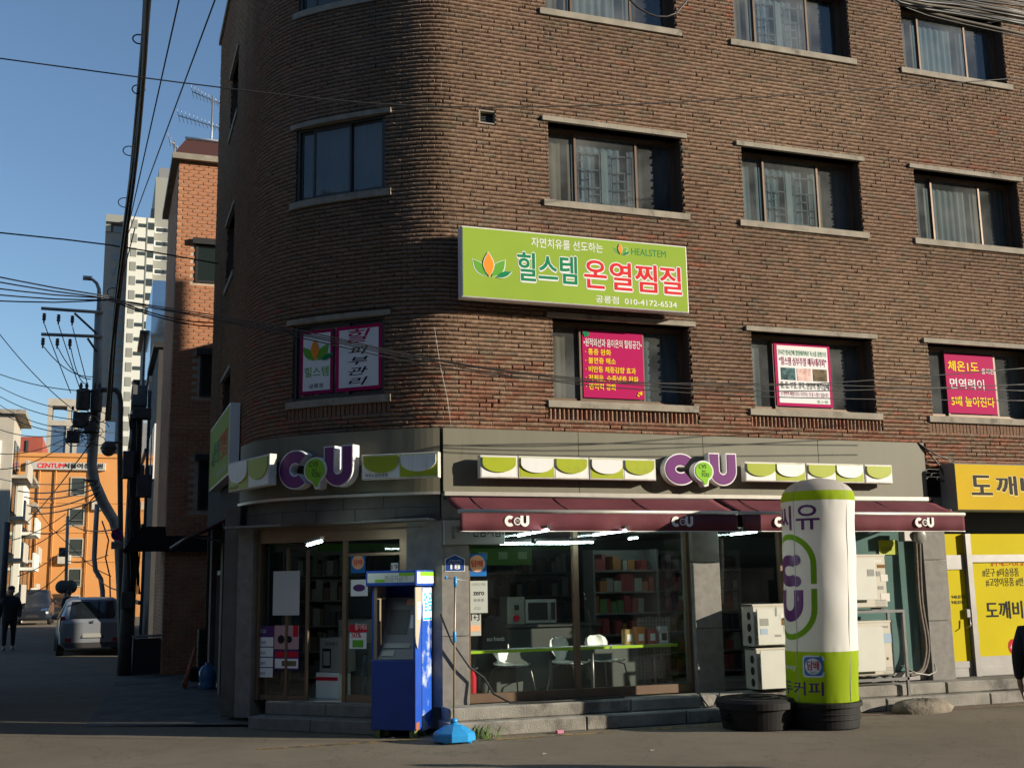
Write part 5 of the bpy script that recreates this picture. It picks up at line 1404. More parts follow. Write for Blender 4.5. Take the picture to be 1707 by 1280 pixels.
def flat(poly_fn):
    mb = MB(W0); poly_fn(mb); mb.v = [Vector((p.x, 0, p.z)) for p in mb.v]; return mb
aC = -RB * RAD(54)
zc, zu = zI(950.5), zI(1010)
def band_faces(mb, o, i_):
    n = len(o); v = [(x, 0, z) for x, z in o] + [(x, 0, z) for x, z in i_]
    mb.add(v, [(k, k + 1, n + k + 1, n + k) for k in range(n - 1)])
mb = MB(); band_faces(mb, *c_band(aC, zc, hC * .93, .54, .145)); mb.add([(p[0], 0, p[1]) for p in arc(aC + .1325, zc + hC * .31, .072, 0, 345, 14)], [tuple(range(15))]); mb.add([(p[0], 0, p[1]) for p in arc(aC + .1325, zc - hC * .31, .072, 0, 345, 14)], [tuple(range(15))]); warped(mb, 'printed_letter', M_PURP, .004)
mb = MB(); band_faces(mb, *u_band(aC, zu, hC * .92, .46, .145)); warped(mb, 'printed_letter', M_PURP, .004)
# green stadium outline round the letters, broken in the middle
zs0, zs1 = zI(1068), zI(888); RR = .41; th_ = .075; zm = (zs0 + zs1) / 2
for up in (1, -1):
    o_ = [(aC + RR, zm + up * .03)] + [(aC + RR * math.cos(RAD(k * 9)), (zm + up * ((zs1 - zs0) / 2 - RR)) + up * RR * math.sin(RAD(k * 9))) for k in range(21)] + [(aC - RR, zm + up * .03)]
    r2 = RR - th_
    i_ = [(aC + r2, zm + up * .03)] + [(aC + r2 * math.cos(RAD(k * 9)), (zm + up * ((zs1 - zs0) / 2 - RR)) + up * r2 * math.sin(RAD(k * 9))) for k in range(21)] + [(aC - r2, zm + up * .03)]
    mb = MB(); band_faces(mb, o_, i_); warped(mb, 'printed_outline', mat('leaf_green_print', (.25, .47, .02), .5), .003)
text('유', W0, -RB * RAD(36), zI(882), RB * RAD(38), zI(841) - zI(882), .004, M_PURP, inf, bold=.02, wrap=wrapI); text('씨', W0, -RB * RAD(84), zI(882), RB * RAD(38), zI(841) - zI(882), .004, M_PURP, inf, bold=.02, wrap=wrapI)
text('커피', W0, -RB * RAD(50), zI(1161), RB * RAD(52), zI(1138) - zI(1161), .004, M_PLUM, inf, bold=.025, wrap=wrapI); text('원두', W0, -RB * RAD(108), zI(1161), RB * RAD(54), zI(1138) - zI(1161), .004, M_PLUM, inf, bold=.025, wrap=wrapI)
text('money', W0, -RB * RAD(80), zI(1121), RB * RAD(36), zI(1112) - zI(1121), .004, M_WHITEP, inf, bold=.02, wrap=wrapI)
def wrect(a0, a1, b0, b1, nm, m_, c):
    mb = MB(); r = min(a1 - a0, b1 - b0) * .16; p = []
    for cx, cy, s0 in ((a1 - r, b1 - r, 0), (a0 + r, b1 - r, 90), (a0 + r, b0 + r, 180), (a1 - r, b0 + r, 270)): p += [(x, 0, y) for x, y in arc(cx, cy, r, s0, s0 + 90, 4)]
    mb.add(p, [tuple(range(len(p)))]); return warped(mb, nm, m_, c)
ba, bz0, bz1 = -RB * RAD(13), zI(1130), zI(1093); hw = (bz1 - bz0) / 2
wrect(ba - hw, ba + hw, bz0, bz1, 'badge', M_WHITEP, .003); wrect(ba - hw + .02, ba + hw - .02, bz0 + .02, bz1 - .02, 'badge', mat('badge_blue', (.03, .2, .5), .5), .005)
mb = MB(); mb.add([(x, 0, y) for x, y in arc(ba, (bz0 + bz1) / 2, hw * .74, 0, 350, 30)], [tuple(range(31))]); warped(mb, 'badge_disc', M_WHITEP, .007)
text('담배', W0, ba - hw * .55, (bz0 + bz1) / 2 - .05, hw * 1.1, .12, .009, M_RED, inf, bold=.03, wrap=wrapI); text('TOBACCO', W0, ba - hw * .3, (bz0 + bz1) / 2 - .09, hw * .6, .025, .009, M_INK, inf, wrap=wrapI)
for k in range(3): text('씨유커'[k], W0, RB * RAD(82), zI(1105 + k * 18 + 12), .08, .08, .004, M_RED, inf, wrap=wrapI)
text('원두커피', W0, RB * RAD(128), zI(1161), RB * RAD(100), zI(1138) - zI(1161), .004, M_PLUM, inf, bold=.02, wrap=wrapI)
# its tub
M_TUB = mat('black_tub', (.009, .009, .0095), .7, .25, 3, dirt=(.025, .023, .02), dscale=3, dcut=.58, spec=.3)
tub = thing('tub', ib, 'round black plastic tub holding the inflatable column', 'tub')
ht = zb_ + .02
mb = MB(); mb.lathe([(kx * .9, 0), (kx * .93, .02), (kx * .97, ht - .06), (kx * 1.03, ht - .055), (kx * 1.03, ht), (kx * .9, ht), (kx * .88, ht - .01)], ib, 48, smooth=False); mb.build('tub_body', M_TUB, tub)
mb = MB()
for h_ in (.12, ht * .55): mb.lathe([(kx * .945, h_), (kx * .975, h_ + .006), (kx * .975, h_ + .02), (kx * .95, h_ + .026)], ib, 48)
mb.build('rib', M_TUB, tub)
# lidded black barrel beside it
bb = Vector((8.33, -1.3, 0)); rb = (onY(1324, 1180, bb.y).x - onY(1208, 1180, bb.y).x) / 2
zt_ = onY(1265, 1160, bb.y).z
br = thing('barrel', bb, 'squat black lidded barrel with ringed lid beside the inflatable column', 'barrel')
mb = MB(); mb.lathe([(rb * .84, 0), (rb * .86, .015), (rb * .93, zt_ - .12)], bb, 48, smooth=False); mb.build('barrel_body', M_TUB, br)
mb = MB(); mb.lathe([(rb * .9, zt_ - .14), (rb * 1.0, zt_ - .13), (rb * 1.0, zt_ - .05), (rb * .93, zt_ - .01), (rb * .8, zt_), (rb * .76, zt_ - .02), (rb * .6, zt_ - .02), (rb * .57, zt_), (rb * .4, zt_), (rb * .37, zt_ - .02), (rb * .2, zt_ - .02), (rb * .17, zt_ + .01), (.01, zt_ + .01)], bb, 48, smooth=False); mb.build('lid', M_TUB, br)
mb = MB(); mb.tube([bb + Vector((-rb * .9, -.1, zt_ * .5)), bb + Vector((-rb * 1.1, -.1, zt_ * .42)), bb + Vector((-rb * .9, -.1, zt_ * .3))], .025); mb.build('handle', M_TUB, br)

# ------------------------------------------------------------------ cooling units
M_ACW = mat('aged_white_metal', (.5, .47, .39), .5, .08, 3, dirt=(.34, .29, .21), dscale=1.7, dcut=.6)
M_ACP = mat('pale_guard_plate', (.56, .56, .5), .45, .06, 2, dirt=(.42, .4, .33), dscale=1.4, dcut=.6)
M_LBL = [mat('label_grey', (.3, .3, .28), .6), mat('label_brown', (.2, .1, .03), .6), mat('label_white', (.68, .66, .6), .6), mat('label_orange', (.55, .17, .03), .6), mat('label_blue', (.35, .45, .55), .6)]
def unit(fr, w, h, d, pa0, pa1, pb0, pb1, label, labels, holes=True):
    t = thing('cooling_unit', fr.P(w / 2, 0, 0), label, 'air conditioner', 'cooling units standing along the shop window')
    mb = MB(fr); mb.bbox(0, w, 0.03, h, -d, 0, .014); mb.build('casing', M_ACW, t)
    mb = MB(fr); mb.box(.0, w, h - .022, h + .004, -d - .005, .008); mb.build('top_cover', M_ACW, t)
    # guard plate standing off the fan opening
    P = fr.P; mb = MB(fr)
    v = [P(pa0, pb1 - .03, .02), P(pa1, pb1 - .03, .02), P(pa1, pb0, .2), P(pa0, pb0, .2)]
    mb.bbox(pa0, pa1, pb0, pb1, .075, .09, .004); mb.build('guard_plate', M_ACP, t)
    for aa in (pa0 + .02, pa1 - .03):
        for bb_ in (pb0 + .1, pb1 - .13):
            mb = MB(fr); mb.box(aa, aa + .012, bb_, bb_ + .03, 0, .075); mb.build('bracket', M_ALU, t)
    mb = MB(fr); c_ = ((pa0 + pa1) / 2, (pb0 + pb1) / 2); r = min(pa1 - pa0, pb1 - pb0) * .44
    for k in range(4): mb.strip(arc(*c_, r * (1 - k * .22), 0, 360, 24), arc(*c_, r * (1 - k * .22) - .012, 0, 360, 24), .002, .012, True)
    mb.build('fan_guard', M_DKFR, t)
    for k, (a, b, ww, hh, li) in enumerate(labels):
        cc = .0915 if pa0 < a < pa1 and pb0 < b < pb1 else .0015
        mb = MB(fr); mb.box(a, a + ww, b, b + hh, cc, cc + .002); mb.build('label', M_LBL[li], t)
    if holes:
        sd_ = Frame(fr.P(0, 0, -d), fr.n); mb = MB(sd_)
        for k in range(3): mb.prism(arc(d * .65, h * (.2 + k * .27), .05, 0, 350, 16, .06), .001, .004)
        mb.build('side_hole', M_BLACK, t)
    for k in range(5):
        if pa1 + .2 < w: mb = MB(fr); mb.box(pa1 + .03, w - .03, h * .06 + k * .022, h * .06 + k * .022 + .008, .0005, .0035); mb.build('louvre', M_LBL[0], t)
    for a in (.08, w - .12):
        mb = MB(fr); mb.box(a, a + .05, 0, .03, -d + .03, -.02); mb.build('foot', M_BLACK, t)
    return t
yA = .42
a0, zl = W0.hit(1263, 1147, yA); a1 = W0.hit(1336, 1147, yA)[0]; zm_ = W0.hit(1255, 1081, yA)[1]; zt2 = W0.hit(1252, 1008, yA)[1]
zl = .365
fr = Frame((a0, -yA, zl), (1, 0, 0)); w = a1 - a0
unit(fr, w + .06, zm_ - zl, .30, .02, w - .06, .04, zm_ - zl - .03, 'lower aged white cooling unit left of the inflatable column', [])
fr = Frame((a0 - .02, -yA, zm_ + .002), (1, 0, 0)); h = zt2 - zm_
unit(fr, w + .08, h, .30, .02, w - .1, .05, h - .06, 'upper label covered cooling unit left of the inflatable column', [(.06, .32, .14, .1, 0), (.06, .2, .12, .08, 4), (.32, .45, .03, .13, 0), (.4, .4, .16, .08, 2), (.42, .32, .14, .1, 1), (.45, .2, .14, .14, 2), (.3, .16, .1, .03, 0), (w - .05, .5, .1, .06, 3), (w - .05, .4, .1, .07, 3)])
yB = .36
a0 = W0.hit(1405, 1000, yB)[0]; a1, z_ = W0.hit(1494, 1130, yB)
zr1 = W0.hit(1480, 1128, yB)[1]; zr2 = W0.hit(1480, 1034, yB)[1]; zr3 = W0.hit(1490, 1015, yB)[1]; zr4 = W0.hit(1480, 924, yB)[1]; w = a1 - a0
pw = W0.hit(1468, 1080, yB)[0] - a0
unit(Frame((a0, -yB, zr1), (1, 0, 0)), w, zr2 - zr1, .3, .05, pw, .1, zr2 - zr1 - .08, 'lower cooling unit on the steel rack right of the inflatable column', [(pw + .04, .72, .12, .03, 0), (pw + .03, .5, .2, .14, 4), (pw + .1, .25, .03, .04, 1)], False)
unit(Frame((a0 - .03, -yB, zr3), (1, 0, 0)), w - .02, zr4 - zr3, .3, .05, pw - .03, .15, zr4 - zr3 - .05, 'upper cooling unit on the steel rack right of the inflatable column', [(pw - .18, .5, .12, .1, 0), (pw + .03, .7, .12, .05, 2), (pw + .07, .62, .14, .05, 1), (pw + .04, .5, .08, .07, 0), (pw + .12, .42, .13, .1, 2), (pw + .06, .3, .1, .05, 0), (pw + .1, .12, .16, .12, 2)], False)
rk = thing('steel_rack', (a0 + w / 2, -.3, .36), 'grey angle steel rack carrying two cooling units', 'rack')
M_STEEL = mat('grey_steel', (.13, .13, .13), .5, .2, 6, metal=.3)
xr = W0.hit(1508, 1018, yB + .1)[0]
for z in (zr3 - .045, zr1 - .045):
    mb = MB(W0); mb.box(a0 - .05, xr, z, z + .04, yB + .06, yB + .1); mb.box(a0 - .05, xr, z, z + .04, yB - .3, yB - .26); mb.build('rail', M_STEEL, rk)
for a in (a0 - .05, xr - .04):
    for c_ in (yB + .06, yB - .3):
        mb = MB(W0); mb.box(a, a + .04, .19 if c_ > .4 else .36, zr3 - .046, c_, c_ + .04); mb.build('leg', M_STEEL, rk)
# hoses, floodlight and little box by the last pier
M_HOSE = mat('insulated_hose', (.12, .1, .08), .8, .25, 12)
hz = thing('hose_bundle', (12.1, -.15, .5), 'thick insulated hose curving down beside the last grey pier', 'hose')
for k in range(2):
    x = 12.08 + k * .055; mb = MB(); mb.tube([Vector(p) for p in catmull([(x + .08, -.02 - k * .02, 2.6), (x + .05, -.02, 1.6), (x + .1, -.03, 1.0), (x + .06, -.05, .72), (x - .1, -.1, .5), (x - .4, -.16, .46)], .06)], .026, 8); mb.build('hose', M_HOSE, hz)
mb = MB(); mb.tube([(11.5, -.3, .62), (11.75, -.3, .5), (12.0, -.28, .46), (12.2, -.2, .5), (12.24, -.14, .6)], .011); mb.build('drain_pipe', M_BEIGE, hz)
fl = thing('flood_lamp', (12.05, -.2, 2.5), 'small round lamp on a box under the right end of the awning', 'lamp')
a, b = W0.hit(1536, 893, .2); mb = MB(W0); mb.bbox(a - .28, a - .08, b - .08, b + .1, .0, .14, .01); mb.build('box', M_ALU, fl); mb = MB(); q = W0.P(a, b, .12); mb.lathe([(.03, -.06), (.1, .0), (.11, .06), (.1, .075), (.02, .08)], q, 20, axis=(-.2, -1, -.25)); mb.build('lamp_head', M_BEIGE, fl)
# broken concrete lump as ramp
rkx = onZ(1500, 1196, 0); 
mb = MB(); n = 14; v = []
rr_ = random.Random(3)
for i, (s_, z) in enumerate(((1, 0), (.98, .06), (.86, .13), (.6, .17), (.25, .18), (.02, .18))):
    for k in range(n):
        an = 2 * math.pi * k / n; v.append((11.36 + .5 * s_ * math.cos(an) * (1 + .12 * rr_.uniform(-1, 1)), -.86 + .24 * s_ * math.sin(an) * (1 + .12 * rr_.uniform(-1, 1)), z * (1 + .15 * rr_.uniform(-1, 1))))
mb.add(v, [(i * n + k, i * n + (k + 1) % n, (i + 1) * n + (k + 1) % n, (i + 1) * n + k) for i in range(5) for k in range(n)] + [tuple(range(5 * n, 6 * n))], True)
tag(mb.build('concrete_lump', mat('rough_concrete', (.17, .145, .11), .95, .4, 6, 1.0, 25)), 'rounded lump of rough concrete lying against the right kerb', 'ramp')
# black cable hanging from the pier and lying on the step
mb = MB(); mb.tube([(4.32, -.03, 1.55), (4.45, -.1, 1.2), (4.7, -.1, .85), (4.9, -.12, .7), (5.0, -.2, .5), (5.2, -.3, .385), (5.6, -.32, .375), (6.2, -.3, .375), (6.9, -.22, .375)], .014, 6); tag(mb.build('cable', M_BLACK), 'black cable sagging across the first pier down to the step', 'cable')
mb = MB(); mb.tube([(8.05, -.2, .37), (8.0, -.36, .37), (8.02, -.4, .3), (8.1, -.41, .2), (8.25, -.41, .22), (8.3, -.39, .37)], .012, 6); tag(mb.build('cable', M_BLACK), 'black cable looping over the edge of the step by the window corner', 'cable')
# weeds and litter by the pole base
M_WEED = mat('weed_green', (.07, .13, .025), .8, .3, 10)
mb = MB(); 
for k in range(90):
    x = bp.x + .42 + rnd.gauss(0, .12); y = bp.y + .12 + rnd.gauss(0, .05); h_ = rnd.uniform(.05, .2); dx = rnd.uniform(-.09, .09); dy = rnd.uniform(-.06, .06)
    mb.add([(x, y, 0), (x + .008, y + .004, 0), (x + dx * .5, y + dy * .5, h_ * .7), (x + dx, y + dy, h_)], [(0, 1, 2), (1, 3, 2)])
tag(mb.build('weed_tuft', M_WEED, org=(bp.x + .42, bp.y + .12, 0)), 'tuft of green weeds in the gutter beside the blue base', 'weeds')
lt = onZ(929, 1223, 0); mb = MB(Frame((lt.x, lt.y, 0), (1, .1, 0))); mb.bbox(0, .1, 0, .045, -.06, 0, .008); lo = mb.build('litter', mat('pink_card', (.5, .18, .25), .6)); tag(lo, 'small pink crumpled packet lying by the kerb', 'litter')
for px, py in ((1085, 1252), (905, 1258), (820, 1230)):
    q = onZ(px, py, 0); mb = MB(); mb.add([(q.x, q.y, .006), (q.x + .07, q.y + .01, .014), (q.x + .08, q.y + .06, .007), (q.x + .02, q.y + .06, .018)], [(0, 1, 2, 3)]); tag(mb.build('litter', M_BEIGE if px != 820 else MATS['pink_card']), {1085: 'pale paper scrap lying on the sunlit road ahead of the window', 905: 'small pale scrap on the road at the bottom edge of the picture', 820: 'pink scrap of paper in the gutter beside the weeds'}[px], 'litter')
# ------------------------------------------------------------------ the red brick house across the side gap
M_RBR = bpy.data.materials.new('orange_brick'); M_RBR.use_nodes = True
_n = M_RBR.node_tree.nodes; _l = M_RBR.node_tree.links; _b = _n['Principled BSDF']; _b.inputs['Roughness'].default_value = .85
_oi = _n.new('ShaderNodeTexCoord'); _wn = _n.new('ShaderNodeTexNoise'); _wn.inputs['Scale'].default_value = 2.6; _wn.inputs['Detail'].default_value = 3
_cr = _n.new('ShaderNodeValToRGB'); _cr.color_ramp.elements[0].color = (.35, .125, .058, 1); _cr.color_ramp.elements[1].color = (.55, .26, .13, 1); _cr.color_ramp.elements[0].position = .35; _cr.color_ramp.elements[1].position = .65
_l.new(_oi.outputs['Object'], _wn.inputs['Vector']); _l.new(_wn.outputs['Fac'], _cr.inputs[0]); _l.new(_cr.outputs[0], _b.inputs['Base Color'])
M_MORT = mat('pale_mortar', (.5, .4, .3), .9, .15, 8)
M_RBROWN = mat('brown_roof_tile', (.07, .025, .02), .7)
YB = 11.0
xl0 = onY(299, 270, YB).x; xr0 = 3.4; zt_ = onY(299, 268, YB).z; D2 = 4.5
hb = thing('brick_house', (xl0 + 1, YB, 0), 'narrow orange brick house with pale joints and brown roof edge beside the alley', 'building')
mb = MB(); g = .2
mb.add([(xl0, YB, 0), (xr0, YB, 0), (xr0, YB, zt_), (xl0, YB, zt_), (xl0, YB + D2, 0), (xr0, YB + D2, 0), (xr0, YB + D2, zt_), (xl0, YB + D2, zt_)], [(0, 1, 2, 3), (4, 0, 3, 7), (1, 5, 6, 2), (5, 4, 7, 6), (3, 2, 6, 7)])
mb.build('wall', M_MORT, hb)
wins = []
for (x0, y0, x1, y1) in ((327, 408, 371, 474), (334, 592, 371, 662), (331, 768, 371, 850)):
    p = onY(x0, y0, YB); q = onY(x1, y1, YB); wins.append((p.x, q.x + .3, q.z, p.z))
jt, ch, bl = .019, .085, .22
P2 = [[], []]; cnt_ = 0; bm_ = {}
def brickbox(nx, L, d): return [(-L / 2, -d, 0), (L / 2, -d, 0), (L / 2, -d, ch - jt), (-L / 2, -d, ch - jt), (-L / 2, 0, 0), (L / 2, 0, 0), (L / 2, 0, ch - jt), (-L / 2, 0, ch - jt)]
BQ = [(0, 1, 2, 3), (4, 0, 3, 7), (1, 5, 6, 2), (3, 2, 6, 7), (4, 5, 1, 0)]
bme = []
for k in range(4):
    me = bpy.data.meshes.new('brick'); me.from_pydata(brickbox(0, bl - jt, .012 + .002 * k), [], BQ); me.materials.append(M_RBR); bme.append(me)
rest = MB(); nr = int(zt_ / ch); ns_ = 0
for j in reversed(range(nr)):
    z = j * ch; x = xl0 + (.5 * bl if j % 2 else 0) - .0
    first = True
    while x < min(xr0, xl0 + 2.0):
        a0, a1 = (x + jt / 2, x + bl - jt / 2)
        if first and j % 2: rest.add([Vector((xl0 + bl / 4, YB, z)) + Vector(v_) * 1 for v_ in [(-bl / 4 + 0, -.013, 0), (bl / 4 - jt / 2, -.013, 0), (bl / 4 - jt / 2, -.013, ch - jt), (-bl / 4, -.013, ch - jt)]], [(0, 1, 2, 3)]); first = False
        blocked = any(a1 > w_[0] and a0 < w_[1] and z + ch > w_[2] - .05 and z < w_[3] + .15 for w_ in wins)
        if not blocked:
            if ns_ < 280 and z > 3.0 and x < xl0 + 1.2:
                o = bpy.data.objects.new('brick', bme[ns_ % 4]); COL.objects.link(o); o.parent = hb; o.location = ((a0 + a1) / 2 - (xl0 + 1), 0, z); ns_ += 1
            else: rest.add([Vector(((a0 + a1) / 2, YB, z)) + Vector(v_) for v_ in brickbox(0, bl - jt, .013)], BQ)
        x += bl
    y = YB + (.5 * bl if j % 2 else 0)       # the alley side
    while y < YB + D2 - bl:
        yy = y + bl / 2
        rest.add([(xl0 - .013, yy + bl / 2 - jt / 2, z), (xl0 - .013, yy - bl / 2 + jt / 2, z), (xl0 - .013, yy - bl / 2 + jt / 2, z + ch - jt), (xl0 - .013, yy + bl / 2 - jt / 2, z + ch - jt)], [(0, 1, 2, 3)])
        y += bl
o = rest.build('brickwork', M_RBR, hb); o['kind'] = 'stuff'
for x0, x1, z0, z1 in wins:
    f_ = Frame((x0, YB, z0), (1, 0, 0)); ww, hh = x1 - x0, z1 - z0
    mb = MB(f_); mb.box(0, ww, hh - .05, hh, .0, .03); mb.box(0, .05, 0, hh - .05, 0, .03); mb.box(.05, ww, 0, .05, 0, .03); wi = mb.build('window', M_DKFR, hb)
    mb = MB(f_); mb.rect(.05, ww, .05, hh - .05, .006); mb.build('pane', mat('dark_pane', (.02, .03, .03), .08), wi)
    mb = MB(f_); mb.box(-.08, ww, hh + .0, hh + .14, 0, .12); mb.build('lintel', M_DKFR, wi)
mb = MB(); e = .16
mb.add([(xl0 - e, YB - e, zt_), (xr0, YB - e, zt_), (xr0, YB + D2, zt_), (xl0 - e, YB + D2, zt_), (xl0 - e, YB - e, zt_ + .14), (xr0, YB - e, zt_ + .14), (xr0, YB + D2, zt_ + .14), (xl0 - e, YB + D2, zt_ + .14)], [(0, 1, 5, 4), (3, 0, 4, 7), (4, 5, 6, 7), (3, 2, 1, 0)])
mb.build('cornice', M_SILL, hb)
mb = MB(); e = .12; z = zt_ + .141
mb.add([(xl0 - e, YB - e, z), (xr0, YB - e, z), (xr0, YB + .25, z + .5), (xl0 + .15, YB + .25, z + .5), (xl0 - e, YB + D2, z), (xl0 + .15, YB + D2, z + .5)], [(0, 1, 2, 3), (4, 0, 3, 5)]); mb.build('roof', M_RBROWN, hb)
mb = MB(); mb.tube([(xl0 + .12, YB + .22, z + .52), (xr0, YB + .22, z + .52)], .03); mb.build('ridge_cap', M_SIGNW, hb)
mb = MB(); mb.add([(xl0 - .9, YB - .2, 2.75), (xr0, YB - .2, 2.75), (xr0, YB + .1, 3.3), (xl0 - .5, YB + .1, 3.3), (xl0 - .9, YB + 2, 2.75), (xl0 - .5, YB + 2, 3.3)], [(0, 1, 2, 3), (4, 0, 3, 5)]); mb.build('canopy', mat('dark_canvas', (.02, .017, .016), .95, spec=.1), hb)
mb = MB(); mb.box(0, 0, 0, 0, 0, 0) if 0 else None
# antennas on the roof of the brick house
def antenna(px, ptop, parms, label):
    q = onY(px, 250, YB + 1.2); zb = zt_ + .3; top = onY(px, ptop, YB + 1.2).z
    t = thing('antenna', (q.x, YB + 1.2, zb), label, 'antenna', 'television antennas on the brick house')
    mb = MB(); mb.tube([(q.x, YB + 1.2, zb), (q.x, YB + 1.2, top)], .022, 6); mb.build('mast', M_ALU, t)
    for (l, py, r_, ne) in parms:
        zz = onY(px, py, YB + 1.2).z
        mb = MB(); mb.tube([(q.x - l, YB + 1.0, zz + .05), (q.x + r_, YB + 1.4, zz)], .012, 5)
        for k in range(ne):
            f = k / (ne - 1); c = Vector((q.x - l + (l + r_) * f, YB + 1.0 + .4 * f, zz + .05 - .05 * f)); hw = .16 - .08 * f
            mb.tube([c + Vector((-.05, -hw * 1.4, hw * .4)), c + Vector((.05, hw * 1.4, -hw * .4))], .007, 4)
        mb.build('boom', M_ALU, t)
antenna(352, 160, ((.5, 166, .2, 9), (.8, 208, .25, 12)), 'double television antenna on a pale mast above the brick house roof')
antenna(291, 236, ((.14, 243, .1, 4),), 'small tilted antenna at the left roof corner of the brick house')
# unseen block added east of the brick house to shade its lower storeys
mb = MB(); mb.add([(5.0, 8.78, 0), (13.4, 3.75, 0), (15, 9, 0), (5, 13, 0), (5.0, 8.78, 8.3), (13.4, 3.75, 8.3), (15, 9, 8.3), (5, 13, 8.3)], [(0, 1, 5, 4), (1, 2, 6, 5), (2, 3, 7, 6), (3, 0, 4, 7), (4, 5, 6, 7)])
tag(mb.build('rear_shade_block', M_BACK), 'plain brown unseen block added behind the corner building to shade the brick house', 'building')

# ------------------------------------------------------------------ row of houses along the right of the alley
M_GREYW = mat('grey_render', (.1, .098, .095), .8, .15, 2); M_DGREY = mat('dark_render', (.05, .048, .046), .8, .15, 2); M_MIRR = mat('mirror_cladding', (.25, .32, .4), .06, metal=.9)
def house(x0, x1, y0, y1, h, m_, label, wins=(), name='house', winm=None, sides='L'):
    t = thing(name, ((x0 + x1) / 2, (y0 + y1) / 2, 0), label, 'building')
    mb = MB(); mb.box(x0, x1, 0, h, -y1, -y0); mb.build('wall', m_, t)
    fl = Frame((x0, y1, 0), (0, -1, 0)); ff_ = Frame((x0, y0, 0), (1, 0, 0))
    for side, a, b, w, hh in wins:
        f_ = {'L': fl, 'F': ff_, 'R': Frame((x1, y0, 0), (0, 1, 0))}[side]
        mb = MB(f_); mb.box(a - .06, a + w + .06, b - .06, b + hh + .06, 0, .04); wi = mb.build('window', winm or M_SIGNW, t)
        mb = MB(f_); mb.rect(a, a + w / 2 - .02, b, b + hh, .043); mb.rect(a + w / 2 + .02, a + w, b, b + hh, .043); mb.build('pane', MATS['dark_pane'], wi)
    mb = MB(); mb.box(x0 - .15, x1 + .15, h, h + .15, -y1 - .1, -y0 + .1); mb.build('roof', M_DKFR, t)
    return t
xA = onY(262, 700, 17).x
house(xA, 9, 17.6, 22, 8.6, M_DGREY, 'dark rendered house just beyond the orange brick house', [('L', 1, 5, 1.2, 1.4), ('L', 3.2, 5, 1.2, 1.4)])
mir = thing('clad_building', (3, 25, 0), 'narrow building with bluish mirror cladding in the alley row', 'building')
xB = onY(246, 650, 24).x; zM = onY(262, 480, 24).z
mb = MB(); mb.box(xB, 9, 0, zM, -29, -23); mb.build('wall', M_MIRR, mir)
for k in range(4): mb = MB(); mb.box(xB - .05, xB, 1.5 + k * 2.4, 1.62 + k * 2.4, -28.9, -23.1); mb.build('joint_strip', M_DKFR, mir)
for k in range(2): mb = MB(); mb.bbox(xB - .5, xB - .02, 5.2 + k * 2.6, 5.9 + k * 2.6, -24.3, -23.2, .03); mb.build('hung_box', M_GREYW, mir)
house(onY(234, 700, 29.5).x, 9, 29.2, 32.5, onY(235, 565, 30).z, M_GREYW, 'grey house with jutting dark eaves in the alley row', [('L', .6, 4, 1.0, 1.4), ('L', .6, 7, 1.0, 1.4)])
house(onY(224, 740, 33).x, 9, 32.9, 37, onY(225, 640, 33).z, M_DGREY, 'low dark house at the far end of the alley row', [('L', 1, 4, 1.2, 1.4)])

# ------------------------------------------------------------------ orange building closing the alley
M_ORB = mat('orange_render', (.6, .27, .08), .85, .08, .35, dirt=(.5, .22, .07), dscale=.25, dcut=.56)
M_FARGL = mat('far_window', (.045, .055, .05), .15)
M_BRIGHT = mat('pale_render', (.42, .38, .31), .8, .1, 1)
YO = 62.0
p0 = onY(20, 760, YO); p1 = onY(300, 765, YO)
ob = thing('orange_building', (p0.x + 5, YO, 0), 'orange rendered four storey building closing the far end of the alley', 'building')
mb = MB(); mb.box(p0.x, p1.x, 0, p0.z, -YO - 12, -YO); mb.build('wall', M_ORB, ob)
mb = MB(); mb.box(p0.x - .1, p1.x, p0.z, p0.z + .25, -YO - 12, -YO + .1); mb.build('parapet', M_ORB, ob)
for (x0, y0, x1, y1) in ((118, 795, 142, 826), (115, 847, 140, 877), (114, 897, 138, 928), (113, 947, 135, 978), (112, 992, 133, 1010)):
    a0, b1 = Frame((0, YO, 0), (1, 0, 0)).hit(x0, y0); a1, b0 = Frame((0, YO, 0), (1, 0, 0)).hit(x1, y1); f_ = Frame((0, YO, 0), (1, 0, 0))
    mb = MB(f_); mb.strip([(a0, b0), (a1, b0), (a1, b1), (a0, b1)], [(a0 + .07, b0 + .07), (a1 - .07, b0 + .07), (a1 - .07, b1 - .07), (a0 + .07, b1 - .07)], .0, .06); wi = mb.build('window', M_BRIGHT, ob)
    mb = MB(f_); mb.rect(a0 + .07, a1 - .07, b0 + .07, b1 - .07, .02); mb.build('pane', M_FARGL, wi)
    mb = MB(f_)
    for k in range(2): mb.box(a0, a1, b0 + .12 + k * .25, b0 + .15 + k * .25, .1, .13)
    mb.build('guard_rail', M_ALU, wi)
f_ = Frame((0, YO, 0), (1, 0, 0)); a0, b1 = f_.hit(46, 770); a1, b0 = f_.hit(176, 785)
mb = MB(f_); mb.bbox(a0, a1, b0, b1, .02, .25, .03); sg = mb.build('roof_sign', mat('weathered_sign_board', (.45, .44, .4), .7), ob)
text('CENTUM', f_, a0 + .6, b0 + .12, (a1 - a0) * .34, (b1 - b0) * .6, .26, M_REDP, sg, bold=.05, shear=.15); text('서울여성병원', f_, a0 + (a1 - a0) * .46, b0 + .12, (a1 - a0) * .5, (b1 - b0) * .65, .26, M_INK, sg, bold=.06)
for px, py in ((152, 850), (95, 940)):
    q = f_.hit(px, py); mb = MB(f_); mb.bbox(q[0], q[0] + .8, q[1], q[1] + .55, .05, .35, .03); mb.build('wall_unit', M_ACW, ob)
for k in range(3):
    q = f_.hit(30, 838 + k * 50); mb = MB(f_); mb.box(.0 + p0.x, p1.x, q[1], q[1] + .08, 0, .05); mb.build('string_course', M_ORB, ob)
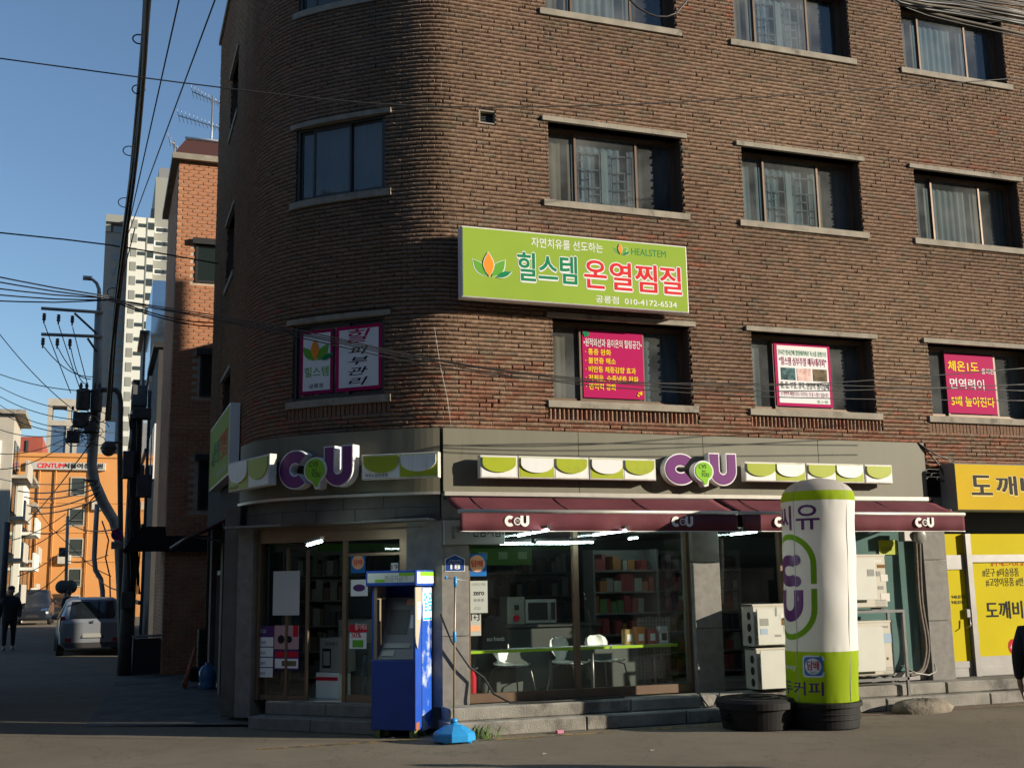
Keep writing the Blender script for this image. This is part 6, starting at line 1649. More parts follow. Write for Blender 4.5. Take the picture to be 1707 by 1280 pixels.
for px in (93, 150, 66): 
    q = f_.hit(px, 800); mb = MB(f_); mb.tube([f_.P(q[0], 0, .1), f_.P(q[0], q[1] + 1, .1)], .05, 6); mb.build('drain_pipe', M_ORB, ob)
# red building and glass tower behind
def farbox(name, tl, br, Y, depth, m_, label):
    a = onY(*tl, Y); b = onY(*br, Y); t = thing(name, ((a.x + b.x) / 2, Y, 0), label, 'building')
    mb = MB(); mb.box(a.x, b.x, 0, a.z, -Y - depth, -Y); mb.build('wall', m_, t)
    return t, Frame((a.x, Y, 0), (1, 0, 0)), b.x - a.x, a.z
t, f_, w, h = farbox('red_building', (10, 727), (70, 760), 85, 10, mat('red_brick_far', (.34, .075, .045), .85, .1, 1), 'low red building rising behind the orange building')
mb = MB(f_); mb.box(w * .55, w * .62, h - 1.6, h - .3, 0, .1); mb.box(w * .08, w * .14, h - 2.2, h - 1, 0, .1); mb.build('window', M_FARGL, t)
mb = MB(f_); mb.tube([f_.P(w * .33, h, -1), f_.P(w * .33, h + 2.4, -1)], .05, 5); mb.build('aerial', M_ALU, t)
t, f_, w, h = farbox('glass_tower', (79, 700), (190, 760), 120, 14, mat('blue_glass_far', (.07, .13, .23), .25, .25, .15), 'distant blue glass tower with an open white roof frame')
zt2 = onY(79, 664, 120).z
for a in (0, w * .28, w * .38, w * .62):
    mb = MB(f_); mb.box(a, a + .45 + (1.2 if a == w * .62 else 0), h * .2, zt2 - .8, -3, .15); mb.build('fin', M_BRIGHT, t)
mb = MB(f_); mb.box(0, w * .5, zt2 - .8, zt2, -3, .2); mb.box(0, w * .4, h - .6, h, -3, .2); mb.build('roof_frame', M_BRIGHT, t)
for k in range(7):
    mb = MB(f_); b = h - 1.2 - k * 1.6; mb.box(.9, w, b, b + .12, 0, .08); mb.build('floor_band', mat('steel_blue', (.1, .13, .18), .4), t)
# apartment tower
YT = 170.0
fT = Frame((0, YT, 0), (1, 0, 0))
M_TW = mat('tower_white', (.66, .65, .57), .8, .06, .05); M_TG = mat('tower_grey', (.27, .27, .235), .8, .05, .05); M_TD = mat('tower_dark', (.2, .2, .205), .7)
xa, xb, xc, xd = (fT.hit(190, 560)[0], fT.hit(207, 560)[0], fT.hit(250, 560)[0], fT.hit(285, 560)[0])
zt1 = fT.hit(230, 362)[1]; zt2 = fT.hit(262, 290)[1]; zt0 = fT.hit(196, 352)[1]
tw = thing('apartment_tower', (xb, YT, 0), 'tall white and grey apartment tower with rows of small windows far behind', 'building')
for nm, a0, a1, h, c, m_ in (('dark_wing', xa - 2, xb, zt1 - 2, -3, M_TD), ('white_wing', xb, xc, zt1, 0, M_TW), ('grey_wing', xc, xd, zt2, -1.5, M_TG)):
    mb = MB(fT); mb.box(a0, a1, 0, h, -18, c); mb.build('wall', m_, tw)
mb = MB(fT); mb.box(xa - 2, xb + 1, zt0 - 1.2, zt0, -10, -2); mb.box(xa - 2, xa - 1.2, zt1 - 2, zt0 - 1.2, -3.5, -2.6); mb.build('roof_frame', M_TG, tw)
mb = MB(fT); mb.box(xb + 4, xc - .5, zt1, zt1 + 2.6, -8, -3); mb.build('plant_room', M_TD, tw)
mb = MB(fT); mb.box(xc + .5, xd, zt2, zt2 + 2.2, -8, -3); mb.build('plant_room', M_TD, tw)
fl_h = (zt1 - fT.hit(230, 735)[1]) / 15.5
wm = {}
def twin(a, b, w_, h_, c, m_):
    key = (round(w_, 2), round(h_, 2), m_.name)
    if key not in wm:
        mb = MB(Frame((0, 0, 0), (1, 0, 0))); mb.box(-w_ / 2, w_ / 2, 0, h_, 0, .06)
        me = bpy.data.meshes.new('window'); me.from_pydata(mb.v, [], mb.f); me.materials.append(m_); wm[key] = me
    o = bpy.data.objects.new('window', wm[key]); COL.objects.link(o); o.parent = tw; q = fT.P(a, b, c); o.location = q - Vector(ORG[tw.name])
    return o
nfl = int(zt1 / fl_h)
for k in range(nfl - 1):
    b = zt1 - (k + 1) * fl_h + .4
    if b < 14: break
    ww = xc - xb
    twin(xb + ww * .22, b, .9, fl_h * .62, .01, M_TG); twin(xb + ww * .55, b + .3, 1.3, fl_h * .25, .01, M_FARGL); twin(xb + ww * .85, b, 1.2, fl_h * .5, .01, M_FARGL)
    mb = None
    for q_ in (.35, .72): twin(xc + (xd - xc) * q_, b, 2.0, fl_h * .42, -1.49, M_SIGNW); twin(xc + (xd - xc) * q_, b + .2, 1.5, fl_h * .28, -1.42, M_FARGL)
    twin((xa - 2 + xb) / 2 + .6, b, 2.4, fl_h * .45, -2.99, mat('tower_blue_window', (.12, .16, .2), .3))
mb = MB(fT); mb.box(xb + (xc - xb) * .7, xb + (xc - xb) * .7 + .18, 0, zt1, 0, .08); mb.build('drain_pipe', M_TG, tw)

# ------------------------------------------------------------------ pale balcony houses on the left of the alley
def balcony_house(xr, y0, y1, h, label, m_, n):
    t = thing('balcony_house', (xr - 3, y0, 0), label, 'building')
    mb = MB(); mb.box(xr - 6, xr, 0, h, -y1, -y0); mb.build('wall', m_, t)
    fr = Frame((xr, y0, 0), (0, 1, 0)); L_ = y1 - y0; ff_ = Frame((xr - 6, y0, 0), (1, 0, 0))
    for k in range(n):
        b = .6 + (h - .5) * (k + 1) / (n + 1) - 1.0
        mb = MB(fr); mb.box(.3, L_ - .3, b - .15, b, .001, .7); mb.box(.3, L_ - .3, b, b + .75, .6, .7); bo = mb.build('balcony', m_, t)
        for j in range(2):
            mb = MB(fr); a = L_ * (.15 + .42 * j); mb.box(a, a + L_ * .28, b + .3, b + 1.7, 0, .05); mb.build('window', MATS['dark_pane'], t)
        mb = MB(ff_); mb.box(4.2, 5.5, b + .2, b + 1.6, 0, .06); wi = mb.build('window', M_SIGNW, t); mb = MB(ff_); mb.rect(4.28, 5.42, b + .28, b + 1.52, .063); mb.build('pane', mat('green_pane', (.03, .1, .085), .2), wi)
    mb = MB(); mb.box(xr - 6.3, xr + .5, h, h + .2, -y1 - .2, -y0 + .3); mb.build('roof', M_SILL, t)
    return t
q = onY(24, 700, 36)
balcony_house(onY(18, 800, 44).x, 44, 49, onY(10, 690, 44).z, 'pale rendered house with projecting balconies nearest on the left', M_BRIGHT, 4)
balcony_house(onY(38, 850, 50).x, 49.6, 55, onY(38, 800, 50).z, 'lower pale house with potted balconies beyond the nearest left house', M_TW, 3)
balcony_house(onY(46, 850, 56).x, 55.6, 60.5, onY(44, 845, 56).z, 'smallest pale house at the far left before the orange building', M_BRIGHT, 2)

# ------------------------------------------------------------------ poles
M_POLE = mat('pole_concrete', (.3, .29, .27), .8, .2, 4, .2, 40); M_DPOLE = mat('dark_pole', (.075, .072, .07), .7, .3, 5)
M_WIRE = mat('black_cable', (.015, .015, .016), .5)
def at(px, py, Y): return onY(px, py, Y)
# steel pole with transformers and a street lamp on its top, bent below
Yp = 17.0
tp = thing('transformer_pole', (at(203, 1090, Yp).x, Yp, gz(Yp)), 'tall pale utility pole with cross arms, transformers and a lamp arm on top', 'utility pole')
pts = [(206, 1080), (203, 980), (199, 900), (190, 868), (172, 838), (158, 805), (153, 775), (156, 730), (160, 690), (163, 600), (165, 522)]
mb = MB(); mb.tube([at(x, y, Yp) for x, y in pts], [.14, .14, .135, .135, .14, .135, .13, .13, .125, .12, .11], 12); mb.build('pole', M_POLE, tp)
mb = MB(); mb.tube([at(x, y, Yp) for x, y in ((165, 522), (166, 505), (165, 482), (161, 472), (154, 466), (143, 463))], [.07, .07, .05, .045, .04, .05], 8); mb.build('lamp_arm', M_POLE, tp)
q = at(146, 463, Yp); mb = MB(); mb.bbox(q.x - .12, q.x + .12, q.z - .06, q.z + .04, -Yp - .08, -Yp + .08, .03); mb.build('lamp_head', M_ALU, tp)
for (x0, y0, x1, y1) in ((69, 516, 172, 523), (69, 559, 171, 563)):
    a, b = at(x0, y0, Yp), at(x1, y1, Yp); mb = MB(); mb.tube([a + Vector((0, -.14, 0)), b + Vector((0, -.14, 0))], .045, 4); mb.build('cross_arm', M_POLE, tp)
for (x0, y0, x1, y1) in ((124, 522, 161, 556), (146, 564, 161, 586)):
    mb = MB(); mb.tube([at(x0, y0, Yp - .14), at(x1, y1, Yp - .14)], .03, 4); mb.build('brace', M_DPOLE, tp)
for x, y in ((74, 522), (98, 524), (121, 526), (72, 563), (96, 564), (117, 565)):
    a = at(x, y, Yp - .14)
    mb = MB(); mb.lathe([(.02, 0), (.05, -.02), (.035, -.06), (.055, -.09), (.035, -.13), (.055, -.16), (.02, -.22), (.02, -.28)], a, 10); mb.build('insulator', M_DPOLE, tp)
for x0, y0, x1, y1 in ((126, 650, 150, 683), (150, 650, 170, 686)):
    a = at((x0 + x1) / 2, y1, Yp - .3); b = at((x0 + x1) / 2, y0, Yp - .3); r = (at(x1, y1, Yp - .3).x - at(x0, y1, Yp - .3).x) / 2; H_ = b.z - a.z
    mb = MB(); mb.lathe([(r * .9, 0), (r, .03), (r, H_ - .06), (r * 1.03, H_ - .05), (r * 1.03, H_), (.02, H_ + .05)], a, 16); tr = mb.build('transformer', M_DPOLE, tp)
    for k in (-.4, .4): mb = MB(); mb.lathe([(.03, 0), (.05, .03), (.03, .07), (.05, .1), (.02, .2)], (a.x + r * k, a.y, b.z), 8); mb.build('bushing', M_DPOLE, tr)
for (y, l) in ((688, 26), (720, 34), (800, 20)):
    a, b = at(160 - l, y, Yp - .2), at(163, y + 2, Yp - .2); mb = MB(); mb.tube([a, b], .03, 4); mb.build('bracket', M_DPOLE, tp)
# tangle of boxes and coiled cable below the transformers
mb = MB()
for k in range(26):
    c = at(rnd.uniform(118, 168), rnd.uniform(690, 745), Yp - .35); r = rnd.uniform(.06, .22)
    mb.tube([c + Vector((r * math.cos(i * .7), rnd.uniform(-.05, .05), r * .7 * math.sin(i * .7))) for i in range(9)], .012, 4)
tag(mb.build('cable_tangle', M_WIRE, tp))['kind'] = 'stuff'
for x, y, s_ in ((135, 700, .2), (122, 728, .16), (150, 712, .14)):
    c = at(x, y, Yp - .3); mb = MB(); mb.bbox(c.x - s_, c.x + s_, c.z - s_, c.z + s_, -c.y - .1, -c.y + .1, .03); mb.build('junction_box', M_DPOLE, tp)
# straight dark pole in front, carrying boxes
Yq = 12.6
b0 = onG(207, 1126); Yq = b0.y
dp = thing('dark_pole', b0, 'straight dark utility pole at the alley pavement with boxes strapped on', 'utility pole')
mb = MB(); mb.tube([b0, at(214, 1000, Yq), at(221, 850, Yq), at(228, 690, Yq)], [.16, .15, .14, .12], 12); mb.build('pole', M_DPOLE, dp)
for x, y, w_, h_ in ((214, 775, .12, .3), (240, 810, .16, .25), (236, 690, .2, .12), (212, 1000, .13, .18)):
    c = at(x, y, Yq - .2); mb = MB(); mb.bbox(c.x - w_, c.x + w_, c.z - h_, c.z + h_, -c.y - .12, -c.y + .12, .02); mb.build('junction_box', M_DPOLE, dp)
mb = MB(); mb.lathe([(.03, 0), (.035, .55)], at(218, 735, Yq - .2) - Vector((0, 0, .3)), 8); mb.build('conduit', M_ALU, dp)
mb = MB()
for k in range(14):
    x = rnd.uniform(214, 232); mb.tube([at(x + rnd.uniform(-3, 3), y, Yq - .2) for y in range(690, 1000, 30)], .013, 4)
mb.build('strapped_cable', M_WIRE, dp)
# slim street lamp mast with curved arm
Ys = 15.2; a = onG(203, 1100)
sl_ = thing('street_lamp', (at(203, 1085, Ys).x, Ys, gz(Ys)), 'slim dark lamp mast with a curved arm behind the dark pole', 'street lamp')
mb = MB(); mb.tube([at(x, y, Ys) for x, y in ((203, 1090), (201, 900), (200, 760), (201, 670), (199, 657), (193, 650), (185, 649))], .065, 8); mb.build('mast', M_DPOLE, sl_)
c = at(180, 650, Ys); mb = MB(); mb.bbox(c.x - .2, c.x + .1, c.z - .05, c.z + .05, -c.y - .09, -c.y + .09, .03); mb.build('lamp_head', M_DPOLE, sl_)
# dome lamp
c = at(181, 748, Ys - .3); r = (at(195, 748, Ys - .3).x - at(168, 748, Ys - .3).x) / 2
dl = thing('dome_lamp', c, 'round dark dome lamp hanging between the pole and the lamp mast', 'street lamp')
mb = MB(); mb.lathe([(.03, -r * .98), (r * .5, -r * .84), (r * .8, -r * .55), (r * .95, -r * .2), (r * .97, 0)], c, 24); mb.build('bowl', mat('smoky_bowl', (.13, .11, .095), .25), dl)
mb = MB(); mb.lathe([(r * 1.02, -.01), (r * 1.04, .02), (r * .8, .12), (.1, .18)], c, 24); mb.tube([c + Vector((0, 0, .15)), c + Vector((.3, .25, .2))], .03); mb.build('shade', M_DPOLE, dl)
# round traffic sign with plate
c = at(195, 891, Yq - .35); rs_ = (at(205, 891, c.y).x - at(185, 891, c.y).x) / 2
rs = thing('traffic_sign', c, 'round blue no parking sign with a white plate below on the dark pole', 'traffic sign')
f_ = Frame(c, (1, .05, 0)); mb = MB(f_); mb.prism(arc(0, 0, rs_, 0, 354, 30), -.02, 0); mb.build('disc', M_NAVY, rs)
mb = MB(f_); mb.strip(arc(0, 0, rs_, 0, 360, 30), arc(0, 0, rs_ * .84, 0, 360, 30), .001, .004); mb.prism([(-.6 * rs_, .45 * rs_), (-.45 * rs_, .6 * rs_), (.6 * rs_, -.45 * rs_), (.45 * rs_, -.6 * rs_)], .001, .004); mb.build('print', M_REDP, rs)
mb = MB(f_); mb.bbox(-rs_ * .9, rs_ * .9, -rs_ * 2.5, -rs_ * 1.2, -.02, 0, .005); mb.build('plate', M_GSIGN, rs); text('견인지역', f_, -rs_ * .7, -rs_ * 2.1, rs_ * 1.4, rs_ * .5, .004, M_INK, rs)
# slim pole with mirror far down the alley
Ym = 40.0
mp = thing('mirror_pole', (at(110, 1020, Ym).x, Ym, gz(Ym)), 'slim far pole with a round mirror before the orange building', 'mirror pole')
mb = MB(); mb.tube([at(109, 1030, Ym), at(111, 930, Ym), at(113, 860, Ym)], .07, 8); mb.build('pole', M_POLE, mp)
for x in (104, 117): c = at(x, 978, Ym - .2); mb = MB(); mb.lathe([(.02, -.06), (.28, -.03), (.3, .0), (.1, .05)], c, 16, axis=(0, -1, 0)); mb.build('mirror', M_DPOLE, mp)
c = at(104, 920, Ym - .2); mb = MB(); mb.bbox(c.x - .15, c.x + .15, c.z - .2, c.z + .2, -c.y - .1, -c.y + .1, .03); mb.build('box', M_DPOLE, mp)
# pale bent steel pole in the middle distance
Yb_ = 34.0
bpz = thing('bent_pole', (at(170, 1010, Yb_).x, Yb_, gz(Yb_)), 'pale bent steel pole standing before the orange building', 'pole')
mb = MB(); mb.tube([at(x, y, Yb_) for x, y in ((171, 1020), (171, 985), (168, 965), (159, 950), (157, 930), (159, 890), (162, 840))], .1, 10); mb.build('pole', M_POLE, bpz)
mb = MB(); mb.tube([at(x, y, Yb_ - .3) for x, y in ((184, 1000), (183, 960), (176, 930), (181, 900), (170, 868))], .03, 5); mb.build('hanging_cable', M_WIRE, bpz)
# dark pole at the far left edge
lp = thing('dark_pole', onG(8, 1010), 'leaning dark pole at the left edge before the pale houses', 'utility pole')
mb = MB(); mb.tube([at(3, 1015, 29), at(8, 930, 29), at(12, 870, 29)], .1, 8); mb.build('pole', M_DPOLE, lp)

# ------------------------------------------------------------------ overhead wires
def wire(pts, r, label, sagd=0.0, group=None, name='overhead_wire'):
    P_ = [at(*p) for p in pts]
    if len(P_) == 2: path = sag(P_[0], P_[1], sagd, 16)
    else: path = [Vector(p) for p in catmull(P_, .6)]
    mb = MB(); mb.tube(path, r, 5); o = mb.build(name, M_WIRE)
    return tag(o, label, 'wire', group)
wire([(-20, 95, -2.5), (400, 150, -2.5), (700, 177, -2.5), (1000, 176, -2.5), (1300, 160, -2.5), (1730, 128, -2.5)], .008, 'thin wire crossing the sky and the upper brick wall right across')
wire([(-20, 386, 8.5), (180, 408, 8.5), (366, 440, 8.5)], .016, 'thin wire crossing the sky in front of the apartment tower')
G1 = 'cables fanning in from the left edge to the alley poles'
for k, (y0, y1) in enumerate(((461, 494), (470, 497), (482, 497), (493, 500), (504, 500))):
    wire([(-20, y0 - 3, 2.0 + k * .4), (90, (y0 + y1) / 2 + 2, 2.0 + k * .4), (183, y1, 2.0 + k * .4)], .011, ('topmost', 'second', 'middle', 'fourth', 'lowest')[k] + ' of the five dark cables running in from the left edge to the bundle', group=G1)
G2 = 'cables strung across the first floor windows'
for k, (a, b, c, d, e) in enumerate(((498, 545, 598, 630, 642), (500, 549, 600, 633, 652), (502, 552, 604, 640, 662), (497, 556, 610, 636, 640))):
    wire([(183, a, 2.4), (470, b, -1.0), (720, c, -1.4), (960, d, -1.5), (1300, e, -1.5), (1730, (612, 640, 668, 652)[k], -1.5)], .0075, 'dark cable strung across the first floor windows, ' + ('rising towards the right end', 'level and highest at the corner', 'lowest of the four at the right edge', 'second lowest at the right edge')[k], group=G2)
# heavy bundle coming overhead to the poles
bd = thing('cable_bundle', at(215, 400, 4), 'heavy black cable bundle dropping steeply from above to the poles', 'cable bundle')
pc = [(247, -30, -5.5), (236, 130, -2), (222, 280, 2), (205, 420, 6), (190, 560, 10), (180, 700, 14.2)]
for k in range(6):
    mb = MB(); mb.tube([Vector(p) for p in catmull([at(x + 3.5 * math.sin(k * 1.7 + i * .9), y, Y + .1 * k) for i, (x, y, Y) in enumerate(pc)], .6)], .022 + .006 * (k == 0), 6); mb.build('cable', M_WIRE, bd)
for x, y, Y in ((232, 66, -3.4), (231, 150, -1.2), (216, 252, 1.4), (208, 338, 3.6), (190, 488, 8.2)):
    c = at(x, y, Y); r = 10 / (1900 / (Y + 15.5)) 
    mb = MB(); mb.tube([c + Vector((r * math.cos(i * .45), 0, r * .8 * math.sin(i * .45))) for i in range(12)], .008, 5); mb.build('ring', M_WIRE, bd)
wire([(303, -20, -4), (187, 500, 12.6)], .009, 'thin wire left of two dropping from the top edge to the poles')
wire([(366, -20, -4), (184, 470, 14)], .009, 'thin wire right of two dropping from the top edge to the transformers')
wire([(188, 545, 15.6), (200, 480, 14), (225, 380, 11)], .014, 'short dark wire rising beside the tower to the bundle')
# heavy cables at the upper right corner
hb2 = thing('cable_bundle', at(1600, 30, -8), 'thick sagging bundle of black cables in the upper right corner', 'cable bundle')
for k in range(22):
    y0 = -18 + k * 2.2 + rnd.uniform(-6, 6); dy = rnd.uniform(14, 34)
    mb = MB(); mb.tube([Vector(p) for p in catmull([at(1420, -46 + rnd.uniform(-8, 8), -8.2), at(1500, y0 * .55 - 8, -8 + rnd.uniform(-.15, .15)), at(1600, y0 + dy * .42 - 6, -8), at(1740, y0 + dy + 4, -8)], .4)], rnd.uniform(.005, .014), 5); mb.build('cable', M_WIRE if k % 5 else M_HOSE, hb2)
mb = MB(); mb.tube([Vector(p) for p in catmull([at(1480, -10, -7.8), at(1560, 28, -7.8), at(1640, 40, -7.8), at(1720, 22, -7.8)], .3)], .008, 5); mb.build('cable', M_HOSE, hb2)
wire([(1040, -12, -3), (1062, 12, -3), (1095, 28, -3), (1128, 22, -3), (1152, -10, -3)], .013, 'black cable loop hanging into view over the top window', name='cable_loop')
mb = MB(); mb.tube([at(724, 545, -.03), at(734, 610, -.05), (at(745, 660, -.04)), at(752, 712, -.12)], .0035, 5); tag(mb.build('thin_cable', M_RIM), 'pale thin cable hanging down the brick wall left of the first window', 'wire')
mb = MB(); mb.tube([Vector(p) for p in catmull([at(1533, 742, -.1), at(1545, 752, -.12), at(1565, 775, -.1), at(1575, 800, -.12), at(1560, 800, -.1)], .05)], .012, 5); mb.tube([Vector(p) for p in catmull([at(1530, 738, -.1), at(1560, 757, -.15), at(1590, 768, -.1)], .05)], .012, 5); tag(mb.build('cable', M_WIRE), 'loose black cables at the right end of the grey fascia', 'cable')
# many thin wires across the alley
G3 = 'thin wires strung over the alley between houses and poles'
low = [((-10, 620), (150, 652), 20, 15.8), ((-10, 640), (150, 690), 24, 15.8), ((-10, 655), (140, 700), 22, 15.8), ((-10, 668), (130, 716), 26, 15.8), ((-10, 682), (110, 722), 20, 15.8), ((-10, 712), (110, 724), 22, 15.8), ((-10, 755), (115, 728), 21, 15.8), ((-10, 782), (120, 732), 18, 15.8),
       ((0, 798), (150, 803), 26, 15.8), ((30, 818), (160, 806), 30, 16), ((40, 828), (165, 812), 32, 16), ((45, 842), (160, 822), 34, 16), ((48, 856), (160, 834), 30, 16), ((20, 900), (110, 856), 34, 38), ((50, 885), (112, 880), 36, 39), ((48, 912), (165, 820), 36, 16), ((45, 870), (150, 740), 38, 16), ((30, 960), (112, 912), 34, 39), ((48, 990), (112, 945), 40, 39), ((110, 900), (185, 960), 39, 33), ((112, 935), (180, 925), 39, 33), ((160, 960), (215, 985), 33, 14), ((-10, 545), (146, 700), 14, 15.8), ((113, 870), (200, 880), 39, 14.6), ((60, 845), (112, 905), 42, 39)]
for i, (p, q, Y0, Y1) in enumerate(low):
    P0, P1 = at(*p, Y0), at(*q, Y1); mb = MB(); mb.tube(sag(P0, P1, .12 + .03 * (i % 4), 12), .012 if Y0 < 30 else .02, 4); tag(mb.build('alley_wire', M_WIRE), 'thin dark wire strung over the alley towards the poles', 'wire', G3)
for i, ((x0, y0), (x1, y1)) in enumerate((((74, 540), (118, 655)), ((98, 542), (134, 650)), ((121, 545), (147, 645)), ((73, 578), (155, 628)), ((97, 580), (152, 632)), ((118, 580), (143, 640)))):
    P0, P1 = at(x0, y0, Yp - .14), at(x1, y1, Yp - .25); mb = MB(); mb.tube(sag(P0, P1, .22 if i > 2 else .02, 10), .012, 4); tag(mb.build('jumper_wire', M_WIRE), ('thin wire from the left upper insulator', 'thin wire from the middle upper insulator', 'thin wire from the upper insulator nearest the pole', 'slack wire from the left lower insulator', 'slack wire from the middle lower insulator', 'slack wire from the lower insulator nearest the pole')[i] + ' down to the transformers', 'wire', 'jumper wires below the cross arms')
for i, (x0, y0, x1, y1) in enumerate(((183, 497, 360, 538), (183, 500, 366, 545))):
    P0, P1 = at(x0, y0, 2.4), at(x1, y1, 9.4); mb = MB(); mb.tube(sag(P0, P1, .1, 10), .012, 4); tag(mb.build('alley_wire', M_WIRE), ('upper', 'lower')[i] + ' of two thin dark wires crossing in front of the orange brick house', 'wire', 'wires in front of the orange brick house')

# ------------------------------------------------------------------ cars
M_SILVER = mat('silver_paint', (.28, .3, .335), .3, metal=.3); M_DARKCAR = mat('dark_blue_paint', (.015, .02, .03), .3); M_GREYCAR = mat('black_paint', (.02, .02, .022), .25)
M_CGL = mat('car_glass', (.012, .015, .018), .06, spec=.8); M_TYRE = mat('tyre', (.012, .012, .012), .8); M_TAIL = mat('tail_lamp', (.3, .01, .012), .2); M_CHROME = mat('chrome', (.6, .6, .62), .15, metal=1)
def car(loc, heading, m_, label, L_=3.6, W_=1.6, H_=1.5, suv=False):
    """y runs backwards to forwards; the rear is at y=0"""
    t = thing('parked_car', loc, label, 'car')
    ca, sa = math.cos(heading), math.sin(heading)
    T = lambda x, y, z: Vector((loc[0] + x * ca - y * sa, loc[1] + x * sa + y * ca, loc[2] + z))
    hb_ = H_ * .62
    # stations: y, z bottom, half width, belt z, roof z, roof half width
    st = [(0.0, .34, .80, hb_ - .1, hb_ - .09, .74), (.06, .24, .92, hb_ - .02, hb_ + .0, .8), (.18, .22, .96, hb_, hb_ + .2 * H_ / 1.5, .74), (.36, .22, .98, hb_, H_ - .06, .70), (.6, .22, 1.0, hb_, H_ - .01, .71), (L_ * .35, .2, 1.0, hb_, H_, .72), (L_ * .55, .2, 1.0, hb_ - .02, H_ - .03, .71), (L_ * (.66 if not suv else .7), .2, .99, hb_ - .05, hb_ + .25, .7), (L_ * (.76 if not suv else .78), .2, .98, hb_ - .08, hb_ - .04, .8), (L_ * .9, .22, .93, hb_ - .16, hb_ - .13, .76), (L_ * .98, .24, .84, hb_ - .3, hb_ - .27, .7), (L_, .34, .72, hb_ - .42, hb_ - .4, .6)]
    hw = W_ / 2; ring = []
    for y, zb, w_, zbelt, zr, wr in st:
        half = [(w_ * .82, zb), (w_ * .97, zb + .1), (w_, (zb + zbelt) * .52), (w_ * .965, zbelt), (wr + (w_ * .965 - wr) * .1, zr - .05 * (zr - zbelt > .1)), (wr * .86, zr), (wr * .4, zr + .012)]
        ring.append([(x * hw, y, z) for x, z in half] + [(-x * hw, y, z) for x, z in reversed(half)])
    n = len(ring[0]); v = [T(*p) for r in ring for p in r]
    f = [(i * n + k, i * n + (k + 1) % n, (i + 1) * n + (k + 1) % n, (i + 1) * n + k) for i in range(len(ring) - 1) for k in range(n)] + [tuple(range(n)), tuple(reversed(range((len(ring) - 1) * n, len(ring) * n)))]
    mb = MB(); mb.add(v, f, True); o = mb.build('body', m_, t); es = o.modifiers.new('e', 'EDGE_SPLIT'); es.split_angle = RAD(38)
    def win(pts, nm='window', mm=M_CGL, d=.012):
        mb = MB(); mb.add([T(*p) for p in pts], [tuple(range(len(pts)))]); return mb.build(nm, mm, t)
    zw0, zw1 = hb_ + .03, H_ - .1
    win([(-.66 * hw, .07 - .012, zw0), (.66 * hw, .07 - .012, zw0), (.6 * hw, .33, zw1), (-.6 * hw, .33, zw1)], 'rear_window')
    k = L_ * (.66 if not suv else .7)
    win([(.74 * hw, L_ * .755, hb_ - .0), (-.74 * hw, L_ * .755, hb_ - .0), (-.63 * hw, L_ * .57, H_ - .06), (.63 * hw, L_ * .57, H_ - .06)], 'windscreen')
    for s_ in (-1, 1):
        win([(s_ * (hw * .965 + .008), .45, zw0), (s_ * (hw * .965 + .008), L_ * .66, zw0 - .02), (s_ * (hw * .745 + .01), L_ * .55, H_ - .13), (s_ * (hw * .745 + .01), .55, H_ - .12)][::s_], 'side_window')
        mb = MB(); mb.add([T(s_ * x * hw, y, z) for x, y, z in ((.70, .02, hb_ - .3), (.95, .10, hb_ - .3), (.93, .13, hb_ + .1), (.80, .055, hb_ + .1), (.985, .3, hb_ - .05))], [(0, 1, 2, 3), (1, 4, 2)]); mb.build('tail_lamp', M_TAIL, t)
        mb = MB(); mb.add([T(s_ * x * hw, y, z) for x, y, z in ((.6, -.02, .38), (.78, .0, .38), (.78, .0, .48), (.6, -.02, .48))], [(0, 1, 2, 3)]); mb.build('reflector', M_TAIL, t)
        mb = MB(); mb.add([T(s_ * x * hw, y, z) for x, y, z in ((.42, L_ + .004, hb_ - .42), (.74, L_ - .03, hb_ - .38), (.78, L_ - .07, hb_ - .26), (.45, L_ - .03, hb_ - .3))], [(0, 1, 2, 3)]); mb.build('headlight', M_CHROME, t)
        for y in (.62, L_ - .68):
            c = T(s_ * (hw - .1), y, .3); ax = T(1, 0, 0) - T(0, 0, 0)
            mb = MB(); mb.lathe([(.16, -.1), (.28, -.1), (.3, -.07), (.3, .07), (.28, .1), (.16, .1)], c, 20, axis=ax); wh = mb.build('wheel', M_TYRE, t)
            mb = MB(); mb.lathe([(.03, -.09), (.18, -.085), (.18, .085), (.03, .09)], c, 16, axis=ax); mb.build('rim', M_ALU, wh)
        mb = MB(); c = T(s_ * (hw + .08), L_ * .62, hb_ + .05); mb.ball(c, .08, 6, .8); mb.build('wing_mirror', m_, t)
    mb = MB(); mb.add([T(x * hw, y, z) for x, y, z in ((-.34, -.012, .47), (.34, -.012, .47), (.3, .02, .63), (-.3, .02, .63))], [(0, 1, 2, 3)]); mb.build('plate_recess', M_DKFR, t)
    mb = MB(); mb.add([T(x * hw, y, z) for x, y, z in ((-.28, -.02, .49), (.28, -.02, .49), (.28, -.004, .6), (-.28, -.004, .6))], [(0, 1, 2, 3)]); mb.build('number_plate', M_GSIGN, t)
    mb = MB(); mb.add([T(x * hw, y, z) for x, y, z in ((-.74, -.03, .22), (.74, -.03, .22), (.82, -.0, .36), (-.82, -.0, .36), (-.74, .3, .2), (.74, .3, .2))], [(0, 1, 2, 3), (1, 0, 4, 5)]); mb.build('bumper', M_DKFR, t)
    mb = MB(); mb.add([T(x * hw, L_ + .006, z) for x, z in ((.36, .36), (-.36, .36), (-.3, .5), (.3, .5))], [(0, 1, 2, 3)]); mb.build('grille', M_DKFR, t)
    mb = MB(); mb.ball(T(0, -.0, hb_ - .06), .06, 6, .6); mb.build('emblem', M_CHROME, t)
    return t
g = onG(152, 1093)
car((g.x, g.y, gz(g.y)), RAD(3), M_SILVER, 'silver grey hatchback parked with its rear towards the camera in the dark alley', H_=1.54, W_=1.76)
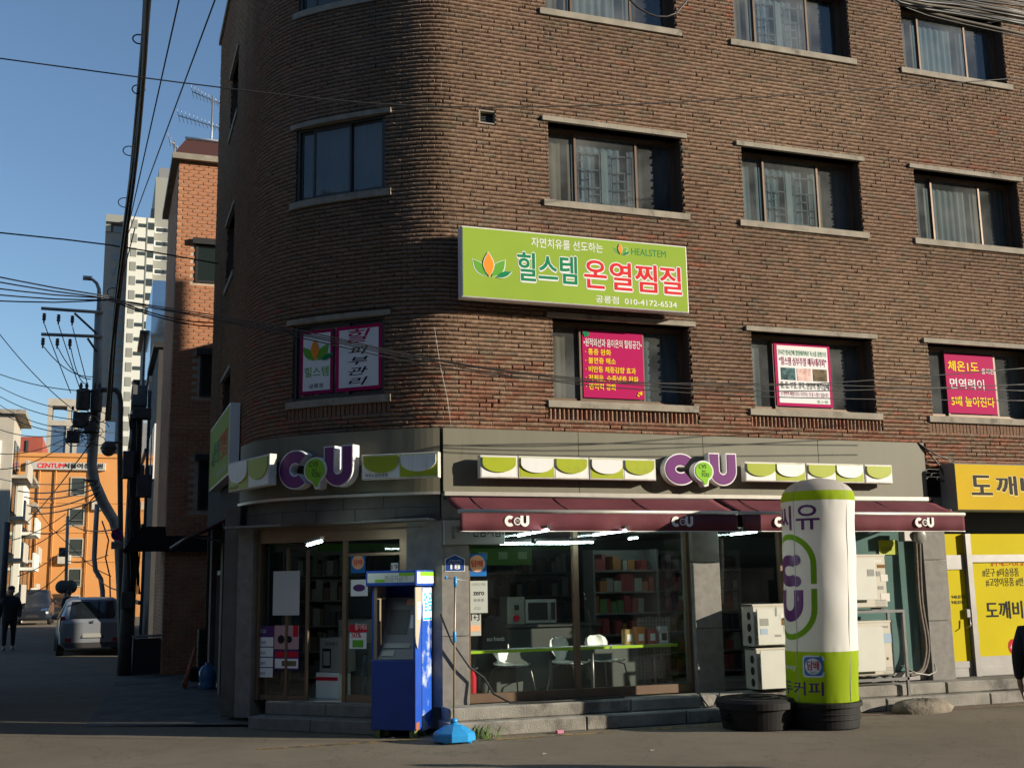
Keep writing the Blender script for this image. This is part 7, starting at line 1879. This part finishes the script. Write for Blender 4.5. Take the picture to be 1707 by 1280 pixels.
g = onG(42, 1046); car((g.x + .05, g.y + 8.5, gz(g.y)), RAD(180), M_DARKCAR, 'dark blue van like car facing the camera at the left of the alley', 4.2, 1.8, 1.75, True)
g = onG(72, 1040); car((g.x + .35, g.y + 12.5, gz(g.y)), RAD(180), M_GREYCAR, 'dark car half hidden behind the dark blue one', 4.0, 1.7, 1.5)

# ------------------------------------------------------------------ people
M_COAT = mat('dark_coat', (.018, .018, .022), .85); M_TROU = mat('dark_trousers', (.02, .022, .03), .85); M_SKIN = mat('skin', (.42, .25, .17), .55); M_HAIR = mat('black_hair', (.01, .009, .008), .5); M_SHOE = mat('pale_shoe', (.3, .3, .3), .7)
def skinmesh(name, pts, edges, radii, root, m_, parent, sub=2):
    me = bpy.data.meshes.new(name); o0 = Vector(ORG[parent.name])
    me.from_pydata([Vector(p) - o0 for p in pts], edges, []); me.materials.append(m_)
    o = bpy.data.objects.new(name, me); COL.objects.link(o); o.parent = parent
    md = o.modifiers.new('skin', 'SKIN'); md.use_smooth_shade = True
    for i, r in enumerate(radii):
        sv_ = me.skin_vertices[0].data[i]; sv_.radius = r if isinstance(r, tuple) else (r, r); sv_.use_root = (i == root)
    ss = o.modifiers.new('sub', 'SUBSURF'); ss.levels = sub; ss.render_levels = sub
    return o
def person(loc, rz, label, coat, trou, stride=.18, H_=1.72, armbend=.12, swing=None):
    t = thing('person', loc, label, 'person'); k = H_ / 1.72
    ca, sa = math.cos(rz), math.sin(rz)
    T = lambda x, y, z: Vector((loc[0] + (x * ca - y * sa) * k, loc[1] + (x * sa + y * ca) * k, loc[2] + z * k))   # y = forwards
    V = []; E_ = []; Rr = []
    def j(p, r, par=None):
        V.append(T(*p)); Rr.append(tuple(q * k for q in r) if isinstance(r, tuple) else r * k)
        if par is not None: E_.append((par, len(V) - 1))
        return len(V) - 1
    pel = j((0, 0, .93), (.15, .105)); sp_ = j((0, .01, 1.1), (.135, .09), pel); chs = j((0, .0, 1.3), (.155, .1), sp_); nk = j((0, .0, 1.46), .068, chs); nk2 = j((0, .02, 1.53), .062, nk); hd = j((0, .035, 1.6), (.092, .105), nk2); h2 = j((0, .03, 1.69), (.088, .102), hd)
    ws = []
    for s_ in (-1, 1):
        st_ = stride * s_; leg_ = st_
        hp = j((s_ * .09, 0, .88), .085, pel); kn = j((s_ * .1, st_ * .6 + .03, .49), .055, hp); an = j((s_ * .1, st_ - (.04), .1), .038, kn); to = j((s_ * .11, st_ + .13, .035), (.04, .03), an)
        st_ = st_ if swing is None else swing * s_
        sh = j((s_ * .19, 0, 1.40), .06, chs); el = j((s_ * .25, -st_ * .5 - .02, 1.12), .042, sh); wr = j((s_ * .26, -st_ * .9 + armbend, .88), .028, el); pm = j((s_ * .255, -st_ * .95 + armbend + .03, .81), (.024, .04), wr)
        ws.append((s_, wr, pm, st_))
        if True:
            for fi, (dy, l) in enumerate(((.035, .075), (.012, .085), (-.012, .08), (-.034, .062))):
                b = T(s_ * .252, -st_ * .95 + armbend + .035 + dy, .765)
                f1 = j((s_ * .25, -st_ * .95 + armbend + .035 + dy, .765), .0095, pm); f2 = j((s_ * .243, -st_ * .95 + armbend + .045 + dy, .765 - l * .55), .0085, f1); f3 = j((s_ * .225, -st_ * .95 + armbend + .05 + dy, .765 - l), .0075, f2)
            t1 = j((s_ * .235, -st_ * .95 + armbend + .075, .81), .011, pm); t2 = j((s_ * .222, -st_ * .95 + armbend + .1, .77), .009, t1)
    skinmesh('body', V, E_, Rr, 0, M_SKIN, t)
    # clothes follow the same skeleton
    V2, E2, R2 = [], [], []
    def c_(p, r, par=None):
        V2.append(T(*p)); R2.append(tuple(q * k for q in r) if isinstance(r, tuple) else r * k)
        if par is not None: E2.append((par, len(V2) - 1))
        return len(V2) - 1
    hem = c_((0, 0, .74), (.23, .19)); h3 = c_((0, 0, .9), (.22, .175), hem); w_ = c_((0, .01, 1.1), (.205, .165), h3); ch_ = c_((0, 0, 1.3), (.215, .17), w_); c3 = c_((0, 0, 1.42), (.16, .13), ch_); co = c_((0, .0, 1.52), (.085, .085), c3)
    for s_, wr, pm, st_ in ws:
        a = c_((s_ * .2, 0, 1.38), .1, ch_); b = c_((s_ * .255, -st_ * .5 - .02, 1.12), .068, a); d = c_((s_ * .262, -st_ * .88 + armbend, .895), .05, b)
    skinmesh('coat', V2, E2, R2, 0, coat, t)
    V2, E2, R2 = [], [], []
    p0 = c_((0, 0, 1.0), (.17, .14))
    for s_ in (-1, 1):
        st_ = stride * s_; a = c_((s_ * .1, 0, .84), .115, p0); b = c_((s_ * .105, st_ * .6 + .03, .49), .075, a); d = c_((s_ * .105, st_ - .04, .1), .06, b)
    skinmesh('trousers', V2, E2, R2, 0, trou, t)
    mb = MB()
    for s_ in (-1, 1):
        st_ = stride * s_; q = T(s_ * .105, st_ + .04, 0)
        mb.lathe([(.05 * k, 0), (.052 * k, .03), (.045 * k, .07), (.02, .09)], q, 10); q = T(s_ * .105, st_ + .12, 0); mb.lathe([(.045 * k, 0), (.045 * k, .03), (.03 * k, .055), (.01, .06)], q, 10)
    mb.build('shoes', M_SHOE, t)
    mb = MB(); c = T(0, .0, 1.665); mb.lathe([(.085 * k, -.03), (.1 * k, .03), (.09 * k, .085), (.05 * k, .115), (.005, .12)], c, 14); mb.build('hair', M_HAIR, t)
    mb = MB(); mb.ball(T(0, .125, 1.6), .016 * k, 5); mb.build('nose', M_SKIN, t)
    for s_ in (-1, 1):
        mb = MB(); mb.ball(T(s_ * .032, .118, 1.635), .01 * k, 5); mb.build('eye', M_HAIR, t)
        mb = MB(); mb.ball(T(s_ * .082, .02, 1.615), .02 * k, 5, 1.5); mb.build('ear', M_SKIN, t)
    return t
g = onG(13, 1083)
person((g.x, g.y, gz(g.y)), RAD(180), 'person in dark coat and dark trousers walking at the left edge of the alley', M_COAT, M_TROU, .14, 1.8)
q = onY(1699, 1140, -5.6); person((q.x + .19, -5.78, 0), RAD(-46), 'person in a dark coat cut off by the right edge of the picture', M_COAT, M_TROU, .02, 1.7, armbend=.02, swing=.06)
g = onG(107, 1052)
# scooter with rider far down the alley
sc = thing('scooter', (g.x, g.y, gz(g.y)), 'dark scooter with a red rear light far down the alley', 'scooter')
z0 = gz(g.y)
for dy in (0, 1.2): mb = MB(); mb.lathe([(.12, -.05), (.22, -.05), (.24, 0), (.22, .05), (.12, .05)], (g.x, g.y + dy, z0 + .24), 16, axis=(1, 0, 0)); mb.build('wheel', M_TYRE, sc)
mb = MB(); mb.tube([(g.x, g.y - .05, z0 + .75), (g.x, g.y + .5, z0 + .7), (g.x, g.y + .7, z0 + .35), (g.x, g.y + 1.0, z0 + .4), (g.x, g.y + 1.05, z0 + 1.0)], [.1, .17, .14, .14, .08], 10); mb.tube([(g.x - .3, g.y + 1.0, z0 + 1.05), (g.x + .3, g.y + 1.0, z0 + 1.05)], .025); mb.build('frame', M_GREYCAR, sc)
mb = MB(); mb.ball((g.x + .0, g.y - .17, z0 + .74), .07, 6); mb.build('tail_lamp', mat('lit_tail_lamp', (.5, .01, .02), .3, emit=(1, .02, .05, 2.5)), sc)
person((g.x + .1, g.y + .9, z0), RAD(0), 'dark clothed person standing at the scooter far down the alley', M_COAT, M_TROU, .05, 1.6)

# ------------------------------------------------------------------ clutter along the alley pavement
a = onG(213, 1130); b = onG(290, 1122)
fr_t = thing('metal_frame', ((a.x + b.x) / 2, b.y, .1), 'low dark handcart frame with a pale top rail by the dark pole', 'handcart')
yy = b.y - .3; xa_, xb_ = onY(218, 1100, yy).x, onY(288, 1100, yy).x; zt_ = onY(250, 1060, yy).z
mb = MB(); mb.tube([(xa_, yy, zt_), (xb_, yy, zt_ + .02)], .025); mb.tube([(xb_ - .03, yy, zt_), (xb_ - .03, yy, .12)], .02); mb.tube([(xa_ + .03, yy, zt_), (xa_ + .03, yy, .12)], .02); mb.build('rail', M_ALU, fr_t)
mb = MB(); mb.box(xa_ + .05, xb_ - .25, .2, zt_ - .05, -yy - .5, -yy - .05); mb.build('box', M_DKFR, fr_t)
mb = MB(); mb.box(xa_ + .05, xb_ - .1, .12, .19, -yy - .5, -yy - .05); mb.build('deck', M_DPOLE, fr_t)
c = onZ(372, 1148, .1); c = Vector((c.x - .3, c.y - .1, .1))
wb = thing('water_jar', (c.x, c.y, .1), 'translucent blue water jar in the shade by the corner pier', 'jar')
mb = MB(); mb.lathe([(.12, 0), (.15, .02), (.16, .12), (.145, .16), (.16, .2), (.16, .34), (.12, .42), (.05, .46), (.05, .5)], (c.x, c.y, .1), 20); mb.build('jar_body', mat('blue_jar', (.06, .2, .4), .25), wb)
c = onZ(372, 1140, .1); c = Vector((c.x - .28, c.y + .45, .1))
for k in range(3):
    mb = MB(Frame((c.x - .18, c.y, .1 + k * .27 + .25), (1, 0, 0))); mb.bbox(0, .4, 0, .26, -.3, 0, .02); o = mb.build('crate', M_DKFR); tag(o, ('bottom', 'middle', 'topmost')[k] + ' black plastic crate of the stack behind the water jar', 'crate', 'stacked black crates')
    mb = MB(Frame((c.x - .18, c.y, .1 + k * .27 + .25), (1, 0, 0))); 
c = onZ(330, 1150, .09); c = Vector((c.x - .15, c.y, .09))

tc_ = thing('a_board', (c.x, c.y, .09), 'leaning orange and dark A shaped barrier in the shade of the alley pavement', 'barrier')
mb = MB(); mb.tube([(c.x - .1, c.y, .09), (c.x + .1, c.y + .2, .85)], .03, 6); mb.tube([(c.x - .1, c.y + .45, .09), (c.x + .1, c.y + .25, .85)], .03, 6); mb.build('leg', mat('dull_orange', (.35, .1, .04), .6), tc_)
mb = MB(); mb.add([(c.x - .06, c.y - .01, .25), (c.x - .04, c.y + .46, .25), (c.x + .08, c.y + .25, .75)], [(0, 1, 2)]); mb.build('panel', MATS['dull_orange'], tc_)
c = onZ(352, 1138, .09); c = Vector((c.x - .3, c.y - .3, .09))
mb = MB(); mb.lathe([(.13, 0), (.17, .3), (.18, .31), (.17, .32), (.13, .02)], (c.x, c.y + .2, .09), 20); tag(mb.build('bucket', M_BLACK), 'black bucket between the barrier and the water jar', 'bucket')

flush_text()
